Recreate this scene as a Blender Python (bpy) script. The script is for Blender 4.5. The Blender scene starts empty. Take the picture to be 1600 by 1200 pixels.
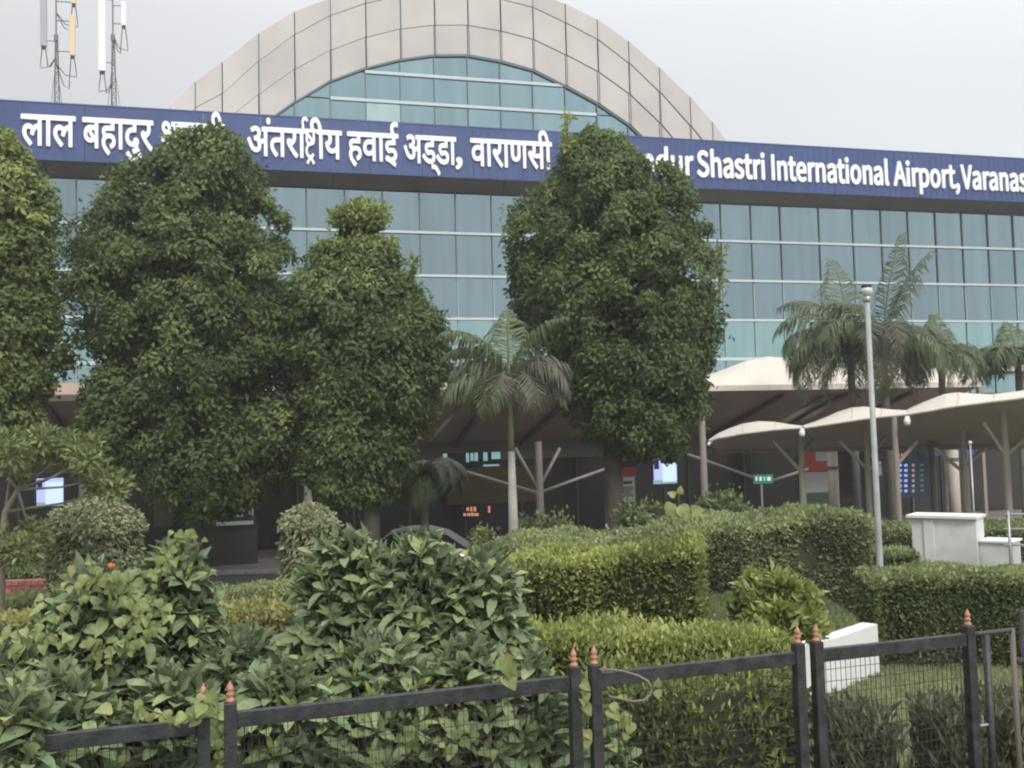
import bpy, math, random
import numpy as np
from mathutils import Vector, Matrix
random.seed(7); rng = np.random.default_rng(7)
sc = bpy.context.scene
# ------------------------------------------------------------------ camera
W0, H0, FPX = 1600.0, 1200.0, 1543.0
CAM = Vector((0, 0, 4.2))
PITCH, ROLL = math.radians(3.2), math.radians(1.6)
F = Vector((0, math.cos(PITCH), math.sin(PITCH)))
U0 = Vector((0, -math.sin(PITCH), math.cos(PITCH)))
R0 = Vector((1, 0, 0))
RT = R0*math.cos(ROLL) - U0*math.sin(ROLL)
UP = U0*math.cos(ROLL) + R0*math.sin(ROLL)
cd = bpy.data.cameras.new('camera'); cam = bpy.data.objects.new('camera', cd)
sc.collection.objects.link(cam); sc.camera = cam
cd.sensor_width = 36; cd.lens = 36*FPX/W0; cd.clip_end = 3000; cd.clip_start = 0.05
cam.matrix_world = Matrix(((RT.x, UP.x, -F.x, CAM.x), (RT.y, UP.y, -F.y, CAM.y), (RT.z, UP.z, -F.z, CAM.z), (0, 0, 0, 1)))
# ------------------------------------------------------------------ world
world = bpy.data.worlds.new('World'); sc.world = world; world.use_nodes = True
wn = world.node_tree; wl = wn.links
for n in list(wn.nodes): wn.nodes.remove(n)
out = wn.nodes.new('ShaderNodeOutputWorld'); bg = wn.nodes.new('ShaderNodeBackground')
sky = wn.nodes.new('ShaderNodeTexSky'); sky.sky_type = 'NISHITA'; sky.sun_disc = False
SUN_EL, SUN_AZ = math.radians(42), math.radians(158)   # azimuth clockwise from +Y
sky.sun_elevation = SUN_EL; sky.sun_rotation = SUN_AZ; sky.dust_density = 4
tc = wn.nodes.new('ShaderNodeTexCoord')
sep = wn.nodes.new('ShaderNodeSeparateXYZ'); wl.new(tc.outputs['Generated'], sep.inputs[0])
mr = wn.nodes.new('ShaderNodeMapRange'); mr.inputs[1].default_value = -0.6; mr.inputs[2].default_value = 0.6
wl.new(sep.outputs[0], mr.inputs[0])
cl = wn.nodes.new('ShaderNodeMix'); cl.data_type = 'RGBA'
cl.inputs[6].default_value = (4.95, 4.95, 5.0, 1); cl.inputs[7].default_value = (6.5, 6.75, 6.9, 1)
wl.new(mr.outputs[0], cl.inputs[0])
nz = wn.nodes.new('ShaderNodeTexNoise'); nz.inputs['Scale'].default_value = 1.6; nz.inputs['Detail'].default_value = 4
mpn = wn.nodes.new('ShaderNodeMapping'); mpn.inputs['Scale'].default_value = (1, 1, 2.5)
wl.new(tc.outputs['Generated'], mpn.inputs[0]); wl.new(mpn.outputs[0], nz.inputs['Vector'])
nr = wn.nodes.new('ShaderNodeMapRange'); nr.inputs[1].default_value = 0.3; nr.inputs[2].default_value = 0.7
nr.inputs[3].default_value = 0.94; nr.inputs[4].default_value = 1.05
wl.new(nz.outputs[0], nr.inputs[0])
mul = wn.nodes.new('ShaderNodeVectorMath'); mul.operation = 'SCALE'
# an overcast sky brightens smoothly towards the zenith
zr_ = wn.nodes.new('ShaderNodeMapRange'); zr_.interpolation_type = 'SMOOTHSTEP'; zr_.inputs[1].default_value = 0.25; zr_.inputs[2].default_value = 1.0
zr_.inputs[3].default_value = 1.0; zr_.inputs[4].default_value = 2.5; wl.new(sep.outputs[2], zr_.inputs[0])
mm_ = wn.nodes.new('ShaderNodeMath'); mm_.operation = 'MULTIPLY'; wl.new(nr.outputs[0], mm_.inputs[0]); wl.new(zr_.outputs[0], mm_.inputs[1])
wl.new(cl.outputs[2], mul.inputs[0]); wl.new(mm_.outputs[0], mul.inputs['Scale'])
mx = wn.nodes.new('ShaderNodeMix'); mx.data_type = 'RGBA'; mx.inputs[0].default_value = 0.93
wl.new(sky.outputs[0], mx.inputs[6]); wl.new(mul.outputs[0], mx.inputs[7])
wl.new(mx.outputs[2], bg.inputs[0]); bg.inputs[1].default_value = 0.1; wl.new(bg.outputs[0], out.inputs[0])
# ------------------------------------------------------------------ sun (overcast)
sl = bpy.data.lights.new('sun', 'SUN'); sl.energy = 1.5; sl.angle = math.radians(14); sl.color = (1, .96, .9)
so = bpy.data.objects.new('sun', sl); sc.collection.objects.link(so)
sd = Vector((math.sin(SUN_AZ)*math.cos(SUN_EL), math.cos(SUN_AZ)*math.cos(SUN_EL), math.sin(SUN_EL)))
so.rotation_euler = sd.to_track_quat('Z', 'Y').to_euler()
sc.view_settings.view_transform = 'Standard'; sc.view_settings.look = 'None'
sc.view_settings.gamma = 1; sc.view_settings.exposure = 0.45; sc.view_settings.use_curve_mapping = False
sc.cycles.max_bounces = 6; sc.cycles.transparent_max_bounces = 12; sc.cycles.diffuse_bounces = 3
sc.cycles.glossy_bounces = 3; sc.cycles.transmission_bounces = 4; sc.cycles.filter_width = 2.1

# ------------------------------------------------------------------ projection helpers (survey of the place)
def ray(x, y):
    return F + RT*((x-W0/2)/FPX) + UP*((H0/2-y)/FPX)
def P(x, y, Y):
    d = ray(x, y); return CAM + d*(Y/d.y)
def PZ(x, y, z):
    d = ray(x, y); return CAM + d*((z-CAM.z)/d.z)
FA = math.radians(15.2)
FD = Vector((math.cos(FA), math.sin(FA), 0)); FN = Vector((math.sin(FA), -math.cos(FA), 0)); FO = Vector((0, 42.2, 0))
def Wf(s, z, off=0.0):          # point of the facade: s along it, z up, off metres in FRONT of it
    return FO + FD*s + FN*off + Vector((0, 0, z))
def PF(x, y, off=0.0):
    d = ray(x, y); o = FO + FN*off
    t = (o-CAM).dot(FN)/d.dot(FN); p = CAM + d*t
    return (p-FO).dot(FD), p.z
def ground_z(Y):
    if Y < 15.5: return 1.6
    if Y > 24: return 0.0
    t = (Y-15.5)/8.5; return 1.6*(1-t*t*(3-2*t))

# ------------------------------------------------------------------ object helpers
col = sc.collection
def props(o, label=None, cat=None, group=None, kind=None):
    if label: o['label'] = label
    if cat: o['category'] = cat
    if group: o['group'] = group
    if kind: o['kind'] = kind
    return o
def empty(name, loc, label, cat, group=None):
    o = bpy.data.objects.new(name, None); col.objects.link(o); o.location = loc
    o.empty_display_size = .2
    bpy_inv[o.name] = Matrix.Translation(-Vector(loc))
    return props(o, label, cat, group)
bpy_inv = {}
def link(name, me, parent=None, mw=None, **kw):
    o = bpy.data.objects.new(name, me); col.objects.link(o)
    mw = mw or Matrix.Identity(4)
    if parent is not None:
        o.parent = parent
        bpy_inv[o.name] = mw.inverted() @ bpy_inv.get(parent.name, Matrix.Identity(4))
        o.matrix_parent_inverse = Matrix.Identity(4)
        o.matrix_basis = bpy_inv.get(parent.name, Matrix.Identity(4)) @ mw
    else:
        o.matrix_basis = mw
    bpy_inv[o.name] = mw.inverted()
    return props(o, **kw)
class MB:
    def __init__(s): s.v = []; s.f = []; s.mi = []
    def poly(s, pts, mi=0):
        n = len(s.v); s.v += [tuple(p) for p in pts]; s.f.append(tuple(range(n, n+len(pts)))); s.mi.append(mi)
    def hexa(s, b, t, mi=0):      # bottom 4, top 4 corners
        n = len(s.v); s.v += [tuple(p) for p in list(b)+list(t)]
        for q in ((3, 2, 1, 0), (4, 5, 6, 7), (0, 1, 5, 4), (1, 2, 6, 5), (2, 3, 7, 6), (3, 0, 4, 7)):
            s.f.append(tuple(n+i for i in q)); s.mi.append(mi)
        return s
    def box(s, x0, x1, y0, y1, z0, z1, mi=0):
        return s.hexa([(x0, y0, z0), (x1, y0, z0), (x1, y1, z0), (x0, y1, z0)], [(x0, y0, z1), (x1, y0, z1), (x1, y1, z1), (x0, y1, z1)], mi)
    def fbox(s, s0, s1, z0, z1, o0, o1, mi=0):   # box in facade coordinates
        return s.hexa([Wf(s0, z0, o1), Wf(s1, z0, o1), Wf(s1, z0, o0), Wf(s0, z0, o0)], [Wf(s0, z1, o1), Wf(s1, z1, o1), Wf(s1, z1, o0), Wf(s0, z1, o0)], mi)
    def tube(s, pts, rad, n=8, mi=0, cap=True):
        pts = [Vector(p) for p in pts]
        if not hasattr(rad, '__len__'): rad = [rad]*len(pts)
        base = len(s.v); a = None
        for i, p in enumerate(pts):
            d = (pts[min(i+1, len(pts)-1)]-pts[max(i-1, 0)]).normalized()
            if a is None: a = d.orthogonal().normalized()
            else:
                a = (a - d*a.dot(d)); a = a.normalized() if a.length > 1e-6 else d.orthogonal().normalized()
            b = d.cross(a)
            for k in range(n):
                t = 2*math.pi*k/n; s.v.append(tuple(p+(a*math.cos(t)+b*math.sin(t))*rad[i]))
        for i in range(len(pts)-1):
            for k in range(n):
                k2 = (k+1) % n
                s.f.append((base+i*n+k, base+i*n+k2, base+(i+1)*n+k2, base+(i+1)*n+k)); s.mi.append(mi)
        if cap:
            s.f.append(tuple(base+k for k in range(n))[::-1]); s.mi.append(mi)
            s.f.append(tuple(base+(len(pts)-1)*n+k for k in range(n))); s.mi.append(mi)
        return s
    def lathe(s, c, prof, n=12, mi=0):           # prof: (radius, z)
        return s.tube([(c[0], c[1], c[2]+z) for r, z in prof], [max(r, .0005) for r, z in prof], n, mi)
    def beam(s, a, b, w, h, mi=0):
        a = Vector(a); b = Vector(b); d = (b-a).normalized(); side = d.cross(Vector((0, 0, 1)))
        side = side.normalized() if side.length > 1e-4 else Vector((1, 0, 0)); up = side.cross(d)
        q = [side*w/2+up*h/2, side*w/2-up*h/2, -side*w/2-up*h/2, -side*w/2+up*h/2]
        return s.hexa([a+k for k in q], [b+k for k in q], mi)
    def mesh(s, name, mats, smooth=False):
        me = bpy.data.meshes.new(name); me.from_pydata(s.v, [], s.f)
        for m in (mats if isinstance(mats, (list, tuple)) else [mats]): me.materials.append(m)
        if any(s.mi): me.polygons.foreach_set('material_index', s.mi)
        if smooth: me.polygons.foreach_set('use_smooth', [True]*len(s.f))
        me.update(); return me
    def build(s, name, mats, parent=None, smooth=False, bevel=0, **kw):
        me = s.mesh(name, mats, smooth)
        if parent is None: o = link(name, me, None, **kw)
        else: o = link(name, me, parent, **kw)
        if bevel:
            b = o.modifiers.new('bevel', 'BEVEL'); b.width = bevel; b.segments = 2; b.limit_method = 'ANGLE'
        return o

# ------------------------------------------------------------------ materials
def mat(name, c, rough=.7, metal=0, c2=None, nscale=6, bump=0, bscale=30, spec=.5, trans=0, rnd=0, detail=5, emis=None, es=1):
    m = bpy.data.materials.new(name); m.use_nodes = True; nt = m.node_tree; b = nt.nodes['Principled BSDF']
    b.inputs['Roughness'].default_value = rough; b.inputs['Metallic'].default_value = metal
    b.inputs['Specular IOR Level'].default_value = spec
    src = None
    tcn = nt.nodes.new('ShaderNodeTexCoord')
    geo = nt.nodes.new('ShaderNodeNewGeometry')
    if c2 is not None:
        n = nt.nodes.new('ShaderNodeTexNoise'); n.inputs['Scale'].default_value = nscale; n.inputs['Detail'].default_value = detail
        nt.links.new(geo.outputs['Position'], n.inputs['Vector'])
        r = nt.nodes.new('ShaderNodeValToRGB'); r.color_ramp.elements[0].position = .35; r.color_ramp.elements[1].position = .65
        r.color_ramp.elements[0].color = (*c, 1); r.color_ramp.elements[1].color = (*c2, 1)
        nt.links.new(n.outputs[0], r.inputs[0]); src = r.outputs[0]
    if rnd:
        oi = nt.nodes.new('ShaderNodeObjectInfo'); mr = nt.nodes.new('ShaderNodeMapRange')
        mr.inputs[3].default_value = 1-rnd; mr.inputs[4].default_value = 1+rnd
        nt.links.new(oi.outputs['Random'], mr.inputs[0])
        vm = nt.nodes.new('ShaderNodeVectorMath'); vm.operation = 'SCALE'
        if src: nt.links.new(src, vm.inputs[0])
        else: vm.inputs[0].default_value = c
        nt.links.new(mr.outputs[0], vm.inputs['Scale']); src = vm.outputs[0]
    if src: nt.links.new(src, b.inputs['Base Color'])
    else: b.inputs['Base Color'].default_value = (*c, 1)
    if bump:
        n2 = nt.nodes.new('ShaderNodeTexNoise'); n2.inputs['Scale'].default_value = bscale; n2.inputs['Detail'].default_value = 6
        nt.links.new(geo.outputs['Position'], n2.inputs['Vector'])
        bp = nt.nodes.new('ShaderNodeBump'); bp.inputs['Strength'].default_value = bump; bp.inputs['Distance'].default_value = .02
        nt.links.new(n2.outputs[0], bp.inputs['Height']); nt.links.new(bp.outputs[0], b.inputs['Normal'])
    if emis: b.inputs['Emission Color'].default_value = (*emis, 1); b.inputs['Emission Strength'].default_value = es
    return m
def leafmat(name, dark, mid, light, rough=.5, trans=.25, attr=True, spec=.35):
    """dark..light picked by a per-leaf value: an attribute in joined foliage, the object's random number on single leaves"""
    m = bpy.data.materials.new(name); m.use_nodes = True; nt = m.node_tree; b = nt.nodes['Principled BSDF']
    r = nt.nodes.new('ShaderNodeValToRGB'); e = r.color_ramp.elements
    e[0].color = (*dark, 1); e[1].color = (*light, 1); k = e.new(.5); k.color = (*mid, 1)
    if attr:
        a = nt.nodes.new('ShaderNodeAttribute'); a.attribute_name = 'tint'; nt.links.new(a.outputs['Fac'], r.inputs[0])
    else:
        oi = nt.nodes.new('ShaderNodeObjectInfo'); nt.links.new(oi.outputs['Random'], r.inputs[0])
    if not attr:
        ge = nt.nodes.new('ShaderNodeNewGeometry'); ns = nt.nodes.new('ShaderNodeTexNoise'); ns.inputs['Scale'].default_value = 38; ns.inputs['Detail'].default_value = 4; nt.links.new(ge.outputs['Position'], ns.inputs['Vector'])
        m2 = nt.nodes.new('ShaderNodeMapRange'); m2.inputs[1].default_value = .3; m2.inputs[2].default_value = .7; m2.inputs[3].default_value = .78; m2.inputs[4].default_value = 1.15; nt.links.new(ns.outputs[0], m2.inputs[0])
        vm = nt.nodes.new('ShaderNodeVectorMath'); vm.operation = 'SCALE'; nt.links.new(r.outputs[0], vm.inputs[0]); nt.links.new(m2.outputs[0], vm.inputs['Scale'])
        r = vm
    nt.links.new(r.outputs[0], b.inputs['Base Color'])
    b.inputs['Roughness'].default_value = rough; b.inputs['Specular IOR Level'].default_value = spec
    t = nt.nodes.new('ShaderNodeBsdfTranslucent'); nt.links.new(r.outputs[0], t.inputs[0])
    x = nt.nodes.new('ShaderNodeMixShader'); x.inputs[0].default_value = trans
    nt.links.new(b.outputs[0], x.inputs[1]); nt.links.new(t.outputs[0], x.inputs[2])
    nt.links.new(x.outputs[0], nt.nodes['Material Output'].inputs[0])
    return m
def glassmat(name, refl, tint, fac, wob=.03):
    m = bpy.data.materials.new(name); m.use_nodes = True; nt = m.node_tree
    for n in list(nt.nodes):
        if n.type != 'OUTPUT_MATERIAL': nt.nodes.remove(n)
    g = nt.nodes.new('ShaderNodeBsdfGlossy'); g.inputs['Roughness'].default_value = .04
    oi = nt.nodes.new('ShaderNodeObjectInfo'); mr = nt.nodes.new('ShaderNodeMapRange')
    mr.inputs[3].default_value = .93; mr.inputs[4].default_value = 1.07; nt.links.new(oi.outputs['Random'], mr.inputs[0])
    vm = nt.nodes.new('ShaderNodeVectorMath'); vm.operation = 'SCALE'; vm.inputs[0].default_value = refl
    ge = nt.nodes.new('ShaderNodeNewGeometry'); mp = nt.nodes.new('ShaderNodeMapping'); mp.inputs['Scale'].default_value = (1.6, 1.6, .12)
    ns = nt.nodes.new('ShaderNodeTexNoise'); ns.inputs['Scale'].default_value = 1.4; ns.inputs['Detail'].default_value = 6; nt.links.new(ge.outputs['Position'], mp.inputs[0]); nt.links.new(mp.outputs[0], ns.inputs['Vector'])
    m2 = nt.nodes.new('ShaderNodeMapRange'); m2.inputs[1].default_value = .3; m2.inputs[2].default_value = .7; m2.inputs[3].default_value = .92; m2.inputs[4].default_value = 1.09; nt.links.new(ns.outputs[0], m2.inputs[0])
    mm = nt.nodes.new('ShaderNodeMath'); mm.operation = 'MULTIPLY'; nt.links.new(mr.outputs[0], mm.inputs[0]); nt.links.new(m2.outputs[0], mm.inputs[1])
    nt.links.new(mm.outputs[0], vm.inputs['Scale']); nt.links.new(vm.outputs[0], g.inputs['Color'])
    t = nt.nodes.new('ShaderNodeBsdfTransparent'); t.inputs[0].default_value = (*tint, 1)
    geo = nt.nodes.new('ShaderNodeNewGeometry'); n = nt.nodes.new('ShaderNodeTexNoise'); n.inputs['Scale'].default_value = .7
    nt.links.new(geo.outputs['Position'], n.inputs['Vector'])
    bp = nt.nodes.new('ShaderNodeBump'); bp.inputs['Strength'].default_value = wob; bp.inputs['Distance'].default_value = .3
    nt.links.new(n.outputs[0], bp.inputs['Height']); nt.links.new(bp.outputs[0], g.inputs['Normal'])
    x = nt.nodes.new('ShaderNodeMixShader'); x.inputs[0].default_value = fac
    nt.links.new(t.outputs[0], x.inputs[1]); nt.links.new(g.outputs[0], x.inputs[2])
    nt.links.new(x.outputs[0], nt.nodes['Material Output'].inputs[0]); return m
M = dict(
    grass=mat('grass', (.10, .12, .05), .9, c2=(.17, .19, .09), nscale=9, bump=.6, bscale=60),
    asphalt=mat('asphalt', (.05, .05, .052), .85, c2=(.07, .07, .07), nscale=4, bump=.3, bscale=80),
    paving=mat('paving', (.16, .15, .14), .85, c2=(.22, .2, .18), nscale=2),
    kerb=mat('kerb', (.35, .34, .32), .8, c2=(.25, .24, .22)),
    blue=mat('blue_sheet', (.036, .066, .19), .5, c2=(.048, .080, .215), nscale=1.2, rnd=.06),
    blue_rib=mat('blue_rib', (.06, .085, .26), .4),
    letter=mat('white_letter', (.93, .93, .93), .45),
    soffit=mat('brown_soffit', (.085, .075, .065), .6, c2=(.11, .098, .085), nscale=.8, rnd=.05),
    dark=mat('dark_frame', (.02, .026, .03), .45),
    mull=mat('dark_mullion', (.12, .165, .18), .4),
    mull_l=mat('pale_mullion', (.30, .38, .40), .4),
    transom=mat('white_transom', (.50, .57, .60), .45, rnd=.05),
    clad=mat('stone_cladding', (.46, .43, .405), .55, c2=(.53, .495, .465), nscale=.5, rnd=.06, bump=.05, bscale=2),
    clad_gap=mat('cladding_gap', (.07, .065, .06), .8),
    roof=mat('roof_sheet', (.42, .42, .41), .6),
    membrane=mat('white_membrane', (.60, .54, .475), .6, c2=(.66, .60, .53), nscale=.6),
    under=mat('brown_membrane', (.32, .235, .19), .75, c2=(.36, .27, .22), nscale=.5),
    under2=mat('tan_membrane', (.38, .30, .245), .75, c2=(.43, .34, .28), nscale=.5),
    tan=mat('tan_steel', (.27, .235, .2), .55, c2=(.31, .27, .23), nscale=3),
    beige=mat('beige_column', (.47, .42, .37), .6, c2=(.40, .36, .31), nscale=3),
    brownst=mat('brown_steel', (.13, .11, .095), .6),
    wall=mat('dim_wall', (.12, .11, .10), .8, c2=(.15, .14, .13), nscale=1),
    ochre=mat('ochre_wall', (.13, .095, .035), .7, c2=(.16, .12, .05), nscale=2),
    inner=mat('interior_wall', (.20, .20, .19), .8), innerc=mat('interior_column', (.6, .62, .62), .6),
    floor=mat('interior_floor', (.22, .21, .2), .3),
    doorgl=mat('dark_door_glass', (.040, .035, .030), .22),
    steel=mat('galvanised_steel', (.42, .43, .44), .4, .6, c2=(.34, .35, .36), nscale=4),
    paintgrey=mat('grey_pole_paint', (.36, .385, .375), .45, c2=(.30, .32, .31), nscale=5),
    mast=mat('mast_steel', (.16, .17, .17), .5, .3),
    ant_w=mat('white_antenna', (.78, .79, .78), .5), ant_g=mat('grey_antenna', (.36, .38, .38), .5), ant_b=mat('beige_antenna', (.72, .55, .36), .5),
    cable=mat('black_cable', (.03, .03, .032), .6),
    white=mat('white_paint', (.66, .655, .65), .7, c2=(.72, .72, .715), nscale=2.5, bump=.05),
    whiteb=mat('white_plaster', (.50, .495, .50), .8, c2=(.64, .635, .65), nscale=2.2, bump=.1),
    black=mat('black_fence_paint', (.020, .020, .024), .42, c2=(.048, .047, .052), nscale=14, bump=.25, bscale=60, detail=8),
    orange=mat('orange_finial_paint', (.50, .24, .16), .5, c2=(.36, .18, .12), nscale=60),
    wire=mat('black_wire', (.028, .028, .028), .6),
    bark=mat('bark', (.05, .043, .035), .9, c2=(.075, .063, .05), nscale=9, bump=.8, bscale=25),
    palmt=mat('palm_trunk', (.27, .26, .24), .85, c2=(.36, .345, .32), nscale=3, bump=.4, bscale=14),
    palmt2=mat('brown_palm_trunk', (.13, .12, .105), .85, c2=(.19, .175, .155), nscale=3, bump=.4, bscale=14),
    crownshaft=mat('crownshaft_green', (.14, .18, .08), .5, c2=(.19, .22, .11), nscale=5),
    twig=mat('pale_twig', (.24, .21, .17), .85, c2=(.17, .15, .12), nscale=12),
    stem=mat('green_stem', (.12, .15, .06), .7, c2=(.09, .09, .05), nscale=15),
    redstem=mat('reddish_stem', (.20, .09, .06), .7),
    hcore=mat('hedge_twig_core', (.030, .032, .018), .95, c2=(.045, .045, .025), nscale=12),
    soil=mat('soil', (.07, .055, .04), .95, c2=(.10, .08, .06), nscale=9),
    brick=mat('red_brick', (.26, .09, .075), .85, rnd=.3, c2=(.32, .13, .11), nscale=20), mortar=mat('mortar', (.36, .33, .30), .9),
    screen=mat('lit_screen', (.1, .1, .12), .4, emis=(.42, .46, .95), es=.9), screen2=mat('lit_screen_pale', (.1, .1, .12), .4, emis=(.55, .72, .9), es=.9),
    screen3=mat('lit_screen_dim', (.05, .05, .08), .4, emis=(.12, .16, .5), es=.6),
    red=mat('red_banner', (.42, .045, .035), .6), bwhite=mat('banner_white', (.42, .42, .41), .6), bgreen=mat('banner_green', (.05, .09, .05), .6),
    navy=mat('navy_board', (.012, .018, .045), .5), tealtxt=mat('lit_teal_text', (.1, .1, .1), .5, emis=(.28, .5, .5), es=.55),
    bluetxt=mat('lit_blue_text', (.1, .1, .1), .5, emis=(.25, .35, .9), es=.8), redtxt=mat('lit_red_text', (.1, .05, .05), .5, emis=(.9, .16, .10), es=.9),
    orangetxt=mat('lit_orange_text', (.1, .05, .05), .5, emis=(.9, .35, .2), es=.55), greentxt=mat('lit_green_text', (.05, .1, .05), .5, emis=(.03, .22, .07), es=.4),
    greensign=mat('green_sign', (.02, .20, .12), .5), signw=mat('sign_white', (.75, .78, .76), .5), signblue=mat('sign_blue', (.03, .08, .28), .5),
    carsilver=mat('silver_car_paint', (.36, .37, .38), .25, .5), carglass=mat('dark_car_glass', (.012, .014, .016), .06), tyre=mat('tyre', (.02, .02, .02), .8),
    shirt=mat('grey_shirt', (.38, .37, .36), .9), trousers=mat('dark_trousers', (.03, .03, .04), .9), skin=mat('skin', (.25, .15, .10), .6), hair=mat('black_hair', (.015, .013, .012), .6),
    redcloth=mat('red_cloth', (.5, .05, .04), .9), tealcloth=mat('teal_cloth', (.25, .36, .36), .9),
    flower=mat('orange_flower', (.75, .17, .08), .6), luminaire=mat('lamp_glass', (.6, .6, .58), .3),
)
M['glass'] = glassmat('blue_grey_glass', (.49, .63, .68), (.33, .45, .49), .51)
M['glass_pale'] = glassmat('pale_green_glass', (.56, .80, .81), (.42, .54, .54), .56)
M['glass_arch'] = glassmat('arch_glass', (.50, .69, .75), (.32, .46, .50), .56)
M['glass_cyan'] = glassmat('pale_cyan_glass', (.76, .95, .95), (.4, .5, .5), .6)
M['leaf_tree'] = leafmat('tree_leaf', (0.078, 0.11, 0.045), (0.14, 0.19, 0.072), (0.31, 0.37, 0.13), rough=.6, trans=.32, spec=.25)
M['leaf_tree2'] = leafmat('tree_leaf_yellowish', (0.09, 0.12, 0.045), (0.165, 0.215, 0.072), (0.38, 0.43, 0.14), rough=.6, trans=.32, spec=.25)
M['leaf_small'] = leafmat('small_tree_leaf', (0.08, 0.11, 0.04), (0.17, 0.21, 0.08), (0.32, 0.36, 0.14))
M['leaf_hedge_y'] = leafmat('yellow_green_hedge_leaf', (0.1, 0.13, 0.045), (0.21, 0.255, 0.08), (0.46, 0.49, 0.16), rough=.6, spec=.25)
M['leaf_hedge_g'] = leafmat('green_hedge_leaf', (0.1, 0.135, 0.055), (0.185, 0.23, 0.1), (0.35, 0.4, 0.18), rough=.6, spec=.25)
M['leaf_low_y'] = leafmat('low_yellow_hedge_leaf', (0.13, 0.165, 0.05), (0.27, 0.32, 0.09), (0.48, 0.5, 0.18))
M['leaf_topiary'] = leafmat('topiary_leaf', (0.14, 0.15, 0.075), (0.25, 0.27, 0.14), (0.45, 0.46, 0.28), rough=.4)
M['leaf_croton'] = leafmat('croton_leaf', (.20, .24, .08), (.32, .34, .10), (.42, .28, .20))
M['leaf_big'] = leafmat('broad_leaf', (0.175, 0.23, 0.12), (0.255, 0.325, 0.17), (0.36, 0.43, 0.2), rough=.62, trans=.3, attr=False, spec=.22)
M['leaf_young'] = leafmat('young_leaf', (.20, .26, .08), (.27, .33, .10), (.36, .40, .13), rough=.45, trans=.35, attr=False)
M['leaf_vine'] = leafmat('vine_leaf', (.18, .23, .08), (.26, .31, .11), (.38, .40, .17), rough=.5, trans=.35, attr=False)
M['leaf_lawn'] = leafmat('lawn_leaf', (.20, .24, .10), (.30, .34, .16), (.40, .42, .22))
M['leaf_hedge_b'] = leafmat('brownish_hedge_leaf', (0.14, 0.155, 0.08), (0.23, 0.27, 0.13), (0.38, 0.44, 0.2), rough=.6, spec=.25)
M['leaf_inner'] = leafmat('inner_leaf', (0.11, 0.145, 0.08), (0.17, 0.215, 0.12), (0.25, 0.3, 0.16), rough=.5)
M['leaf_dark'] = leafmat('dark_strap_leaf', (0.08, 0.095, 0.055), (0.15, 0.175, 0.1), (0.3, 0.33, 0.18), rough=.45)
M['leaf_palm'] = leafmat('palm_leaf', (0.07, 0.1, 0.045), (0.12, 0.155, 0.07), (0.22, 0.25, 0.13), rough=.5)
M['leaf_palm_old'] = leafmat('old_palm_leaf', (0.09, 0.09, 0.065), (0.14, 0.14, 0.1), (0.23, 0.22, 0.17), rough=.6)

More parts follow.
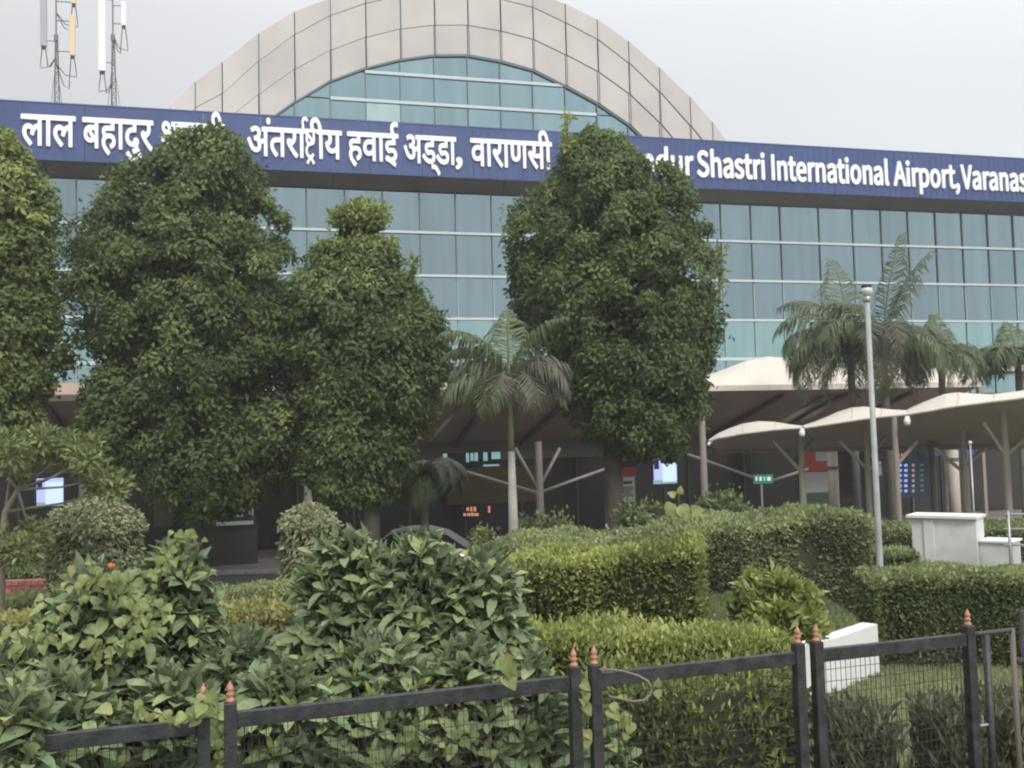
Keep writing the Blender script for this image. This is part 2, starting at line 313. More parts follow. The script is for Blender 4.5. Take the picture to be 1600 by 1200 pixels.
GLYPHS = {
'ल': (389, "140,-16 65,53 44,78 31,97 19,125 16,145 16,173 23,201 32,215 49,233 70,245 92,253 116,256 144,253 168,246 204,227 216,236 236,247 260,253 280,256 280,305 -4,306 -8,309 -11,317 -10,361 -8,365 0,368 376,368 400,368 408,362 409,317 406,309 400,306 352,305 349,301 349,1 347,-7 340,-11 292,-11 284,-8 281,-3 280,193 260,187 243,173 227,149 213,113 204,108 153,125 150,129 150,137 163,177 140,189 120,192 100,187 88,175 84,165 84,153 89,129 100,111 116,92 184,32 188,25 187,17 154,-15 148,-18", "25,27,26 25,28,27 25,29,28 24,29,25 24,30,29 23,30,24 22,30,23 22,31,30 21,31,22 21,32,31 20,32,21 20,33,32 19,33,20 19,34,33 19,35,34 11,13,12 18,35,19 10,13,11 10,14,13 17,41,18 41,35,18 16,41,17 10,15,14 9,15,10 15,41,16 8,15,9 8,41,15 7,41,8 6,52,7 52,41,7 52,42,41 40,35,41 6,53,52 51,42,52 50,42,51 6,54,53 50,43,42 49,43,50 6,55,54 5,55,6 49,44,43 5,56,55 5,57,56 49,45,44 4,57,5 48,45,49 4,58,57 47,45,48 3,58,4 46,45,47 3,59,58 2,59,3 2,60,59 1,60,2 0,60,1 0,61,60 0,62,61 0,63,62 40,36,35 39,36,40 39,37,36 38,37,39 0,64,63"),
'ा': (149, "44,-8 40,0 40,304 0,305 -8,309 -11,316 -11,360 -8,365 0,368 112,368 156,368 164,365 168,356 168,316 164,308 160,306 109,304 108,-4 104,-9 96,-11 52,-11", "7,9,8 7,10,9 7,11,10 6,11,7 6,12,11 5,12,6 5,13,12 4,13,5 4,14,13 3,14,4 3,15,14 3,16,15 2,16,3 1,16,2 1,17,16 0,17,1 0,18,17 20,18,0 20,19,18"),
'ब': (328, "224,-9 219,0 219,72 216,74 196,66 172,59 140,57 104,60 76,70 52,85 31,108 20,132 15,164 18,188 25,212 37,232 56,250 76,262 96,270 124,276 164,277 216,271 218,272 219,276 219,304 216,305 32,305 0,305 -7,308 -10,312 -11,360 -4,368 336,368 345,364 347,356 347,316 344,309 336,305 288,304 287,-4 284,-8 276,-11 232,-11 120,119 108,123 96,132 88,143 85,152 85,176 92,193 96,195 108,180 156,120 152,118 140,117 212,145 157,212 160,216 168,215 208,210 216,213 218,212 219,152", "30,32,31 30,33,32 30,34,33 29,34,30 29,35,34 29,36,35 28,36,29 28,37,36 27,37,28 26,37,27 25,37,26 24,37,25 24,38,37 23,38,24 23,39,38 19,21,20 18,21,19 22,39,23 21,39,22 18,60,21 60,61,21 61,39,21 17,60,18 16,60,17 15,60,16 14,57,15 57,60,15 14,56,57 58,60,57 59,60,58 13,56,14 13,50,56 50,55,56 62,39,61 13,49,50 51,55,50 13,48,49 12,48,13 52,55,51 12,47,48 11,47,12 11,46,47 55,39,62 52,2,55 2,39,55 11,45,46 10,45,11 10,44,45 10,43,44 53,2,52 10,54,43 54,3,53 3,2,53 10,3,54 9,3,10 8,3,9 8,4,3 1,39,2 7,4,8 7,5,4 6,5,7 0,39,1 0,40,39 0,41,40 42,41,0"),
'ह': (305, "136,-91 92,-53 68,-29 41,7 30,31 24,55 22,75 24,95 32,119 50,143 38,163 32,179 29,203 30,219 35,235 43,247 52,256 68,266 88,273 108,277 196,278 196,303 192,305 -4,306 -8,309 -11,315 -10,363 -6,367 0,368 316,368 320,366 325,359 325,319 323,311 316,306 268,305 265,303 265,299 265,227 260,217 252,215 116,215 104,212 98,207 97,199 98,191 108,176 148,183 184,182 216,176 244,164 260,151 274,135 283,115 287,99 286,71 282,55 275,39 266,27 252,14 236,3 220,-4 200,-10 192,-7 189,-1 175,35 174,43 180,50 204,60 216,71 220,79 220,91 218,99 212,107 200,115 188,118 164,120 144,120 116,112 99,99 92,83 90,71 93,51 99,35 122,7 180,-42 184,-49 182,-57 150,-89 144,-92", "27,29,28 27,30,29 26,30,27 26,31,30 25,31,26 25,32,31 25,33,32 24,33,25 24,34,33 23,34,24 22,34,23 22,35,34 21,35,22 21,36,35 20,36,21 20,37,36 20,38,37 19,38,20 18,38,19 17,38,18 16,38,17 15,38,16 14,38,15 13,38,14 13,39,38 12,41,13 41,39,13 41,40,39 12,42,41 12,43,42 12,44,43 11,44,12 11,45,44 11,46,45 46,48,47 46,49,48 10,46,11 10,49,46 10,50,49 10,51,50 9,51,10 9,52,51 8,52,9 8,77,52 77,76,52 76,53,52 8,78,77 75,53,76 7,78,8 74,53,75 73,53,74 73,54,53 7,79,78 72,54,73 7,80,79 71,54,72 71,55,54 6,80,7 70,55,71 6,81,80 69,55,70 5,81,6 5,82,81 68,55,69 68,56,55 67,56,68 4,82,5 67,57,56 4,83,82 66,57,67 65,57,66 65,58,57 4,84,83 64,58,65 3,84,4 64,59,58 64,60,59 2,84,3 2,85,84 64,61,60 63,61,64 63,62,61 1,85,2 1,86,85 1,87,86 0,87,1 0,88,87 0,89,88"),
'द': (299, "232,-43 222,-29 191,27 188,30 164,28 128,31 100,38 76,49 56,63 37,83 28,99 19,123 15,155 18,183 25,203 37,223 60,245 88,260 116,268 156,273 158,275 158,303 156,305 152,305 0,305 -8,309 -11,315 -11,359 -8,365 -4,368 216,368 304,368 312,367 318,359 318,319 316,311 308,306 228,305 227,223 224,214 216,210 148,208 128,204 113,199 100,191 90,179 85,167 83,151 85,139 88,127 100,111 116,100 144,93 164,92 166,115 172,129 182,139 196,146 216,149 240,145 252,138 264,126 271,115 275,103 275,83 268,63 252,43 286,-9 286,-17 280,-24 244,-42 236,-44", "28,30,29 28,31,30 28,32,31 28,33,32 27,33,28 26,33,27 26,34,33 26,35,34 25,35,26 25,36,35 24,36,25 24,37,36 23,37,24 22,37,23 21,37,22 21,38,37 20,38,21 19,38,20 18,38,19 17,38,18 16,38,17 15,38,16 14,38,15 14,39,38 14,41,39 41,40,39 14,42,41 14,43,42 13,43,14 13,44,43 13,45,44 12,45,13 12,46,45 12,47,46 11,47,12 11,48,47 57,59,58 56,59,57 56,60,59 11,49,48 55,60,56 55,61,60 54,61,55 11,50,49 54,62,61 10,50,11 53,62,54 53,63,62 10,51,50 53,64,63 10,52,51 9,52,10 9,53,52 9,64,53 8,64,9 8,65,64 7,65,8 7,66,65 6,66,7 6,3,66 3,67,66 5,3,6 4,3,5 2,67,3 1,67,2 1,68,67 1,69,68 1,70,69 0,70,1 0,71,70"),
'ु': (0, "-125,-162 -145,-158 -169,-149 -193,-136 -213,-122 -253,-84 -271,-62 -272,-54 -269,-50 -233,-24 -225,-22 -218,-26 -177,-69 -157,-84 -125,-98 -89,-101 -65,-99 -53,-94 -43,-82 -40,-70 -43,-58 -52,-50 -65,-45 -89,-45 -105,-48 -125,-56 -133,-55 -138,-50 -153,-10 -152,-2 -149,2 -113,14 -77,17 -57,16 -37,11 -17,2 -5,-7 8,-22 17,-38 22,-54 23,-78 22,-94 16,-110 7,-126 -5,-138 -25,-152 -41,-158 -65,-163 -89,-165", "31,33,32 31,34,33 30,34,31 30,35,34 29,35,30 29,36,35 28,36,29 28,37,36 27,37,28 9,11,10 27,23,37 23,38,37 8,11,9 8,12,11 23,22,38 22,39,38 27,24,23 21,39,22 27,25,24 7,12,8 26,25,27 20,39,21 6,12,7 20,40,39 19,40,20 5,12,6 5,13,12 18,40,19 18,41,40 17,41,18 4,13,5 4,14,13 16,41,17 16,42,41 4,15,14 15,42,16 4,42,15 4,43,42 3,43,4 3,44,43 2,44,3 2,45,44 1,45,2 1,46,45 0,46,1 0,47,46 48,47,0"),
'र': (235, "192,-17 140,27 82,85 36,138 17,169 13,185 13,201 19,217 28,227 38,233 48,236 68,236 84,232 108,216 120,226 128,237 133,249 136,261 135,285 131,301 128,305 0,305 -8,309 -11,317 -11,357 -8,365 0,368 36,368 244,368 251,365 254,361 255,317 252,309 244,306 200,305 203,277 203,245 196,217 188,201 176,185 164,173 142,157 115,141 164,92 237,29 237,21 235,17 203,-15 196,-18", "25,27,26 25,28,27 25,29,28 24,29,25 24,30,29 24,31,30 23,31,24 22,31,23 22,32,31 21,32,22 21,33,32 21,34,33 20,34,21 19,34,20 19,35,34 18,35,19 17,35,18 17,36,35 16,36,17 15,36,16 15,37,36 14,37,15 9,11,10 9,12,11 8,12,9 8,13,12 7,13,8 13,37,14 6,13,7 13,38,37 6,38,13 5,38,6 5,39,38 4,39,5 4,40,39 4,41,40 3,41,4 3,42,41 3,43,42 2,43,3 2,44,43 1,44,2 1,45,44 0,45,1 0,46,45 0,47,46 0,48,47"),
'श': (391, "195,-10 140,60 103,97 99,100 71,98 47,101 28,112 16,128 12,148 15,164 22,176 35,186 51,191 71,190 91,184 111,171 131,182 148,200 115,205 91,212 71,222 58,232 46,244 35,261 29,280 27,300 28,312 33,328 39,340 50,352 67,364 79,369 99,373 131,373 159,367 187,352 207,332 221,308 228,288 231,256 230,232 226,212 219,192 209,172 197,156 183,140 167,128 166,124 219,68 246,32 249,24 244,16 207,-10 199,-11 287,-9 282,0 282,304 279,305 243,305 235,308 231,316 231,360 235,366 243,368 351,368 399,368 407,365 410,360 410,316 407,309 403,306 355,305 350,304 349,-4 346,-8 339,-11 295,-11 159,263 119,268 99,278 94,284 90,296 92,304 99,311 107,314 123,313 135,310 143,305 155,292 161,280 164,264 163,262", "31,33,32 31,34,33 30,34,31 62,64,63 62,65,64 62,66,65 30,35,34 61,66,62 61,67,66 29,35,30 60,67,61 60,68,67 28,35,29 28,36,35 27,36,28 27,37,36 26,84,27 84,37,27 59,68,60 59,69,68 26,83,84 85,37,84 86,37,85 25,83,26 25,82,83 87,37,86 59,70,69 87,38,37 58,70,59 58,71,70 88,38,87 57,71,58 56,71,57 56,72,71 25,81,82 55,72,56 55,73,72 24,81,25 24,80,81 89,38,88 89,39,38 24,79,80 23,79,24 90,39,89 23,78,79 23,77,78 91,39,90 23,91,77 23,39,91 22,39,23 22,40,39 21,40,22 20,40,21 20,41,40 19,41,20 18,41,19 18,42,41 17,42,18 16,42,17 16,43,42 11,13,12 11,14,13 10,14,11 10,15,14 15,43,16 9,15,10 15,44,43 9,44,15 8,44,9 8,45,44 7,45,8 7,46,45 6,46,7 6,47,46 6,3,47 3,48,47 5,3,6 4,3,5 2,48,3 1,48,2 1,49,48 0,49,1 0,50,49 0,51,50 0,52,51 54,73,55 54,74,73 54,75,74 76,75,54 53,52,0"),
'स': (388, "180,-15 120,41 68,97 28,148 18,165 14,177 12,193 15,209 24,224 36,232 52,236 72,235 88,230 104,219 110,233 113,257 112,285 108,305 -4,306 -8,309 -11,317 -10,361 -8,365 0,368 376,368 400,368 407,361 408,317 405,309 400,306 349,305 348,-3 344,-8 336,-11 288,-11 284,-9 280,-3 280,133 278,137 240,134 204,134 164,138 124,147 114,141 128,124 174,77 228,29 229,21 227,17 196,-14 188,-18 188,197 172,199 170,201 178,225 182,249 182,273 178,301 179,305 256,305 276,305 280,301 279,205 276,203 244,197", "22,24,23 22,25,24 22,26,25 21,26,22 20,26,21 20,27,26 19,27,20 19,28,27 18,28,19 18,29,28 17,29,18 17,30,29 16,58,17 58,30,17 16,57,58 59,30,58 60,30,59 61,30,60 61,31,30 16,56,57 62,31,61 15,56,16 15,55,56 14,55,15 14,54,55 9,11,10 9,12,11 13,54,14 8,12,9 8,13,12 13,53,54 7,13,8 7,53,13 6,53,7 63,31,62 64,38,63 38,37,63 37,31,63 6,52,53 6,51,52 6,64,51 6,38,64 5,38,6 4,38,5 3,42,4 42,38,4 2,43,3 43,42,3 41,38,42 2,44,43 40,38,41 40,39,38 36,31,37 2,45,44 1,45,2 1,46,45 0,46,1 0,47,46 0,48,47 0,49,48 35,31,36 35,32,31 35,33,32 34,33,35 0,50,49"),
'त': (327, "120,-17 90,9 59,41 45,57 30,81 20,105 16,125 15,149 19,169 29,189 41,205 56,217 80,230 120,238 218,241 219,301 216,305 -4,306 -8,309 -11,317 -10,361 -8,365 0,368 288,368 336,368 343,365 346,357 346,317 344,309 336,306 288,305 287,-3 284,-8 276,-11 228,-11 221,-7 219,-3 219,173 217,177 136,176 116,174 100,168 88,157 84,145 85,121 96,97 116,73 164,30 166,25 164,16 132,-15 128,-17", "21,23,22 21,24,23 21,25,24 20,25,21 20,26,25 19,26,20 19,27,26 18,27,19 18,28,27 17,28,18 17,29,28 16,29,17 16,30,29 15,30,16 15,31,30 14,31,15 13,38,14 38,37,14 37,31,14 12,38,13 11,38,12 10,38,11 9,38,10 8,39,9 39,38,9 8,40,39 8,41,40 36,31,37 7,41,8 7,42,41 7,43,42 6,43,7 6,44,43 5,44,6 5,45,44 4,45,5 4,46,45 3,46,4 3,47,46 2,47,3 1,47,2 1,48,47 1,49,48 1,50,49 0,50,1 35,31,36 35,32,31 34,32,35 34,33,32 0,51,50"),
'ी': (149, "46,-10 42,-6 40,0 40,304 38,305 -2,306 -7,308 -11,316 -11,356 -9,364 -2,368 34,369 24,404 7,440 -9,456 -18,460 -30,462 -42,462 -50,459 -58,454 -64,444 -68,432 -69,420 -66,396 -50,356 -51,348 -58,342 -110,343 -116,348 -121,360 -134,400 -137,428 -134,456 -130,468 -122,484 -110,498 -94,511 -78,519 -58,524 -34,526 -18,525 2,520 14,516 30,506 42,496 62,470 81,432 102,369 158,368 165,364 167,360 168,316 164,308 158,306 109,304 108,-4 105,-8 98,-11", "38,40,39 38,41,40 37,41,38 37,42,41 36,42,37 36,43,42 35,43,36 35,44,43 34,44,35 34,45,44 33,45,34 33,16,45 16,15,45 15,46,45 32,17,33 17,16,33 32,18,17 14,46,15 32,19,18 31,19,32 13,46,14 31,20,19 31,21,20 12,46,13 31,22,21 12,47,46 30,22,31 30,23,22 11,47,12 29,23,30 29,24,23 10,47,11 10,48,47 9,48,10 9,49,48 8,49,9 8,50,49 28,24,29 8,51,50 28,25,24 7,51,8 27,25,28 27,26,25 6,51,7 6,52,51 5,52,6 5,53,52 4,53,5 4,54,53 3,54,4 2,54,3 2,55,54 1,55,2 1,56,55 0,56,1 0,57,56"),
'अ': (439, "337,-10 333,-7 330,0 330,148 329,153 279,148 281,124 279,104 273,84 262,68 249,56 233,46 201,37 181,35 153,38 131,44 102,60 83,76 65,96 45,125 25,160 7,200 6,208 13,215 53,229 61,230 67,224 82,192 105,150 118,132 133,116 149,106 161,101 173,99 193,101 205,108 211,116 213,132 211,148 202,164 181,187 149,185 142,188 138,196 135,236 139,244 145,247 177,251 189,255 201,264 206,276 206,292 201,302 189,309 169,312 141,307 101,291 93,292 89,296 74,336 73,344 77,350 117,366 157,374 196,372 213,368 233,359 248,348 261,332 269,316 274,288 272,260 264,240 252,224 244,216 249,214 277,212 321,215 329,217 330,220 330,304 329,305 297,306 289,312 288,356 291,364 301,368 445,368 453,367 457,363 458,356 458,316 454,308 449,306 401,305 399,304 398,-4 395,-8 389,-11", "62,64,63 62,65,64 62,66,65 85,87,86 85,88,87 85,89,88 61,66,62 84,89,85 84,90,89 61,67,66 83,90,84 83,91,90 60,67,61 60,68,67 59,68,60 58,55,59 55,68,59 55,54,68 54,69,68 54,53,69 53,70,69 83,92,91 82,92,83 52,70,53 82,93,92 58,56,55 81,93,82 81,94,93 80,94,81 80,95,94 79,95,80 79,96,95 51,70,52 57,56,58 50,70,51 50,71,70 49,71,50 48,71,49 48,72,71 47,72,48 46,72,47 45,72,46 44,72,45 44,73,72 43,73,44 24,26,25 23,26,24 23,27,26 43,74,73 78,96,79 77,96,78 43,75,74 22,27,23 76,4,77 4,96,77 43,76,75 43,40,76 40,4,76 21,27,22 20,27,21 42,40,43 20,28,27 41,40,42 39,4,40 38,4,39 19,28,20 38,5,4 3,96,4 19,29,28 37,5,38 37,6,5 2,96,3 19,30,29 36,6,37 18,30,19 36,7,6 18,31,30 35,7,36 34,7,35 18,32,31 34,8,7 18,33,32 33,8,34 18,8,33 17,8,18 17,9,8 16,9,17 16,10,9 15,10,16 15,11,10 15,12,11 14,12,15 13,12,14 1,96,2 1,97,96 0,97,1 0,98,97"),
'ं': (0, "-90,402 -106,414 -114,426 -117,442 -115,458 -106,473 -94,483 -78,487 -62,486 -46,476 -36,462 -32,442 -35,426 -46,411 -58,402 -74,399", "6,8,7 6,9,8 5,9,6 5,10,9 4,10,5 4,11,10 3,11,4 2,11,3 2,12,11 1,12,2 1,13,12 0,13,1 0,14,13 15,14,0"),
'य': (333, "228,-8 224,0 224,83 192,71 172,67 144,65 116,68 96,74 72,87 53,104 36,127 25,148 17,172 11,200 12,208 16,212 48,222 68,233 77,244 81,264 77,284 64,305 0,305 -7,308 -10,312 -11,356 -9,364 0,368 28,368 340,368 348,366 352,361 353,316 349,308 340,305 296,305 294,304 293,300 292,-4 284,-11 236,-11 144,128 128,130 112,138 98,152 90,164 90,168 108,177 130,196 143,220 149,256 147,276 139,304 160,305 220,305 224,304 224,164 223,160 212,151 184,134 164,129", "26,28,27 26,29,28 26,30,29 26,31,30 25,31,26 25,32,31 24,32,25 24,33,32 23,33,24 22,33,23 22,34,33 21,34,22 20,52,21 52,53,21 53,34,21 54,34,53 55,35,54 35,34,54 55,36,35 20,51,52 56,36,55 56,37,36 56,38,37 19,51,20 19,50,51 18,50,19 18,49,50 17,49,18 16,49,17 15,49,16 15,48,49 14,48,15 13,48,14 12,48,13 12,47,48 12,46,47 11,46,12 11,45,46 11,44,45 57,38,56 58,38,57 11,43,44 59,2,58 2,38,58 10,43,11 10,42,43 60,2,59 10,41,42 41,2,60 10,2,41 9,2,10 8,2,9 7,2,8 7,3,2 1,38,2 6,3,7 6,4,3 5,4,6 0,38,1 0,39,38 40,39,0"),
'व': (319, "216,-9 211,0 211,72 208,74 188,65 164,59 136,57 104,60 76,69 52,84 31,108 20,132 15,164 17,188 25,212 36,232 52,248 76,263 96,271 120,276 160,277 192,274 208,271 211,272 211,276 211,304 208,305 24,305 -4,306 -10,312 -11,360 -4,368 328,368 337,364 339,356 339,316 336,309 328,305 279,304 278,-4 276,-8 268,-11 224,-11 124,120 112,123 100,129 92,136 88,144 84,164 85,176 90,188 100,201 120,210 148,214 172,212 200,208 208,211 211,208 211,156 209,152 190,136 168,125 148,120", "30,32,31 30,33,32 30,34,33 29,34,30 29,35,34 29,36,35 28,36,29 28,37,36 27,37,28 26,37,27 25,37,26 25,38,37 24,38,25 24,39,38 19,21,20 18,21,19 23,39,24 18,22,21 22,39,23 17,22,18 17,56,22 56,57,22 57,39,22 16,56,17 15,56,16 14,53,15 53,56,15 14,52,53 54,56,53 13,52,14 55,56,54 13,51,52 58,39,57 13,50,51 12,50,13 12,49,50 12,48,49 11,48,12 11,47,48 59,39,58 60,39,59 11,46,47 11,45,46 61,39,60 10,45,11 10,44,45 62,2,61 2,39,61 10,43,44 10,62,43 10,3,62 3,2,62 9,3,10 8,3,9 8,4,3 1,39,2 7,4,8 7,5,4 6,5,7 0,39,1 0,40,39 0,41,40 42,41,0"),
'ई': (282, "212,-72 154,-43 99,-11 68,-7 40,2 24,15 18,29 17,45 21,57 32,70 44,76 60,78 76,75 92,68 116,51 124,50 144,51 172,56 189,65 197,77 199,89 196,101 188,109 176,114 156,116 140,116 116,110 96,103 92,102 85,105 60,123 38,145 24,169 19,189 18,209 22,229 31,245 43,257 60,267 88,275 112,278 168,279 169,305 0,305 -8,309 -10,313 -11,357 -8,365 -4,368 146,369 133,405 129,437 131,461 136,477 144,490 160,505 188,519 208,524 228,526 256,523 276,518 292,512 297,509 300,501 288,461 281,453 273,453 244,463 224,463 208,457 202,449 197,437 197,421 200,405 208,386 219,369 292,368 298,365 300,361 301,317 298,309 292,306 239,305 238,225 236,220 228,215 100,214 89,209 86,201 86,193 90,185 100,174 104,172 128,178 160,180 184,178 200,174 216,168 234,157 247,145 260,125 266,109 268,89 266,69 260,49 252,35 240,21 224,10 206,1 212,-3 244,-14 249,-19 249,-27 228,-70 220,-74", "57,59,58 56,59,57 56,60,59 55,60,56 55,61,60 55,62,61 55,63,62 54,63,55 54,64,63 53,64,54 52,68,53 68,67,53 67,64,53 52,69,68 66,64,67 51,69,52 66,65,64 51,70,69 51,71,70 50,71,51 50,72,71 50,73,72 49,73,50 49,74,73 49,75,74 48,75,49 48,76,75 47,76,48 47,77,76 46,77,47 46,78,77 46,79,78 45,79,46 45,80,79 44,80,45 43,80,44 43,81,80 43,82,81 42,82,43 41,82,42 41,83,82 40,83,41 39,83,40 38,83,39 37,83,38 36,83,37 35,83,36 34,83,35 34,86,83 86,84,83 86,85,84 34,87,86 33,87,34 33,88,87 33,89,88 33,90,89 32,90,33 32,91,90 93,95,94 92,95,93 92,96,95 32,92,91 92,97,96 32,97,92 31,97,32 31,98,97 31,99,98 30,99,31 30,100,99 30,101,100 29,25,30 25,24,30 24,101,30 29,26,25 23,101,24 22,101,23 29,27,26 21,101,22 21,102,101 28,27,29 20,102,21 19,102,20 19,103,102 10,12,11 18,103,19 9,12,10 9,13,12 8,13,9 18,104,103 8,14,13 17,104,18 7,14,8 16,104,17 7,15,14 15,104,16 7,104,15 7,105,104 6,105,7 6,106,105 5,106,6 5,107,106 4,107,5 4,108,107 3,108,4 3,109,108 3,110,109 2,110,3 1,110,2 1,111,110 1,112,111 1,113,112 0,113,1 0,114,113"),
'ड': (331, "160,-8 136,-4 112,4 88,15 68,28 44,46 24,64 6,84 3,92 8,100 40,126 44,129 52,130 56,128 88,95 104,82 120,72 140,63 172,55 192,54 220,56 238,64 245,72 249,88 247,100 240,108 224,115 200,116 172,112 144,102 136,104 112,121 88,145 80,156 73,172 68,200 70,220 75,236 84,249 96,259 116,270 140,276 164,278 216,278 219,280 219,304 216,305 36,305 0,305 -7,308 -10,312 -11,360 -8,365 -1,368 340,368 348,365 351,360 351,316 347,308 340,305 288,304 288,228 284,218 276,215 156,215 144,212 138,208 136,200 138,188 152,172 176,177 208,180 228,179 248,174 268,167 285,156 300,141 311,124 316,104 318,88 316,72 311,52 300,32 284,15 264,3 247,-4 224,-9 192,-11", "52,54,53 52,55,54 51,55,52 51,56,55 50,56,51 50,57,56 50,58,57 49,58,50 48,58,49 48,59,58 47,59,48 46,59,47 45,59,46 45,60,59 44,60,45 44,61,60 43,61,44 41,43,42 41,61,43 40,61,41 39,61,40 38,61,39 37,61,38 36,61,37 36,62,61 35,64,36 64,62,36 64,63,62 35,65,64 35,66,65 35,67,66 34,67,35 34,68,67 34,69,68 70,72,71 70,73,72 69,73,70 69,74,73 33,69,34 33,74,69 33,75,74 32,75,33 32,76,75 31,76,32 31,77,76 11,13,12 10,13,11 10,14,13 9,14,10 31,26,77 26,78,77 30,28,31 28,27,31 27,26,31 25,78,26 30,29,28 24,78,25 24,79,78 8,14,9 23,79,24 8,15,14 7,15,8 22,79,23 22,80,79 6,15,7 6,16,15 6,17,16 21,80,22 21,81,80 5,17,6 20,81,21 5,18,17 19,81,20 5,19,18 5,81,19 5,82,81 4,82,5 4,83,82 3,83,4 2,83,3 2,84,83 1,84,2 1,85,84 0,85,1 0,86,85 87,86,0"),
'ण': (415, "312,-9 308,-5 307,0 306,304 304,305 256,305 252,304 251,160 244,132 233,112 216,94 196,82 172,75 144,73 116,75 92,83 71,96 56,112 47,128 40,148 35,176 34,304 32,305 0,305 -7,308 -10,312 -11,360 -8,365 0,368 424,368 432,364 434,356 434,316 430,308 424,306 375,304 374,-4 372,-8 364,-11 316,-11 136,136 124,139 116,145 111,152 105,168 103,192 103,304 148,305 183,304 183,180 180,160 171,144 156,137", "27,29,28 27,30,29 26,30,27 26,31,30 25,31,26 25,32,31 25,33,32 24,33,25 23,33,24 23,34,33 23,22,34 22,47,34 47,5,34 5,4,34 4,35,34 21,47,22 21,46,47 48,5,47 48,6,5 3,35,4 20,46,21 20,45,46 49,6,48 49,7,6 2,35,3 2,36,35 20,44,45 50,7,49 19,44,20 19,43,44 51,7,50 51,8,7 19,42,43 18,42,19 18,41,42 52,8,51 18,40,41 40,8,52 18,8,40 18,9,8 17,9,18 16,9,17 16,10,9 15,10,16 15,11,10 14,11,15 14,12,11 13,12,14 1,36,2 1,37,36 0,37,1 0,38,37 39,38,0"),
'्': (0, "49,-164 17,-122 5,-109 -11,-95 -23,-88 -39,-81 -55,-77 -75,-76 -95,-79 -100,-78 -105,-74 -114,-26 -111,-18 -107,-15 -95,-13 -67,-12 -39,-15 -19,-20 13,-36 42,-58 77,-98 97,-126 97,-134 93,-139 61,-162 57,-164", "14,16,15 13,16,14 12,16,13 12,17,16 11,17,12 11,18,17 10,18,11 10,19,18 10,6,19 6,20,19 9,7,10 7,6,10 9,8,7 5,20,6 4,20,5 3,20,4 2,20,3 2,21,20 1,21,2 0,21,1 0,22,21 0,23,22 0,24,23 0,25,24"),
'ष': (332, "228,-9 223,0 223,88 220,90 188,78 160,73 132,74 112,77 88,87 68,102 52,122 42,144 38,160 35,188 34,304 32,305 0,305 -8,309 -11,316 -11,360 -8,365 0,368 96,368 340,368 348,365 351,360 352,316 348,309 340,305 292,304 291,-4 288,-8 280,-11 236,-11 144,136 128,139 119,144 109,156 105,168 103,192 102,252 104,256 123,232 187,148 188,144 164,137 220,201 144,300 142,304 144,305 220,305 223,304 223,208", "20,22,21 20,23,22 20,24,23 19,24,20 19,25,24 18,25,19 18,26,25 17,26,18 17,27,26 16,27,17 16,28,27 15,28,16 14,49,15 49,28,15 14,48,49 50,28,49 51,28,50 51,29,28 13,48,14 13,47,48 52,29,51 52,30,29 13,41,47 41,46,47 13,40,41 42,46,41 13,39,40 43,46,42 46,30,52 43,30,46 13,38,39 12,38,13 12,37,38 11,37,12 11,36,37 44,30,43 10,36,11 10,35,36 45,2,44 2,30,44 10,34,35 34,3,45 3,2,45 10,3,34 9,3,10 8,3,9 8,4,3 1,30,2 7,4,8 7,5,4 6,5,7 0,30,1 0,31,30 0,32,31 33,32,0"),
'L': (190, "31,-10 27,-8 24,0 25,260 27,264 35,268 67,268 75,264 78,260 79,160 79,40 83,39 183,38 187,36 191,28 190,-4 187,-8 179,-11", "4,6,5 4,7,6 3,7,4 3,8,7 2,8,3 2,9,8 2,10,9 2,11,10 2,12,11 2,13,12 2,14,13 2,15,14 1,15,2 1,16,15 0,16,1 0,17,16"),
'a': (197, "57,-13 49,-11 29,2 14,24 10,52 17,80 21,85 45,107 81,121 121,129 125,131 125,135 120,148 113,154 97,157 73,152 45,138 37,138 31,144 20,164 18,172 21,178 36,188 57,197 81,204 105,206 137,200 163,180 176,152 180,120 180,0 177,-8 169,-11 141,-11 136,-8 129,2 113,-7 97,-13 77,-16 73,35 64,44 63,52 67,64 77,72 101,82 117,84 125,85 126,84 126,52 109,39 97,34 85,32", "24,26,25 23,26,24 23,27,26 22,27,23 21,27,22 21,28,27 20,28,21 19,28,20 18,14,19 14,28,19 18,15,14 13,28,14 12,28,13 18,16,15 12,29,28 11,29,12 17,16,18 10,29,11 9,29,10 8,29,9 7,29,8 7,46,29 46,47,29 47,30,29 6,46,7 5,46,6 5,45,46 5,44,45 48,30,47 5,43,44 4,43,5 4,42,43 4,41,42 3,41,4 3,40,41 49,30,48 3,39,40 50,30,49 3,51,39 51,30,50 3,30,51 2,35,3 35,30,3 1,35,2 1,36,35 34,30,35 34,31,30 1,37,36 33,31,34 33,32,31 0,37,1 38,37,0"),
'l': (99, "48,-13 32,-1 29,4 24,16 21,36 21,280 24,286 28,289 68,289 72,286 75,280 76,36 84,33 90,28 95,0 93,-8 84,-13 64,-15", "6,8,7 6,9,8 5,9,6 5,10,9 4,10,5 4,11,10 3,11,4 3,12,11 3,13,12 3,14,13 2,14,3 1,14,2 1,15,14 0,15,1 0,16,15 17,16,0"),
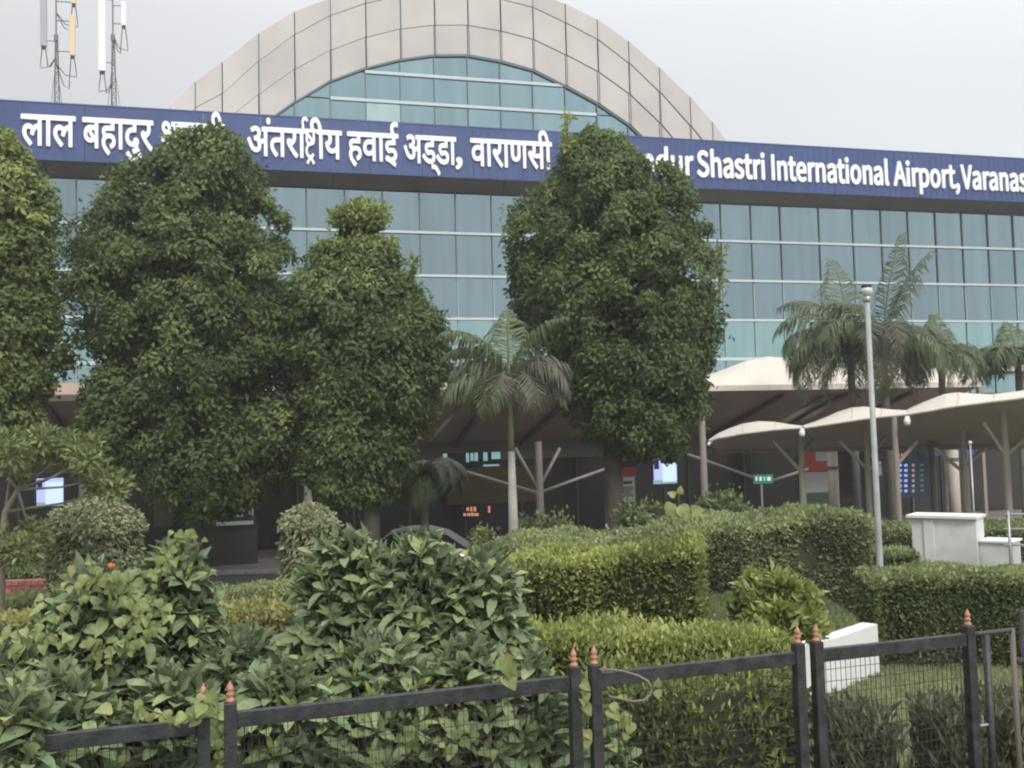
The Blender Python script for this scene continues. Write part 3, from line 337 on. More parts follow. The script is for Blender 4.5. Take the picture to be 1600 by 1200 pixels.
'B': (230, "31,-10 27,-8 24,0 24,256 27,264 35,268 111,268 147,264 180,252 203,226 210,196 208,172 199,154 187,140 208,124 221,100 225,76 216,36 191,9 159,-6 115,-11 79,38 79,111 111,112 139,109 159,100 167,92 171,76 168,60 158,48 139,40 111,37 79,159 79,220 131,218 146,212 153,204 156,192 153,176 147,169 131,162 103,159", "4,6,5 4,7,6 3,7,4 3,8,7 2,33,3 33,8,3 33,9,8 33,34,9 34,10,9 2,32,33 35,10,34 36,10,35 37,10,36 37,11,10 38,11,37 39,11,38 39,12,11 40,12,39 41,12,40 2,22,32 22,41,32 22,12,41 22,13,12 22,14,13 22,23,14 23,24,14 24,15,14 2,21,22 25,15,24 26,15,25 26,16,15 27,16,26 28,16,27 28,17,16 29,17,28 30,17,29 31,17,30 2,31,21 2,17,31 2,18,17 2,19,18 1,19,2 1,20,19 0,20,1"),
'h': (213, "28,-10 24,-8 21,0 21,276 24,286 32,290 64,290 70,288 74,284 76,189 88,196 108,204 128,206 156,200 180,180 191,156 192,147 195,120 195,0 192,-8 184,-11 152,-11 145,-8 142,-4 141,116 139,136 132,150 128,153 116,156 104,154 96,150 84,142 75,132 75,-4 72,-8 64,-11", "4,6,5 4,7,6 4,8,7 3,8,4 3,9,8 2,9,3 11,13,12 10,13,11 10,14,13 9,14,10 2,32,9 32,31,9 31,30,9 30,29,9 29,14,9 29,28,14 28,15,14 27,15,28 27,16,15 26,16,27 25,16,26 25,17,16 24,17,25 2,33,32 24,18,17 23,18,24 1,33,2 23,19,18 1,34,33 22,19,23 0,34,1 0,35,34 21,19,22 21,20,19"),
'd': (217, "83,-13 59,-7 35,12 31,16 14,48 8,96 15,140 35,176 67,199 103,206 119,204 139,197 142,200 142,276 143,284 151,290 187,290 191,288 196,280 196,0 192,-8 187,-11 155,-10 151,-8 147,1 135,-6 115,-13 99,-15 99,35 87,38 75,48 66,68 63,96 66,120 76,140 91,153 103,156 111,157 123,154 141,144 142,56 135,46 123,38 111,34", "14,16,15 14,17,16 14,18,17 13,18,14 13,19,18 12,19,13 8,10,9 8,11,10 11,19,12 7,11,8 7,37,11 37,38,11 38,39,11 39,19,11 6,36,7 36,37,7 6,35,36 6,34,35 40,19,39 5,34,6 5,33,34 5,32,33 4,32,5 4,31,32 4,30,31 41,19,40 3,30,4 3,29,30 42,19,41 3,28,29 43,19,42 3,43,28 3,19,43 2,19,3 1,24,2 24,19,2 1,25,24 23,19,24 23,20,19 1,26,25 0,26,1 22,20,23 22,21,20 27,26,0"),
'u': (213, "74,-13 58,-10 38,5 34,10 22,36 18,72 19,192 22,198 30,201 62,201 67,200 71,196 73,188 73,76 74,56 78,44 86,37 98,34 106,35 118,40 134,55 138,60 138,192 142,198 150,201 182,201 190,197 192,192 191,-4 188,-8 182,-11 154,-11 146,-7 142,5 128,-4 110,-13 90,-15", "7,9,8 7,10,9 23,25,24 23,26,25 7,11,10 6,11,7 22,26,23 22,27,26 6,12,11 5,12,6 21,27,22 21,28,27 5,13,12 5,14,13 4,14,5 20,28,21 4,15,14 19,28,20 4,16,15 18,28,19 4,17,16 3,17,4 17,28,18 3,33,17 33,28,17 2,33,3 1,33,2 1,34,33 32,28,33 1,35,34 32,29,28 31,29,32 31,30,29 0,35,1 36,35,0"),
'r': (136, "28,-10 24,-8 21,0 21,188 23,196 32,201 60,201 68,196 72,186 80,193 96,202 116,206 124,206 136,203 146,196 147,188 140,158 132,152 112,155 101,152 95,148 84,137 76,120 75,-4 72,-8 64,-11", "10,12,11 10,13,12 10,14,13 9,14,10 4,6,5 4,7,6 3,7,4 3,8,7 9,15,14 8,15,9 2,8,3 8,16,15 2,22,8 22,21,8 21,20,8 20,19,8 19,18,8 18,16,8 18,17,16 2,23,22 1,23,2 1,24,23 0,24,1 0,25,24"),
'S': (209, "81,-13 53,-5 29,8 7,28 6,36 8,40 28,64 37,67 71,44 89,37 105,35 125,37 138,44 145,52 149,64 148,76 141,86 129,94 57,127 37,144 24,164 18,196 25,225 45,251 73,266 109,272 133,270 157,262 176,252 190,240 194,236 196,228 177,203 169,198 163,200 139,216 125,220 109,222 93,220 81,213 76,208 73,196 77,184 84,176 93,170 167,136 185,121 200,96 205,68 198,36 176,8 145,-10 109,-15", "24,26,25 24,27,26 23,27,24 23,28,27 23,29,28 22,29,23 22,30,29 22,31,30 22,37,31 37,36,31 36,35,31 35,32,31 21,38,22 38,37,22 21,39,38 34,32,35 21,40,39 21,41,40 34,33,32 20,41,21 20,42,41 20,43,42 20,44,43 20,45,44 19,45,20 18,45,19 18,46,45 17,46,18 17,47,46 17,48,47 16,48,17 15,48,16 14,48,15 14,49,48 6,8,7 5,8,6 13,49,14 12,49,13 5,9,8 11,49,12 4,9,5 4,10,9 10,49,11 3,10,4 10,50,49 3,50,10 2,50,3 1,50,2 1,51,50 0,51,1 0,52,51"),
's': (164, "59,-13 35,-5 7,12 0,20 3,30 19,51 27,54 55,38 67,33 83,31 95,33 103,38 108,44 107,55 99,64 51,85 31,98 17,116 11,144 16,168 31,188 55,201 87,206 107,204 123,199 139,191 155,179 157,172 155,168 135,143 127,143 107,155 87,159 71,155 67,152 64,144 67,136 71,131 119,111 139,99 156,80 162,52 155,24 139,3 111,-11 83,-15", "21,23,22 21,24,23 20,24,21 20,25,24 20,26,25 19,26,20 19,27,26 19,28,27 18,32,19 32,28,19 32,31,28 31,29,28 18,33,32 18,34,33 30,29,31 18,35,34 17,35,18 17,36,35 17,37,36 17,38,37 16,38,17 16,39,38 16,40,39 15,40,16 14,40,15 14,41,40 13,41,14 12,41,13 5,7,6 12,42,41 4,7,5 11,42,12 4,8,7 10,42,11 4,9,8 9,42,10 4,42,9 3,42,4 3,43,42 2,43,3 1,43,2 1,44,43 0,44,1 0,45,44"),
't': (132, "74,-12 62,-10 42,6 31,28 27,60 27,152 6,154 2,157 -2,164 -2,188 1,196 6,199 26,200 29,204 33,248 35,252 42,255 70,255 78,251 81,244 81,212 82,202 126,200 130,197 132,192 132,164 128,156 122,153 86,153 81,152 81,60 83,44 90,34 102,33 122,38 127,36 131,32 138,4 138,-1 134,-6 114,-13 94,-15", "15,17,16 15,18,17 14,18,15 14,19,18 13,19,14 13,20,19 13,21,20 12,21,13 12,22,21 11,22,12 11,23,22 10,23,11 10,24,23 9,24,10 9,25,24 8,25,9 7,25,8 7,26,25 6,26,7 6,27,26 5,28,6 28,27,6 5,29,28 4,29,5 4,30,29 3,30,4 3,31,30 3,32,31 33,35,34 33,36,35 3,33,32 3,36,33 3,37,36 2,37,3 1,37,2 1,38,37 1,39,38 1,40,39 0,40,1 41,40,0"),
'i': (96, "39,220 27,226 19,236 16,252 19,264 24,272 35,280 47,282 59,281 71,273 78,264 81,252 79,240 72,228 63,222 51,219 27,-10 23,-6 21,0 21,192 23,197 31,201 67,201 74,196 75,188 75,-4 67,-11", "20,22,21 20,23,22 19,23,20 19,24,23 18,24,19 18,25,24 17,25,18 17,26,25 16,26,17 6,8,7 6,9,8 5,9,6 5,10,9 4,10,5 3,10,4 3,11,10 2,11,3 2,12,11 2,13,12 1,13,2 1,14,13 0,14,1 0,15,14"),
'I': (103, "31,-10 27,-8 24,0 25,260 27,264 35,268 71,267 76,264 79,256 79,0 75,-8 71,-10", "4,6,5 4,7,6 3,7,4 3,8,7 2,8,3 2,9,8 1,9,2 1,10,9 0,10,1 0,11,10"),
'n': (214, "28,-10 24,-8 21,0 21,188 23,196 28,200 60,201 68,196 72,186 84,194 104,203 128,206 156,200 176,185 180,180 192,152 195,120 195,64 195,0 192,-7 184,-11 152,-11 145,-8 141,0 141,116 139,136 134,148 128,153 116,156 100,152 84,142 75,132 75,-4 72,-8 64,-11", "10,12,11 9,12,10 5,7,6 4,7,5 9,13,12 3,7,4 3,8,7 8,13,9 2,8,3 2,31,8 31,30,8 30,29,8 29,13,8 29,14,13 29,28,14 28,15,14 27,15,28 26,15,27 26,16,15 25,16,26 24,16,25 2,32,31 24,17,16 23,17,24 23,18,17 1,32,2 22,18,23 22,19,18 1,33,32 22,20,19 0,33,1 0,34,33 21,20,22"),
'e': (194, "94,-13 70,-8 38,13 16,48 7,96 17,144 36,176 63,196 70,199 102,206 142,197 166,179 182,152 185,144 190,104 188,84 182,78 64,76 66,64 74,50 90,37 110,33 122,33 134,35 154,45 162,47 168,44 181,20 182,12 178,6 146,-10 130,-14 110,-15 66,121 64,124 66,132 74,144 90,155 102,158 118,156 130,148 138,132 139,124 134,121", "8,10,9 7,10,8 7,11,10 6,11,7 6,12,11 5,38,6 38,12,6 5,37,38 39,12,38 40,12,39 5,36,37 40,13,12 41,13,40 4,36,5 4,35,36 41,14,13 4,34,35 42,14,41 4,33,34 43,14,42 4,43,33 4,14,43 4,15,14 3,17,4 17,15,4 17,16,15 3,18,17 3,19,18 3,20,19 2,20,3 24,26,25 23,26,24 23,27,26 2,21,20 22,27,23 2,22,21 2,27,22 2,28,27 1,28,2 1,29,28 1,30,29 0,30,1 0,31,30 32,31,0"),
'o': (212, "90,-13 66,-7 36,16 16,48 7,96 15,140 38,178 70,199 106,206 120,204 142,199 176,176 198,140 205,92 196,48 174,13 142,-8 106,-16 98,35 86,39 74,51 66,68 62,96 65,120 74,140 90,153 106,157 110,156 122,153 138,140 147,120 150,92 146,68 136,48 122,37 106,33", "7,9,8 7,10,9 6,10,7 6,11,10 5,11,6 5,26,11 26,12,11 5,25,26 27,12,26 28,12,27 5,24,25 29,12,28 4,24,5 4,23,24 30,12,29 30,13,12 4,22,23 31,13,30 3,22,4 3,21,22 32,13,31 32,14,13 3,20,21 33,14,32 3,19,20 2,19,3 34,14,33 34,15,14 2,18,19 35,15,34 2,35,18 2,15,35 1,15,2 1,16,15 0,16,1 0,17,16"),
'A': (213, "-2,-10 -9,-4 -9,4 78,260 82,265 90,268 126,268 132,264 174,146 222,4 222,-4 219,-8 214,-11 178,-11 170,-8 146,64 142,67 70,67 66,64 42,-8 34,-11 86,115 83,116 84,120 106,191 111,176 129,116", "4,6,5 4,7,6 3,7,4 3,8,7 2,24,3 24,8,3 2,23,24 25,8,24 26,8,25 26,9,8 2,22,23 2,21,22 21,9,26 2,18,21 18,17,21 17,16,21 16,15,21 15,9,21 2,19,18 14,9,15 1,19,2 14,10,9 0,19,1 14,11,10 0,20,19 13,11,14 13,12,11"),
'p': (217, "28,-90 24,-88 21,-80 21,188 23,196 27,200 32,201 60,201 64,199 72,189 88,198 104,204 124,206 160,198 178,184 188,174 204,140 209,96 201,48 182,16 152,-7 116,-16 100,-14 76,-5 75,-84 72,-88 64,-91 100,35 84,41 76,48 75,136 84,144 104,155 112,157 124,155 132,153 143,144 152,124 154,96 151,72 140,49 128,39 112,34", "11,13,12 10,13,11 5,7,6 5,8,7 4,8,5 4,9,8 9,13,10 9,14,13 3,9,4 3,14,9 2,30,3 30,31,3 31,32,3 32,14,3 32,33,14 33,15,14 33,34,15 34,16,15 35,16,34 36,16,35 37,16,36 37,17,16 2,29,30 38,17,37 39,17,38 39,18,17 40,18,39 41,18,40 2,28,29 41,19,18 2,27,28 42,19,41 2,23,27 23,42,27 23,19,42 23,20,19 2,24,23 22,20,23 22,21,20 1,24,2 1,25,24 0,25,1 0,26,25"),
',': (97, "19,-74 8,-50 9,-42 34,-22 39,-10 27,-4 19,7 15,22 17,34 25,46 35,52 47,55 55,54 67,51 78,42 86,26 88,6 85,-18 73,-42 55,-63 31,-77 23,-77", "10,12,11 10,13,12 9,13,10 9,14,13 8,14,9 8,15,14 7,15,8 7,16,15 6,16,7 5,16,6 5,17,16 4,17,5 3,17,4 3,18,17 2,18,3 1,18,2 1,19,18 0,19,1 0,20,19 21,20,0"),
'V': (201, "76,-9 71,0 -10,252 -10,260 -8,264 0,268 36,267 42,264 100,72 104,78 108,92 160,264 168,268 204,267 212,260 211,252 130,-4 127,-8 120,-11 84,-11", "4,6,5 11,13,12 4,7,6 11,14,13 3,7,4 3,8,7 10,14,11 2,8,3 10,15,14 1,8,2 10,16,15 9,16,10 8,16,9 1,16,8 0,16,1 0,17,16 0,18,17 19,18,0"),
}

# ================================================================== GROUND
ys = [-60, -10, 0, 3, 6, 9, 12, 15.5] + [15.5+8.5*i/10 for i in range(1, 11)] + [30, 60, 200, 1500]
def strip(name, x0, x1, ya, yb, m, dz=0.0, **kw):
    b = MB(); yy = [ya]+[y for y in ys if ya < y < yb]+[yb]
    for a, c in zip(yy[:-1], yy[1:]):
        b.poly([(x0, a, ground_z(a)+dz), (x1, a, ground_z(a)+dz), (x1, c, ground_z(c)+dz), (x0, c, ground_z(c)+dz)])
    return b.build(name, m, kind='structure', **kw)
strip('ground', -1500, 1500, -60, 1500, M['grass'])
strip('forecourt_road', -80, 90, 25.0, 33.0, M['asphalt'], .004)
strip('pavement', -80, 90, 33.0, 60, M['paving'], .008)
strip('near_road', -80, 90, -60, 2.6, M['asphalt'], .004)
MB().box(-80, 90, 24.7, 25.0, 0, .13).box(-80, 90, 32.9, 33.1, 0, .13).build('kerb', M['kerb'], kind='structure')

# ================================================================== TERMINAL BUILDING
sL, _ = PF(-260, 400); sR, _ = PF(1900, 400)
B = empty('terminal_building', Wf(8, 0), 'airport terminal with a wide glass front and a curved arch gable above', 'building')
mx_px = [-62, -1, 59, 119, 181, 242, 302, 362, 421, 479, 539, 598, 656, 712, 768, 822, 876, 928, 979, 1029, 1078, 1126, 1173, 1219, 1279, 1332, 1376, 1418, 1461, 1502, 1542, 1582, 1621, 1660, 1699, 1737]
ms = [PF(x, 350)[0] for x in mx_px]
rows_z = [PF(1150, y)[1] for y in (318, 377.5, 439, 500.5, 561, 622)]
for ci in range(len(ms)-1):
    for ri in range(5):
        z1, z0 = rows_z[ri]-.035, rows_z[ri+1]+.035
        g = M['glass'] if ri < 3 else M['glass_pale']
        t = random.uniform(-.006, .006)
        b = MB(); a0, a1 = ms[ci]+.03, ms[ci+1]-.03
        b.hexa([Wf(a0, z0, t), Wf(a1, z0, -t), Wf(a1, z0, -t-.02), Wf(a0, z0, t-.02)], [Wf(a0, z1, t), Wf(a1, z1, -t), Wf(a1, z1, -t-.02), Wf(a0, z1, t-.02)])
        b.build('window_pane', g, B)
for i, s in enumerate(ms):
    MB().fbox(s-.020, s+.020, rows_z[2]+.05, rows_z[0], -.05, .07).build('mullion', M['mull'], B)
    MB().fbox(s-.022, s+.022, rows_z[5], rows_z[2]-.05, -.05, .05).build('mullion', M['mull_l'], B)
for r in range(1, 5):
    w = .055 if r in (1, 2, 3) else .08
    for ci in range(0, len(ms)-1, 5):
        MB().fbox(ms[ci]+.001, ms[min(ci+5, len(ms)-1)]-.004, rows_z[r]-w, rows_z[r]+w*.8, -.03, .13).build('transom', M['transom'], B)
# interior seen through the glass: floor slab, back wall, columns
MB().fbox(sL, sR, rows_z[5]-.5, rows_z[5]-.06, -14, -.1).build('floor_slab', M['floor'], B)
MB().fbox(sL, sR, rows_z[5], rows_z[0]+.5, -14, -13.8).build('back_wall', M['inner'], B)
MB().fbox(sL, sR, rows_z[0]+.05, rows_z[0]+.3, -14, -.1).build('ceiling', M['inner'], B)
for x in (60, 420, 800, 1068, 1262, 1530, 1800):
    s = PF(x, 420, -2.5)[0]; MB().fbox(s-.28, s+.28, rows_z[5]-.05, rows_z[0], -2.7, -2.3).build('interior_column', M['innerc'], B)
for x in (250, 640, 980, 1180, 1440):
    s = PF(x, 480, -6)[0]; MB().fbox(s-1.1, s+1.1, rows_z[5], rows_z[5]+1.3, -6.5, -6).build('counter', M['innerc'], B)
# band between the glass and the sign: dark gasket, sloping brown soffit
zt = rows_z[0]
OFFS = 1.0
zb_blue = PF(1600, 316, OFFS)[1]; zt_blue = PF(800, 203, OFFS)[1]
zsoff = PF(800, 305, .15)[1]
MB().fbox(sL, sR, zt-.02, zsoff+.02, -.2, .14).build('gasket_band', M['dark'], B)
n = 18
for i in range(n):
    a, c = sL+(sR-sL)*i/n+.01, sL+(sR-sL)*(i+1)/n-.01
    b = MB(); b.hexa([Wf(a, zsoff+.03, .15), Wf(c, zsoff+.03, .15), Wf(c, zb_blue+.5, -.3), Wf(a, zb_blue+.5, -.3)], [Wf(a, zb_blue, OFFS-.12), Wf(c, zb_blue, OFFS-.12), Wf(c, zb_blue+.5, OFFS-.12), Wf(a, zb_blue+.5, OFFS-.12)])
    b.build('soffit_panel', M['soffit'], B)
# flat roof
MB().fbox(sL, sR, zt_blue-.9, zt_blue-.5, -30, .5).build('roof', M['roof'], B)
# parapet back of sign
# ---- blue sign band
SG = empty('name_sign', Wf(4, zb_blue, OFFS), 'long blue sign band with white Hindi and English lettering above the glass front', 'sign')
n = 30
for i in range(n):
    a, c = sL+(sR-sL)*i/n+.006, sL+(sR-sL)*(i+1)/n-.006
    MB().fbox(a, c, zb_blue, zt_blue, OFFS-.12, OFFS).build('blue_panel', M['blue'], SG)
rb = MB(); s = sL
while s < sR:
    rb.fbox(s-.015, s+.015, zb_blue+.02, zt_blue-.02, OFFS, OFFS+.012); s += .33
rb.build('sheet_ribs', M['blue'], SG, kind='stuff')
MB().fbox(sL, sR, zt_blue, zt_blue+.05, OFFS-.14, OFFS+.02).build('capping', M['blue_rib'], SG)

def glyph_mesh(ch, cache={}):
    if ch in cache: return cache[ch]
    adv, vs, fs = GLYPHS[ch]
    V = [tuple(float(q) for q in p.split(',')) for p in vs.split()]; FS = [tuple(int(q) for q in t.split(',')) for t in fs.split()]
    cache[ch] = (adv, V, FS); return cache[ch]
def strokes(paths, w):
    """thick strokes with round ends, as triangles in glyph units, each stroke on its own level"""
    out = []
    for path in paths:
        V = []; FS = []
        pts = [Vector((p[0], p[1])) for p in path]; L = []; R = []
        for i, p in enumerate(pts):
            d = (pts[min(i+1, len(pts)-1)]-pts[max(i-1, 0)]).normalized(); nn = Vector((-d.y, d.x))
            L.append(p+nn*w/2); R.append(p-nn*w/2)
        V = [tuple(v) for v in L]+[tuple(v) for v in R]; k = len(pts)
        for i in range(k-1): FS.append((k+i, k+i+1, i+1, i))
        out.append((V, FS))
    return out
def arc(cx, cy, rx, ry, a0, a1, n=9):
    return [(cx+rx*math.cos(math.radians(a0+(a1-a0)*i/n)), cy+ry*math.sin(math.radians(a0+(a1-a0)*i/n))) for i in range(n+1)]
def put_word(items, xa, xb, zhead, zbase, unit_h=371.0, base_u=0.0):
    """items: list of (list of shapes, x offset); a word is stretched to the width it has on the wall"""
    lo = min(v[0]+dx for shp, dx in items for V, FS in shp for v in V); hi = max(v[0]+dx for shp, dx in items for V, FS in shp for v in V)
    sa, sb = xa, xb; kx = (sb-sa)/(hi-lo); kz = (zhead-zbase)/unit_h
    lev = 0
    for shp, dx in items:
        b = MB()
        for V, FS in shp:
            lev += 1; o0 = OFFS+.002; o1 = OFFS+.08+.004*(lev % 4)
            m = len(b.v); k = len(V)
            for v in V: b.v.append(tuple(Wf(sa+(v[0]+dx-lo)*kx, zbase+(v[1]-base_u)*kz, o1)))
            for v in V: b.v.append(tuple(Wf(sa+(v[0]+dx-lo)*kx, zbase+(v[1]-base_u)*kz, o0)))
            edges = {}
            for t in FS:
                b.f.append(tuple(m+i for i in t)); b.mi.append(0)
                for i in range(len(t)):
                    e = (t[i], t[(i+1) % len(t)]); edges[e] = 1
            for (i, j) in edges:
                if (j, i) not in edges: b.f.append((m+i, m+k+i, m+k+j, m+j)); b.mi.append(0)
        b.build('letter', M['letter'], SG)
def word_items(seq):
    items = []; x = 0
    for tok in seq:
        if isinstance(tok, str):
            adv, V, FS = glyph_mesh(tok)
            if tok in 'ुं्' and items:
                dx = x
                if tok == 'ं': dx = x+(60 if items[-1][2] == 'अ' else 0)
                items[-1][0].append(([(v[0]+dx-items[-1][1], v[1]) for v in V], FS))
            else: items.append([[(V, FS)], x, tok]); x += adv
        elif tok[0] == 'reph':       # hook above the last letter
            items[-1][0] += [([(v[0]+x-40-items[-1][1], v[1]) for v in V], FS) for V, FS in strokes([[(0, 340)]+[(-2, 400)]+arc(38, 452, 48, 52, 190, 20)], 46)]
        elif tok[0] == 'sht':        # stacked conjunct: small top form, round lower form, caret below
            w = 235; S = strokes([[(-10, 348), (w, 348)], [(30, 348), (30, 240)]+arc(75, 235, 45, 55, 180, 270, 5)+[(120, 190), (160, 200)], [(45, 310), (150, 205)],
                [(168, 348), (168, 215)]+arc(120, 215, 48, 35, 0, -90, 4)+[(80, 172)]+arc(95, 90, 75, 82, 120, 330, 10), [(100, 5), (30, -80)], [(96, 12), (170, -80)]], 44)
            items.append([[ (V, FS) for V, FS in S], x, '']); x += w
    return [(a, b) for a, b, c in items]
zh1 = PF(36, 178.5, OFFS)[1]; zb1 = PF(70, 229, OFFS)[1]
def hindi(seq, xa, xb): 
    put_word(word_items(seq), PF(xa, 210, OFFS)[0], PF(xb, 215, OFFS)[0], zh1, zb1, 379.0, -11)
hindi(['ल', 'ा', 'ल'], 33, 119)
hindi(['ब', 'ह', 'ा', 'द', 'ु', 'र'], 129, 240)
hindi(['श', 'ा', 'स', 'त', 'ी'], 252, 352)
hindi(['अ', 'ं', 'त', 'र', 'ा', ('reph',), ('sht',), 'ी', 'य'], 386, 534)
hindi(['ह', 'व', 'ा', 'ई'], 542, 622)
hindi(['अ', 'ड', '्', 'ड', 'ा'], 630, 712)
hindi(['व', 'ा', 'र', 'ा', 'ण', 'स', 'ी'], 734, 861)
def latin(word, xa, xb, zc=None, h=279.0):
    items = []; x = 0
    for ch in word:
        adv, V, FS = glyph_mesh(ch); items.append(([(V, FS)], x)); x += adv
    put_word(items, PF(xa, 260, OFFS)[0], PF(xb, 265, OFFS)[0], zc or zcap, zbl, h, -11)
zcap = PF(1212, 242, OFFS)[1]; zbl = PF(1212, 282.5, OFFS)[1]
latin('Lal', 880, 922); latin('Bahadur', 936, 1083); latin('Shastri', 1088, 1194); latin('International', 1204, 1387)
latin('Airport,', 1394, 1497); latin('Varanasi', 1499, 1608)
# comma of the Hindi text
adv, V, FS = glyph_mesh(',')
zc0 = PF(716, 248, OFFS)[1]
put_word([([(V, FS)], 0)], PF(711, 250, OFFS)[0], PF(722, 250, OFFS)[0], PF(716, 245, OFFS)[1], PF(716, 268, OFFS)[1], 155, -93)

# ---- arch gable
AO = -2.0
jx = [265, 305, 347, 404, 460, 516, 571, 625, 678, 730, 781, 832, 883, 933, 982, 1030, 1078, 1113, 1150]
yo = [166, 128, 97, 52, 18, -3, -22, -36, -45, -45, -34, -14, 6, 30, 64, 105, 151, 190, 240]
ya = [225, 169, 147, 96, 55, 25, 6, -6, -11, -9, -1, 12, 36, 62, 99, 144, 197, 240, 300]
yb = [300, 240, 193, 148, 109, 79, 59, 46, 40, 40, 49, 62, 86, 112, 147, 192, 250, 300, 380]
yi = [400, 310, 250, 198, 159, 126, 106, 93, 86, 86, 95, 109, 134, 161, 194, 240, 310, 380, 470]
zlow = zt_blue-1.2
def ap(x, y):
    s, z = PF(x, y, AO); return s, max(z, zlow)
rings = [[ap(x, y) for x, y in zip(jx, yy)] for yy in (yo, ya, yb, yi)]
for r in range(3):
    for i in range(len(jx)-1):
        (a, za1), (c, zc1) = rings[r][i], rings[r][i+1]; (_, za0), (_, zc0) = rings[r+1][i], rings[r+1][i+1]
        if za1-za0 < .02 and zc1-zc0 < .02: continue
        a += .02; c -= .02; g = .02; tlt = random.uniform(-.004, .004)
        za0 = min(za0+.04, za1-.002); zc0 = min(zc0+.04, zc1-.002)
        b = MB(); b.hexa([Wf(a, za0, AO+tlt), Wf(c, zc0, AO-tlt), Wf(c, zc0, AO-.06), Wf(a, za0, AO-.06)], [Wf(a, za1, AO+tlt), Wf(c, zc1, AO-tlt), Wf(c, zc1, AO-.06), Wf(a, za1, AO-.06)])
        b.build('cladding_panel', M['clad'], B)
b = MB()   # dark backing behind the joints, then the vault roof running back
for i in range(len(jx)-1):
    (a, z1), (c, z2) = rings[0][i], rings[0][i+1]; (_, z0), (_, z3) = rings[3][i], rings[3][i+1]
    b.hexa([Wf(a, z0, AO-.08), Wf(c, z3, AO-.08), Wf(c, z3, AO-.14), Wf(a, z0, AO-.14)], [Wf(a, z1-.03, AO-.08), Wf(c, z2-.03, AO-.08), Wf(c, z2-.03, AO-.14), Wf(a, z1-.03, AO-.14)])
b.build('gable_backing', M['clad_gap'], B)
b = MB()
for i in range(len(jx)-1):
    (a, z1), (c, z2) = rings[0][i], rings[0][i+1]
    b.hexa([Wf(a, z1-.35, AO-.15), Wf(c, z2-.35, AO-.15), Wf(c, z2-.35, AO-28), Wf(a, z1-.35, AO-28)], [Wf(a, z1-.02, AO-.15), Wf(c, z2-.02, AO-.15), Wf(c, z2-.02, AO-28), Wf(a, z1-.02, AO-28)])
b.build('vault_roof', M['roof'], B)
for i, x in enumerate(jx[1:-1], 1):      # fins: some joints carry a proud dark fin
    (s, z1) = rings[0][i]; z0 = max(rings[3][i][1], zlow)
    w = .03 if i % 2 else .018
    MB().fbox(s-w/2, s+w/2, z0, z1-.01, AO-.04, AO+.03).build('joint_fin', M['mull'] if i % 2 else M['clad_gap'], B)
# arch glass
zA = [PF(700, 120.5, AO)[1], PF(700, 164, AO)[1]]
gi = [k for k in range(len(jx)) if rings[3][k][1] > zlow+.01]
lo_i, hi_i = gi[0]-1, gi[-1]+1
for i in range(lo_i, hi_i):
    (a, z1), (c, z2) = rings[3][i], rings[3][i+1]
    cuts = [zlow, zA[1]-1.05*(zA[0]-zA[1]), zA[1], zA[0], 99]
    for k in range(4):
        lo, hi = cuts[k]+.03, cuts[k+1]-.03
        A_, C_ = a+.03, c-.03; l1, l2 = z1-.02, z2-.02; lin = lambda s_: l1+(l2-l1)*(s_-A_)/(C_-A_)
        xs_ = sorted([A_, C_]+[A_+(q_-l1)*(C_-A_)/(l2-l1) for q_ in (lo, hi) if abs(l2-l1) > 1e-6 and A_ < A_+(q_-l1)*(C_-A_)/(l2-l1) < C_])
        top = [(s_, min(hi, lin(s_))) for s_ in xs_ if lin(s_) >= lo-1e-6]
        if len(top) < 2 or max(t_[1] for t_ in top)-lo < .02: continue
        g = M['glass_cyan'] if (jx[i] == 571 and k == 1) else M['glass_arch']
        tl = random.uniform(-.006, .006); ring_ = [(top[0][0], lo), (top[-1][0], lo)]+[t_ for t_ in reversed(top) if t_[1] > lo+1e-4]
        b = MB(); m_ = len(ring_); dep = lambda s_: tl*(1-2*(s_-A_)/(C_-A_))
        b.poly([Wf(s_, z_, AO-.1+dep(s_)) for s_, z_ in ring_]); b.poly([Wf(s_, z_, AO-.13+dep(s_)) for s_, z_ in reversed(ring_)])
        for q_ in range(m_):
            (s_, z_), (u_, v_) = ring_[q_], ring_[(q_+1) % m_]
            b.poly([Wf(u_, v_, AO-.1+dep(u_)), Wf(s_, z_, AO-.1+dep(s_)), Wf(s_, z_, AO-.13+dep(s_)), Wf(u_, v_, AO-.13+dep(u_))])
        b.build('arch_pane', g, B)
    MB().fbox(a-.022, a+.022, zlow, max(z1-.02, zlow+.05), AO-.16, AO-.03).build('arch_mullion', M['mull'], B)
for k, (xa, xb) in enumerate(((571, 880), (516, 931))):
    MB().fbox(PF(xa, 130, AO)[0], PF(xb, 150, AO)[0], zA[k]-.07, zA[k]+.06, AO-.09, AO+.0).build('arch_transom', M['transom'], B)
b = MB()   # dark edge of the inner arch
for i in range(lo_i, hi_i):
    (a, z1), (c, z2) = rings[3][i], rings[3][i+1]
    if max(z1, z2) <= zlow+.02: continue
    b.hexa([Wf(a, z1-.06, AO-.12), Wf(c, z2-.06, AO-.12), Wf(c, z2-.06, AO+.02), Wf(a, z1-.06, AO+.02)], [Wf(a, z1+.01, AO-.12), Wf(c, z2+.01, AO-.12), Wf(c, z2+.01, AO+.02), Wf(a, z1+.01, AO+.02)])
b.build('arch_edge_trim', M['mull'], B)
MB().fbox(rings[3][lo_i][0], rings[3][hi_i][0], zlow-.1, zlow+5.0, AO-9, AO-8.8).build('arch_back_wall', M['inner'], B)

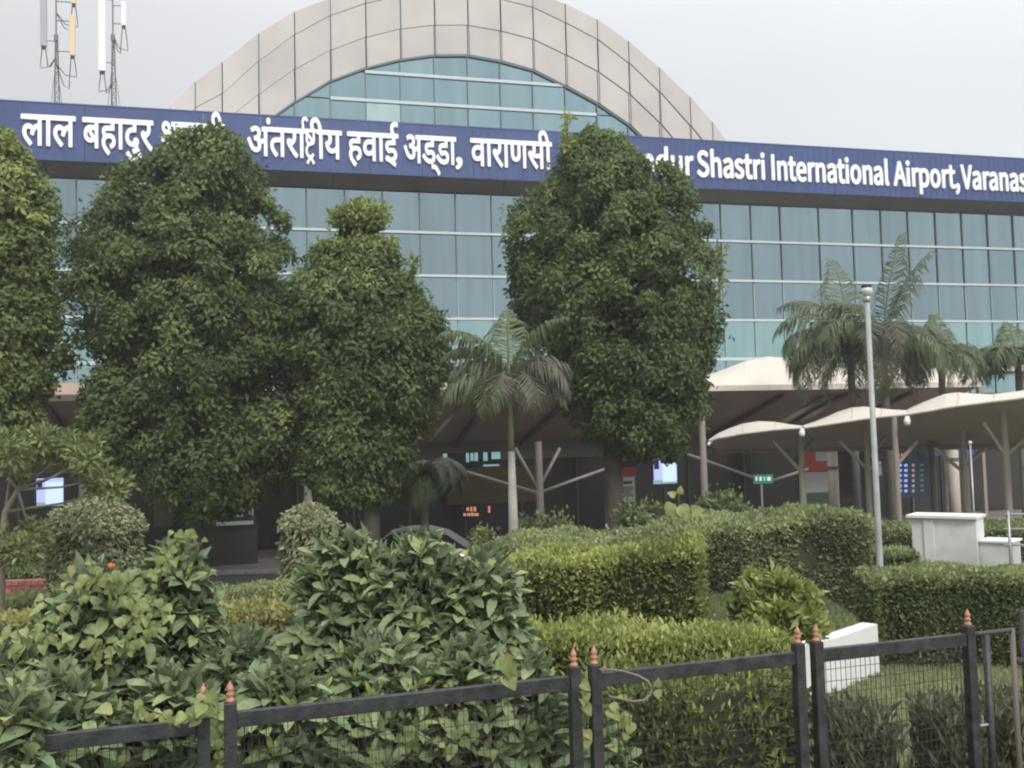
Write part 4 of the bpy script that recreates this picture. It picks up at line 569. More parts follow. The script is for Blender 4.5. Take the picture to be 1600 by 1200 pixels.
# ---- ground floor behind the canopies
zg = rows_z[5]-.5
MB().fbox(sL, sR, 3.35, zg, -.6, -.1).build('lintel_wall', M['wall'], B)
for i, x in enumerate(range(-150, 1800, 88)):
    s = PF(x, 760, 0)[0]; s2 = PF(x+88, 760, 0)[0]
    MB().fbox(s+.05, s2-.05, .05, 3.35, -.5, -.45).build('door_glass', M['doorgl'], B)
    MB().fbox(s-.05, s+.05, 0, 3.35, -.55, -.35).build('door_frame', M['wall'], B)
for (xa, xb, ya_, yb_) in ((698, 842, 733, 783), (1180, 1240, 690, 800)):
    s0, z1 = PF(xa, ya_, .1); s1, z0 = PF(xb, yb_, .1)
    if xa == 698: MB().fbox(s0, s1, z0, z1, -.3, .1).build('ochre_panel', M['ochre'], B)

# ---- lit signs, screens, banners, boards at the terminal front
def rectF(name, x0, y0, x1, y1, off, m, parent, d=.05):
    s0, z1 = PF(x0, y0, off); s1, z0 = PF(x1, y1, off)
    return MB().fbox(s0, s1, z0, z1, off-d, off).build(name, m, parent)
def panel_thing(name, x0, y0, x1, y1, off, label, cat, d=.1, **kw):
    s0, z1 = PF(x0, y0, off); return empty(name, Wf(s0, z1, off), label, cat, **kw)
t = panel_thing('lit_sign', 690, 703, 782, 724, 1.2, 'dark sign with teal lettering above the ochre panel, beside the royal palm trunk', 'sign')
rectF('sign_face', 690, 703, 783, 725, 1.2, M['navy'], t)
for x0, x1, y0, y1 in ((692, 699, 706, 722), (728, 733, 706, 722), (735, 740, 708, 720), (741, 747, 706, 720), (755, 762, 706, 720), (768, 782, 706, 717), (755, 780, 726, 728)):
    rectF('lettering', x0, y0, x1, y1, 1.23, M['tealtxt'], t, .02)
t = panel_thing('shop_sign', 722, 790, 750, 808, .6, 'small glowing orange shop lettering low beside the palm trunk', 'sign')
rectF('sign_face', 720, 788, 752, 809, .6, M['navy'], t)
for x0, x1, y0, y1 in ((729, 733, 793, 798), (735, 738, 792, 799), (740, 744, 792, 799), (724, 728, 802, 806), (730, 735, 802, 806), (736, 740, 801, 806), (741, 748, 802, 806)):
    rectF('lettering', x0, y0, x1, y1, .62, M['orangetxt'], t, .01)
t = panel_thing('wall_lamp', 763, 791, 767, 801, .8, 'narrow glowing orange lamp beside the palm trunk', 'lamp')
rectF('lamp_tube', 763, 791, 766, 801, .8, M['orangetxt'], t); rectF('lamp_back', 762, 789, 767.5, 803, .74, M['dark'], t)
for (x0, y0, x1, y1, lb) in ((57, 748, 99, 790, 'glowing blue-white display screen at the far left behind the small branchy tree'), (1021, 716, 1058, 755, 'glowing blue-white display screen under the right side of the tall tree with the dark trunk')):
    t = panel_thing('display_screen', x0, y0, x1, y1, 5.5, lb, 'screen', group='display screens')
    rectF('screen_case', x0-2, y0-2, x1+2, y1+2, 5.5, M['dark'], t, .12)
    rectF('lit_face', x0, y0, x1, y1-5, 5.53, M['screen'], t, .02); rectF('lit_panel', x0+14, y0+5, x1-1, y1-3, 5.56, M['screen2'], t, .02)
    rectF('dark_block', x0+1, y0+2, x0+9, y0+17, 5.56, M['navy'], t, .02); rectF('footer_strip', x0, y1-5, x1, y1, 5.53, M['tealtxt'], t, .02)
    s0, z0 = PF((x0+x1)/2, y1+2, 5.4); MB().fbox(s0-.07, s0+.07, 0, z0, 5.3, 5.42).build('screen_post', M['dark'], t)
t = panel_thing('display_screen', 362, 748, 386, 778, 1, 'dim blue screen in the dark entrance under the large left tree', 'screen', group='display screens')
rectF('screen_case', 360, 746, 388, 780, 1, M['dark'], t)
for k in range(4): rectF('lit_row', 364, 750+k*7, 384, 754+k*7, 1.02, M['screen3'], t, .02)
s0, z0 = PF(374, 780, .98); MB().fbox(s0-.05, s0+.05, 0, z0, .86, .96).build('screen_post', M['dark'], t)
# tall banners
def banner(x0, y0, x1, y1, bands, label, off=4.0):
    t = panel_thing('banner', x0, y0, x1, y1, off, label, 'banner', group='tall printed banners')
    for (a, c, m) in bands:
        rectF('banner_band', x0, y0+(y1-y0)*a, x1, y0+(y1-y0)*c-.3, off, M[m], t, .04)
    s0, z0 = PF((x0+x1)/2, y1, off-.1); MB().fbox(s0-.04, s0+.04, 0, z0+1, off-.16, off-.08).build('banner_pole', M['dark'], t)
    return t
t = banner(971, 682, 993, 784, ((0, .62, 'red'), (.62, 1, 'bwhite')), 'narrow red and white banner right of the dark trunk of the tall tree')
rectF('print', 974, 752, 988, 756, 4.02, M['dark'], t, .01); rectF('print', 974, 760, 990, 776, 4.02, M['wall'], t, .01)
t = banner(1257, 700, 1295, 790, ((0, .22, 'red'), (.22, .42, 'red'), (.42, .78, 'bwhite'), (.78, 1, 'bgreen')), 'wide red, white and green banner behind the walkway columns', 3.0)
rectF('print', 1274, 706, 1292, 720, 3.02, M['bwhite'], t, .01)
t = banner(240, 720, 270, 822, ((0, .5, 'red'), (.5, 1, 'wall')), 'dim red and grey banner beside the trunk of the large left tree', 3.0)
# flight board
t = panel_thing('flight_board', 1400, 702, 1452, 775, 2.0, 'dark flight information board with rows of blue figures under a red heading', 'flight board')
rectF('board_face', 1398, 700, 1452, 776, 2.0, M['navy'], t, .1)
for x0, x1 in ((1403, 1406), (1408, 1411), (1413, 1416)): rectF('heading', x0, 709, x1-.4, 714, 2.02, M['redtxt'], t, .01)
for r in range(6):
    y = 725+r*8
    for x0, x1 in ((1404, 1409), (1413, 1418), (1425, 1429)): rectF('figure', x0, y, x1, y+4, 2.02, M['bluetxt'] if x0 != 1425 else M['bwhite'], t, .01)
    rectF('figure', 1438, y, 1443, y+3, 2.02, M['greentxt'], t, .01)
MB().fbox(PF(1402, 770, 1.9)[0], PF(1405, 770, 1.9)[0], 0, 2.2, 1.75, 1.88).build('board_post', M['dark'], t)
t = panel_thing('blue_signboard', 1455, 692, 1520, 712, 3, 'blue signboard high under the walkway canopy at the right', 'sign')
rectF('sign_face', 1455, 690, 1522, 710, 3, M['signblue'], t); rectF('lettering', 1462, 694, 1478, 696, 3.01, M['signw'], t, .01); rectF('lettering', 1505, 692, 1516, 696, 3.01, M['signw'], t, .01)
s0, z0 = PF(1470, 712, 2.9); MB().fbox(s0-.04, s0+.04, 0, z0+.3, 2.8, 2.9).build('sign_post', M['dark'], t)
# kiosk under the large left tree
t = empty('entrance_kiosk', Wf(PF(355, 850, 4)[0], 0, 4), 'dark kiosk with white lettering and a pale beam under the large left tree', 'kiosk')
s0, z1 = PF(325, 788, 4); s1, zb = PF(402, 788, 4)
MB().fbox(s0, s1, 0, z1-.3, 2.5, 3.9).build('kiosk_body', M['doorgl'], t); MB().fbox(s0-.1, s1+.1, z1-.3, z1, 2.4, 4.1).build('kiosk_roof', M['dark'], t)
rectF('beam', 338, 816, 396, 819, 4.15, M['bwhite'], t)
for x0, x1, y0, y1 in ((363, 367, 792, 798), (369, 373, 791, 799), (374, 379, 791, 798), (380, 383, 793, 798), (352, 380, 805, 807), (389, 391, 798, 804), (393, 396, 792, 806)):
    rectF('lettering', x0, y0, x1, y1, 4.14, M['bwhite'], t, .01)

# ================================================================== BIG PORCH CANOPY
C1 = empty('porch_canopy', Wf(8, 0, 8), 'big fabric porch canopy with brown underside in front of the terminal doors', 'canopy')
OF, OB = 8.0, 1.3
zf = PF(1250, 601, OF)[1]; zf0 = PF(1250, 609, OF)[1]; zk = PF(1100, 680, OB)[1]
xr = [(-260, 599), (60, 599), (300, 599), (700, 599), (1040, 599), (1100, 588), (1132, 577), (1165, 564), (1200, 557), (1240, 560), (1290, 572), (1320, 575), (1370, 560), (1400, 552), (1450, 563), (1500, 574), (1530, 576)]
OM = 5.0
rid = [PF(x, y, OM) for x, y in xr]
b = MB()
fr = [PF(x, 600, OF)[0] for x, y in xr]
for i in range(len(rid)-1):
    (a, z1), (c, z2) = rid[i], rid[i+1]; f0, f1 = fr[i], fr[i+1]
    N = 5; prev = None
    for k in range(N+1):
        t = k/N; o = OF+(OM-OF)*t; e = math.sin(t*math.pi/2)
        row = (Wf(f0+(a-f0)*t, zf+(z1-zf)*e, o), Wf(f1+(c-f1)*t, zf+(z2-zf)*e, o))
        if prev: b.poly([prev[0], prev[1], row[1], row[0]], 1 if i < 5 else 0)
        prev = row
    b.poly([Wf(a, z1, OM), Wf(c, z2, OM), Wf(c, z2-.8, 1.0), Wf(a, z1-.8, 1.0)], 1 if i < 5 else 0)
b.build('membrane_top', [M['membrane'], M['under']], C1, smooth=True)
for i in range(0, len(fr)-1):
    MB().fbox(fr[i]+.004, fr[i+1]-.004, zf0, zf+.01, OF-.02, OF+.1).build('edge_lip', M['membrane'] if i > 4 else M['brownst'], C1)
s_l, s_r = fr[0], fr[-1]
nb = 14
for i in range(nb):
    a, c = s_l+(s_r-s_l)*i/nb, s_l+(s_r-s_l)*(i+1)/nb
    b = MB(); m_ = (a+c)/2
    for (p, q) in ((a, m_), (m_, c)):
        sag = .0
        prev = None
        for k in range(5):
            t = k/4; o = OF-.05+(OB-OF)*t; zz = zf0+(zk-zf0)*t
            d0 = .25*math.sin(t*math.pi) if p == m_ else 0; d1 = .25*math.sin(t*math.pi) if q == m_ else 0
            row = (Wf(p, zz-d0, o), Wf(q, zz-d1, o))
            if prev: b.poly([prev[0], row[0], row[1], prev[1]])
            prev = row
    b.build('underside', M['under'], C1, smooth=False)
    if i % 1 == 0:
        MB().beam(Wf(a, zf0-.12, OF-.4), Wf(a, zk-.12, OB+.1), .16, .22).build('rafter', M['brownst'], C1)
MB().fbox(s_l, s_r, zk-.45, zk+.02, OB-.35, OB).build('ring_beam', M['brownst'], C1)
def strutF(x0, y0, x1, y1, off, r, m, parent, name='strut'):
    s0, z0 = PF(x0, y0, off); s1, z1 = PF(x1, y1, off)
    MB().tube([Wf(s0, z0, off), Wf(s1, z1, off)], r, 8).build(name, m, parent, smooth=True)
def colF(x, ytop, off, r, m, parent, name='column', n=12):
    s, z = PF(x, ytop, off)
    MB().tube([Wf(s, 0, off), Wf(s, .25, off), Wf(s, .26, off), Wf(s, z, off)], [r*1.5, r*1.5, r, r*.92], n).build(name, m, parent, smooth=False)
for x, yt in ((130, 640), (480, 690), (841, 690), (1096, 640)):
    colF(x, yt, 7.0, .13 if x == 1096 else .14, M['beige'] if x == 1096 else M['tan'], C1)
strutF(695, 727, 840, 770, 7, .055, M['tan'], C1); strutF(842, 770, 956, 729, 7, .055, M['tan'], C1)
strutF(1075, 710, 1176, 746, 7, .055, M['tan'], C1); strutF(1203, 752, 1262, 733, 6.5, .055, M['tan'], C1)
strutF(841, 765, 805, 700, 7, .06, M['tan'], C1); strutF(841, 765, 875, 700, 7, .06, M['tan'], C1)
strutF(700, 622, 640, 705, 7.2, .09, M['brownst'], C1); strutF(730, 622, 672, 690, 7.2, .08, M['brownst'], C1)
strutF(1300, 612, 1212, 668, 7.2, .13, M['brownst'], C1); strutF(1328, 612, 1250, 660, 7.2, .10, M['brownst'], C1)
# smaller brown and cream roof piece beyond the palms at the right
t = empty('rear_shelter', Wf(PF(1560, 580, 3)[0], 0, 3), 'small brown roofed shelter with a cream edge behind the right palms', 'shelter')
rectF('roof', 1512, 553, 1640, 570, 3, M['soffit'], t, 2.5); rectF('cream_edge', 1516, 570.5, 1640, 579, 3.05, M['membrane'], t, 2.4)
for x in (1530, 1600):
    s, z = PF(x, 580, 2.5); MB().fbox(s-.08, s+.08, 0, z, 2.3, 2.5).build('post', M['tan'], t)
MB().lathe(P(1527, 560, 48), [(.01, 0), (.12, .05), (.12, .25), (.02, .32)]).build('roof_cap', M['membrane'], t)

# ================================================================== WALKWAY CANOPY
C2 = empty('walkway_canopy', P(1400, 800, 27)*1.0, 'wavy white membrane canopy over the walkway at the right on tan steel columns', 'canopy')
fx = [1107, 1122, 1140, 1160, 1185, 1210, 1235, 1253, 1272, 1290, 1310, 1330, 1350, 1375, 1398, 1417, 1435, 1455, 1475, 1495, 1520, 1550, 1585, 1625, 1680, 1750]
ft = [687, 677, 669, 662, 658, 659, 663, 665, 659, 652, 643, 637, 635, 638, 640, 641, 635, 625, 616, 613, 615, 616, 612, 606, 590, 588]
fb = [691, 685, 682, 678, 675, 672, 670, 669, 667, 664, 661, 658, 655, 652, 650, 648, 645, 642, 638, 635, 632, 628, 624, 618, 610, 600]
def wy(x): return 30.5-(x-1107)*.0135
b = MB(); b2 = MB(); rows = []
for x, yt, yb_ in zip(fx, ft, fb):
    Y = wy(x); p = P(x, yb_, Y); q = P(x, yt, Y+1.6); r_ = Vector((q.x+.3, q.y+2.2, q.z-.15)); bk = Vector((p.x+1.0, p.y+3.6, 0)); bk.z = P(x, 702-(x-1107)*.02, p.y+3.6).z
    mid = (p+q)/2+Vector((0, -.15, .06*(yb_-yt)/20))
    rows.append((p, mid, q, r_, bk))
for i in range(len(rows)-1):
    for k in range(4): b.poly([rows[i][k], rows[i+1][k], rows[i+1][k+1], rows[i][k+1]])
    A, D = rows[i], rows[i+1]; dz = Vector((0, 0, -.03)); m0 = (A[0]+A[4])/2+Vector((0, 0, -.04)); m1 = (D[0]+D[4])/2+Vector((0, 0, -.04))
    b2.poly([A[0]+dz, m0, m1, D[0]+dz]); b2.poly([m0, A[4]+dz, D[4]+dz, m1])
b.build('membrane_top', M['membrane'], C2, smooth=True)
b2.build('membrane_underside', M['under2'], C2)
for i in (3, 5, 7, 11, 13, 15, 19, 21, 23): MB().tube([q_+Vector((0, 0, .004)) for q_ in rows[i][:4]], .009, 5).build('seam', M['under2'], C2)
MB().tube([r[0]+Vector((0, -.02, 0)) for r in rows], .035, 6).build('edge_cable', M['membrane'], C2, smooth=True)
MB().tube([r[4]+Vector((0, 0, -.06)) for r in rows], .09, 8).build('back_beam', M['tan'], C2, smooth=True)
for x, y in ((1253, 669), (1417, 650), (1108, 690)):
    p = P(x, y, wy(x)-.1)
    t = empty('floodlight', p, {1253: 'small white floodlight on the canopy edge at the first dip', 1417: 'small white floodlight on the canopy edge at the second dip, by the grey lamp post', 1108: 'small white fitting at the low left tip of the canopy edge'}[x], 'floodlight', 'floodlights along the canopy edge')
    k = .5 if x == 1108 else 1
    MB().tube([p, p+Vector((0, 0, -.10*k)), p+Vector((-.02, -.05, -.12*k)), p+Vector((-.04, -.09, -.24*k))], [.05*k, .07*k, .09*k, .075*k], 10).build('housing', M['white'], t, smooth=True)
    MB().beam(p+Vector((.05, .02, .05)), p+Vector((.07, 0, -.12*k)), .05, .05).build('bracket', M['steel'], t)
def wcol(x, ytop, ybot_Y, r, m, kind='column', brace=None):
    r *= .72
    p = P(x, ytop, ybot_Y); g = ground_z(p.y)
    base = Vector((p.x, p.y, g))
    MB().tube([base, base+Vector((0, 0, .2)), base+Vector((0, 0, .21)), p], [r*1.5, r*1.5, r, r*.95], 12).build('column', m, C2)
    for (dx, y1, dy, y0) in (brace or []):
        MB().beam(P(x, y0, p.y), P(x+dx, y1, p.y+dy), r*.9, r*.9).build('brace', m, C2)
wcol(1250, 672, 29.5, .14, M['tan'], brace=[(-42, 690, 0, 735), (28, 680, .5, 712)])
wcol(1352, 655, 28.5, .12, M['tan'], brace=[(-40, 690, 0, 730), (35, 680, .3, 720)])
wcol(1397, 652, 26.5, .11, M['tan'], brace=[(36, 690, .3, 730)])
wcol(1453, 650, 28.5, .13, M['brownst'], brace=[(-38, 700, .3, 720)])
wcol(1502, 640, 27.0, .12, M['tan'], brace=[(-42, 700, 0, 735), (38, 700, 0, 735)])
wcol(1568, 640, 25.0, .12, M['tan'], brace=[(-32, 660, 0, 708), (34, 686, 0, 714)])
wcol(1640, 640, 24.5, .12, M['tan'], brace=[(-35, 660, 0, 705)])
for x, Y, yt, m in ((1300, 33, 705, 'beige'), (1487, 31, 690, 'beige')):
    p = P(x, yt, Y); 
    t = empty('round_column', (p.x, p.y, 0), {1300: 'pale round column behind the canopy near the wide banner', 1487: 'pale round column lit from the right beside the flight board'}[x], 'column', 'pale round columns behind the walkway')
    MB().tube([(p.x, p.y, 0), (p.x, p.y, p.z)], .17, 16).build('shaft', M[m], t, smooth=True)
    MB().tube([(p.x, p.y, p.z-.6), (p.x, p.y, p.z-.5)], .19, 16).build('band', M['brownst'], t)

# ================================================================== FOLIAGE TOOLS
def nrm(a): return a/np.maximum(np.linalg.norm(a, axis=1, keepdims=True), 1e-6)
def leaf_cloud(name, C, A, N, L, Wd, tint, m, parent=None, fold=.25, **kw):
    n = len(C); A = nrm(A); S = nrm(np.cross(A, N)); N2 = np.cross(S, A)
    L = L[:, None]; Wd = Wd[:, None]
    v = np.empty((n, 4, 3), np.float32)
    v[:, 0] = C; v[:, 2] = C+A*L - N2*L*.12
    mid = C+A*L*.48; v[:, 1] = mid+S*Wd*.5+N2*Wd*fold; v[:, 3] = mid-S*Wd*.5+N2*Wd*fold
    me = bpy.data.meshes.new(name); me.vertices.add(n*4); me.vertices.foreach_set('co', v.ravel())
    idx = np.arange(n)*4; tri = np.stack([idx, idx+1, idx+2, idx, idx+2, idx+3], 1).ravel().astype(np.int32)
    me.loops.add(n*6); me.loops.foreach_set('vertex_index', tri)
    me.polygons.add(n*2); me.polygons.foreach_set('loop_start', np.arange(n*2, dtype=np.int32)*3)
    at = me.attributes.new('tint', 'FLOAT', 'POINT'); at.data.foreach_set('value', np.repeat(np.clip(tint, 0, 1), 4).astype(np.float32))
    me.materials.append(m); me.update(calc_edges=True)
    return link(name, me, parent, **kw)
def unit(n): return nrm(rng.normal(size=(n, 3)))
def tree(label, rows, Y, trunk_px, mleaf, nclump=650, per=70, cr=(.26, .44), LL=.17, depth=.8, bright=None, group='tall leafy trees in front of the terminal', name='leafy_tree', tr=.22, inner=.3, limbs=9, dens_low=1.0):
    ax = P(trunk_px, 700, Y); base = Vector((ax.x, Y, ground_z(Y)))
    T = empty(name, base, label, 'tree', group)
    nclump = int(nclump*.66); per = int(per*1.75); cr = (.30, .60); LL *= .84
    hs = np.array([[P((l+r)/2, y, Y).x, P((l+r)/2, y, Y).z, (r-l)/2/FPX*Y] for y, l, r in rows])
    z = hs[:, 1]; order = np.argsort(z); z = z[order]; cx = hs[order, 0]; rr = hs[order, 2]
    # heights drawn in proportion to the width
    zz = np.linspace(z[0], z[-1], 200); w = np.interp(zz, z, rr)+.25; cdf = np.cumsum(w); cdf /= cdf[-1]
    h = np.interp(rng.random(nclump), cdf, zz); R = np.interp(h, z, rr); X0 = np.interp(h, z, cx)
    th = rng.random(nclump)*2*math.pi
    rad = np.where(rng.random(nclump) < inner, .25+.5*rng.random(nclump), .84+.16*rng.random(nclump)**.6)
    c_r = cr[0]+(cr[1]-cr[0])*rng.random(nclump); c_r = np.minimum(c_r, np.maximum(R*.5, .12))
    Re = np.maximum(R-c_r*.80, .03)*(1+.05*np.sin(th*4+h*2.1)+.045*np.sin(h*4+th*2)+rng.normal(0, .045, nclump))
    C = np.stack([X0+np.cos(th)*Re*rad, Y+np.sin(th)*Re*rad*depth, h], 1)
    outd = nrm(np.stack([np.cos(th), np.sin(th), .25+(h-z.mean())/(z[-1]-z[0])*1.2], 1))
    k = np.repeat(np.arange(nclump), per); n = len(k)
    d = unit(n)+outd[k]*.75+np.array([0, 0, .45]); d = nrm(d)
    rr_ = c_r[k]*(.66+.36*rng.random(n)+.55*rng.random(n)*(rng.random(n) < .10)); pos = C[k]+d*rr_[:, None]*np.array([1, 1, .85])
    axd = unit(n)*.8+d*.35+np.array([0, 0, -.45]); nn = d+unit(n)*.30+np.array([0, 0, .15])
    ct = rng.normal(.38, .15, nclump)
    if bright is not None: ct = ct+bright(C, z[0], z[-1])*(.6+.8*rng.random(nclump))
    tint = ct[k]+rng.normal(0, .05, n)+.12*np.maximum(d[:, 2], 0)+.05*(rng.random(n) < .04)  # upward-facing leaves tinted paler: highlights on the clump tops put into the colour
    L = LL*(.7+.6*rng.random(n))
    # inner foliage that closes the crown
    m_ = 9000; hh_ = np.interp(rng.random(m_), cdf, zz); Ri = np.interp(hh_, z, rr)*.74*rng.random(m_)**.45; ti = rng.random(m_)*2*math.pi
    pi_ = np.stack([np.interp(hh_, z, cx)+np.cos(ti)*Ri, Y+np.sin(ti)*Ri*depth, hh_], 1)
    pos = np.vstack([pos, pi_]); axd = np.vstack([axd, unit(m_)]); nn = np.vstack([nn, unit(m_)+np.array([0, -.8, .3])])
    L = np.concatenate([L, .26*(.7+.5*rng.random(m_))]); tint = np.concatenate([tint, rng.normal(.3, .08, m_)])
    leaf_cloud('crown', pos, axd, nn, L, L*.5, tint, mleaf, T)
    b = MB(); zc = z[0]+(z[-1]-z[0])*.75
    topx = float(np.interp(zc, z, cx)); pts = [base+Vector((0, 0, 0)), Vector((base.x+.05, Y+.05, z[0])), Vector(((base.x+topx)/2, Y, (z[0]+zc)/2)), Vector((topx, Y, zc))]
    b.tube([base, base+Vector((0, 0, .25))]+pts[1:], [tr*1.5, tr*1.1, tr*.9, tr*.55, tr*.15], 10)
    b.build('trunk', M['bark'], T, smooth=True)
    b = MB()
    for i in range(limbs):
        j = rng.integers(0, nclump); e = Vector(C[j]); t0 = max(z[0]-.2, e.z-2.2-rng.random()); t0 = min(t0, e.z-.3)
        f = (t0-pts[1].z)/max(zc-pts[1].z, .1); s = Vector((pts[1].x+(topx-pts[1].x)*max(f, 0), Y, t0))
        m_ = (s+e)/2+Vector((0, 0, -.2)); b.tube([s, m_, e], [tr*.42, tr*.26, .02], 6)
    b.build('limbs', M['bark'], T, smooth=True)
    return T
# ---- tall trees, nearest silhouettes surveyed row by row
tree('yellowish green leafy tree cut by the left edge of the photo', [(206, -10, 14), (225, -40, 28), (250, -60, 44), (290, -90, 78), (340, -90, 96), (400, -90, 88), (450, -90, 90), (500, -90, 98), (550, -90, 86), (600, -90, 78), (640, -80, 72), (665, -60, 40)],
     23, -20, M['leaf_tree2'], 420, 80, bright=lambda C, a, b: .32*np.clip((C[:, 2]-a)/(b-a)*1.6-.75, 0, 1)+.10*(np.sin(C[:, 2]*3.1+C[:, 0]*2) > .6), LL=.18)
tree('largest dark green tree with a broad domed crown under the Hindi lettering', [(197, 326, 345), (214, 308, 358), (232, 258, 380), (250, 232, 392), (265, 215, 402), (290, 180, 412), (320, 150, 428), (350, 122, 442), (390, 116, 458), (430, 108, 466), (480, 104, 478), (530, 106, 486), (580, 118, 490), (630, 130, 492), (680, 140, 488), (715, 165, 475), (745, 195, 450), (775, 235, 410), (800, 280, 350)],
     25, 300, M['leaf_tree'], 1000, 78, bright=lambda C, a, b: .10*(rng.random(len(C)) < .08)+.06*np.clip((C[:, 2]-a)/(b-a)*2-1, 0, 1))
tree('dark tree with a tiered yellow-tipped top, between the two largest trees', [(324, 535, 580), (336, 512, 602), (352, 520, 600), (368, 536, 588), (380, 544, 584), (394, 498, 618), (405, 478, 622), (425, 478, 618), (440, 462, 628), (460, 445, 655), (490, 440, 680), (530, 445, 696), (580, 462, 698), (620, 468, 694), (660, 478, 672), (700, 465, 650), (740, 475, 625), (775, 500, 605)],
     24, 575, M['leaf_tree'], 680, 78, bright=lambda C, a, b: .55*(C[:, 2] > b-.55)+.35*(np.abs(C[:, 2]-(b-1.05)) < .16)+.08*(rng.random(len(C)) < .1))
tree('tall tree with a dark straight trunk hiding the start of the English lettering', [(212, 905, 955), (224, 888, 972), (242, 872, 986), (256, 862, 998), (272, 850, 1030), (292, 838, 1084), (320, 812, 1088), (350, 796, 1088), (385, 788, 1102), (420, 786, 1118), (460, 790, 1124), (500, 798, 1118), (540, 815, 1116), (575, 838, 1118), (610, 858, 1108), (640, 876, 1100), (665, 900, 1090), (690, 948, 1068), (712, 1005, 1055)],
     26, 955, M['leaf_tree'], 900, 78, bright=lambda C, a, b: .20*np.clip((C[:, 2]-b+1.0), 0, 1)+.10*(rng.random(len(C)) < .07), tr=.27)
# thin pale shoots standing out of two crowns
def shoot(x, y0, y1, Y, label, n=26, m='leaf_tree2', tint=.9, wpx=9):
    a = P(x, y1, Y); c = P(x+2, y0, Y); T = empty('leafy_shoot', a, label, 'shoot', 'pale shoots above the crowns')
    MB().tube([a, c], [.03, .01], 6).build('stem', M['stem'], T)
    t = rng.random(n)[:, None]; C = np.array(a)*(1-t)+np.array(c)*t+rng.normal(0, wpx/3/FPX*Y, (n, 3)); d = unit(n)+np.array([0, 0, .4])
    L = .2*(.7+.6*rng.random(n)); leaf_cloud('leaves', C, d, unit(n), L, L*.45, rng.normal(tint, .08, n), M[m], T)
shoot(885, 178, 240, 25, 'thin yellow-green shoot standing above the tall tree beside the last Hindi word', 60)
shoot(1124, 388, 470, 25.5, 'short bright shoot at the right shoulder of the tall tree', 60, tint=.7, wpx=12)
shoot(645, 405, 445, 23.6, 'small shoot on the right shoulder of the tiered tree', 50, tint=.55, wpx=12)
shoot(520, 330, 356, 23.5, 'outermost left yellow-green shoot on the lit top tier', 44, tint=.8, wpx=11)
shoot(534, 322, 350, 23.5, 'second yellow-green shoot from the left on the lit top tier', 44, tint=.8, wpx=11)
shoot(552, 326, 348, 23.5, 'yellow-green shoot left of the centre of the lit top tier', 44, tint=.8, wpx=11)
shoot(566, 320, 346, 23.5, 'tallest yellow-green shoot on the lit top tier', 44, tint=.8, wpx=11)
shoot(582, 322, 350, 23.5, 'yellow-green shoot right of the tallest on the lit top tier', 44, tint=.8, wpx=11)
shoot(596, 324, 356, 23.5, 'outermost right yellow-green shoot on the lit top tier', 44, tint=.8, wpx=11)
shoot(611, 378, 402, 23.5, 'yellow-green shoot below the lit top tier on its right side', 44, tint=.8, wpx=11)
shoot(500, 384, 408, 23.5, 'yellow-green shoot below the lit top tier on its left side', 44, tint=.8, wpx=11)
shoot(8, 206, 240, 22.6, 'pale shoot on top of the tree cut by the left edge', 40, tint=.8, wpx=10)
# ---- small branchy tree, far left
def small_tree():
    Y = 13; base = P(2, 900, Y); base.z = 1.6
    T = empty('small_tree', base, 'small open tree with pale forking branches at the left edge before the screen', 'tree')
    tips = [(-30, 690), (20, 700), (60, 690), (105, 700), (140, 715), (160, 748), (112, 728), (182, 764), (50, 835), (20, 860)]
    b = MB(); f1 = P(8, 800, Y); f2 = P(28, 765, Y); b.tube([base, P(2, 850, Y), f1, f2], [.05, .045, .04, .03], 8)
    for x, y in tips:
        e = P(x, y, Y+random.uniform(-.5, .5)); s = f1 if random.random() < .5 else f2
        b.tube([s, (s+e)/2+Vector((0, 0, -.04)), e], [.022, .014, .006], 6)
    b.build('branches', M['twig'], T, smooth=True)
    cl = []; 
    for x, y in tips+[(0, 698), (70, 700), (130, 705), (-10, 720), (150, 735), (90, 700), (35, 695), (30, 712), (30, 850), (10, 870), (45, 870)]:
        for k in range(3): p = P(x+random.gauss(0, 14), y+random.gauss(0, 9), Y+random.gauss(0, .4)); cl.append(p)
    C = np.array([tuple(p) for p in cl]); k = np.repeat(np.arange(len(C)), 60); n = len(k); d = unit(n)
    pos = C[k]+d*.15*rng.random((n, 1))**.5; L = .105*(.7+.6*rng.random(n))
    leaf_cloud('crown', pos, d+unit(n)*.5+np.array([0, 0, .1]), unit(n)+np.array([0, 0, .6]), L, L*.38, rng.normal(.5, .18, n), M['leaf_small'], T)
small_tree()

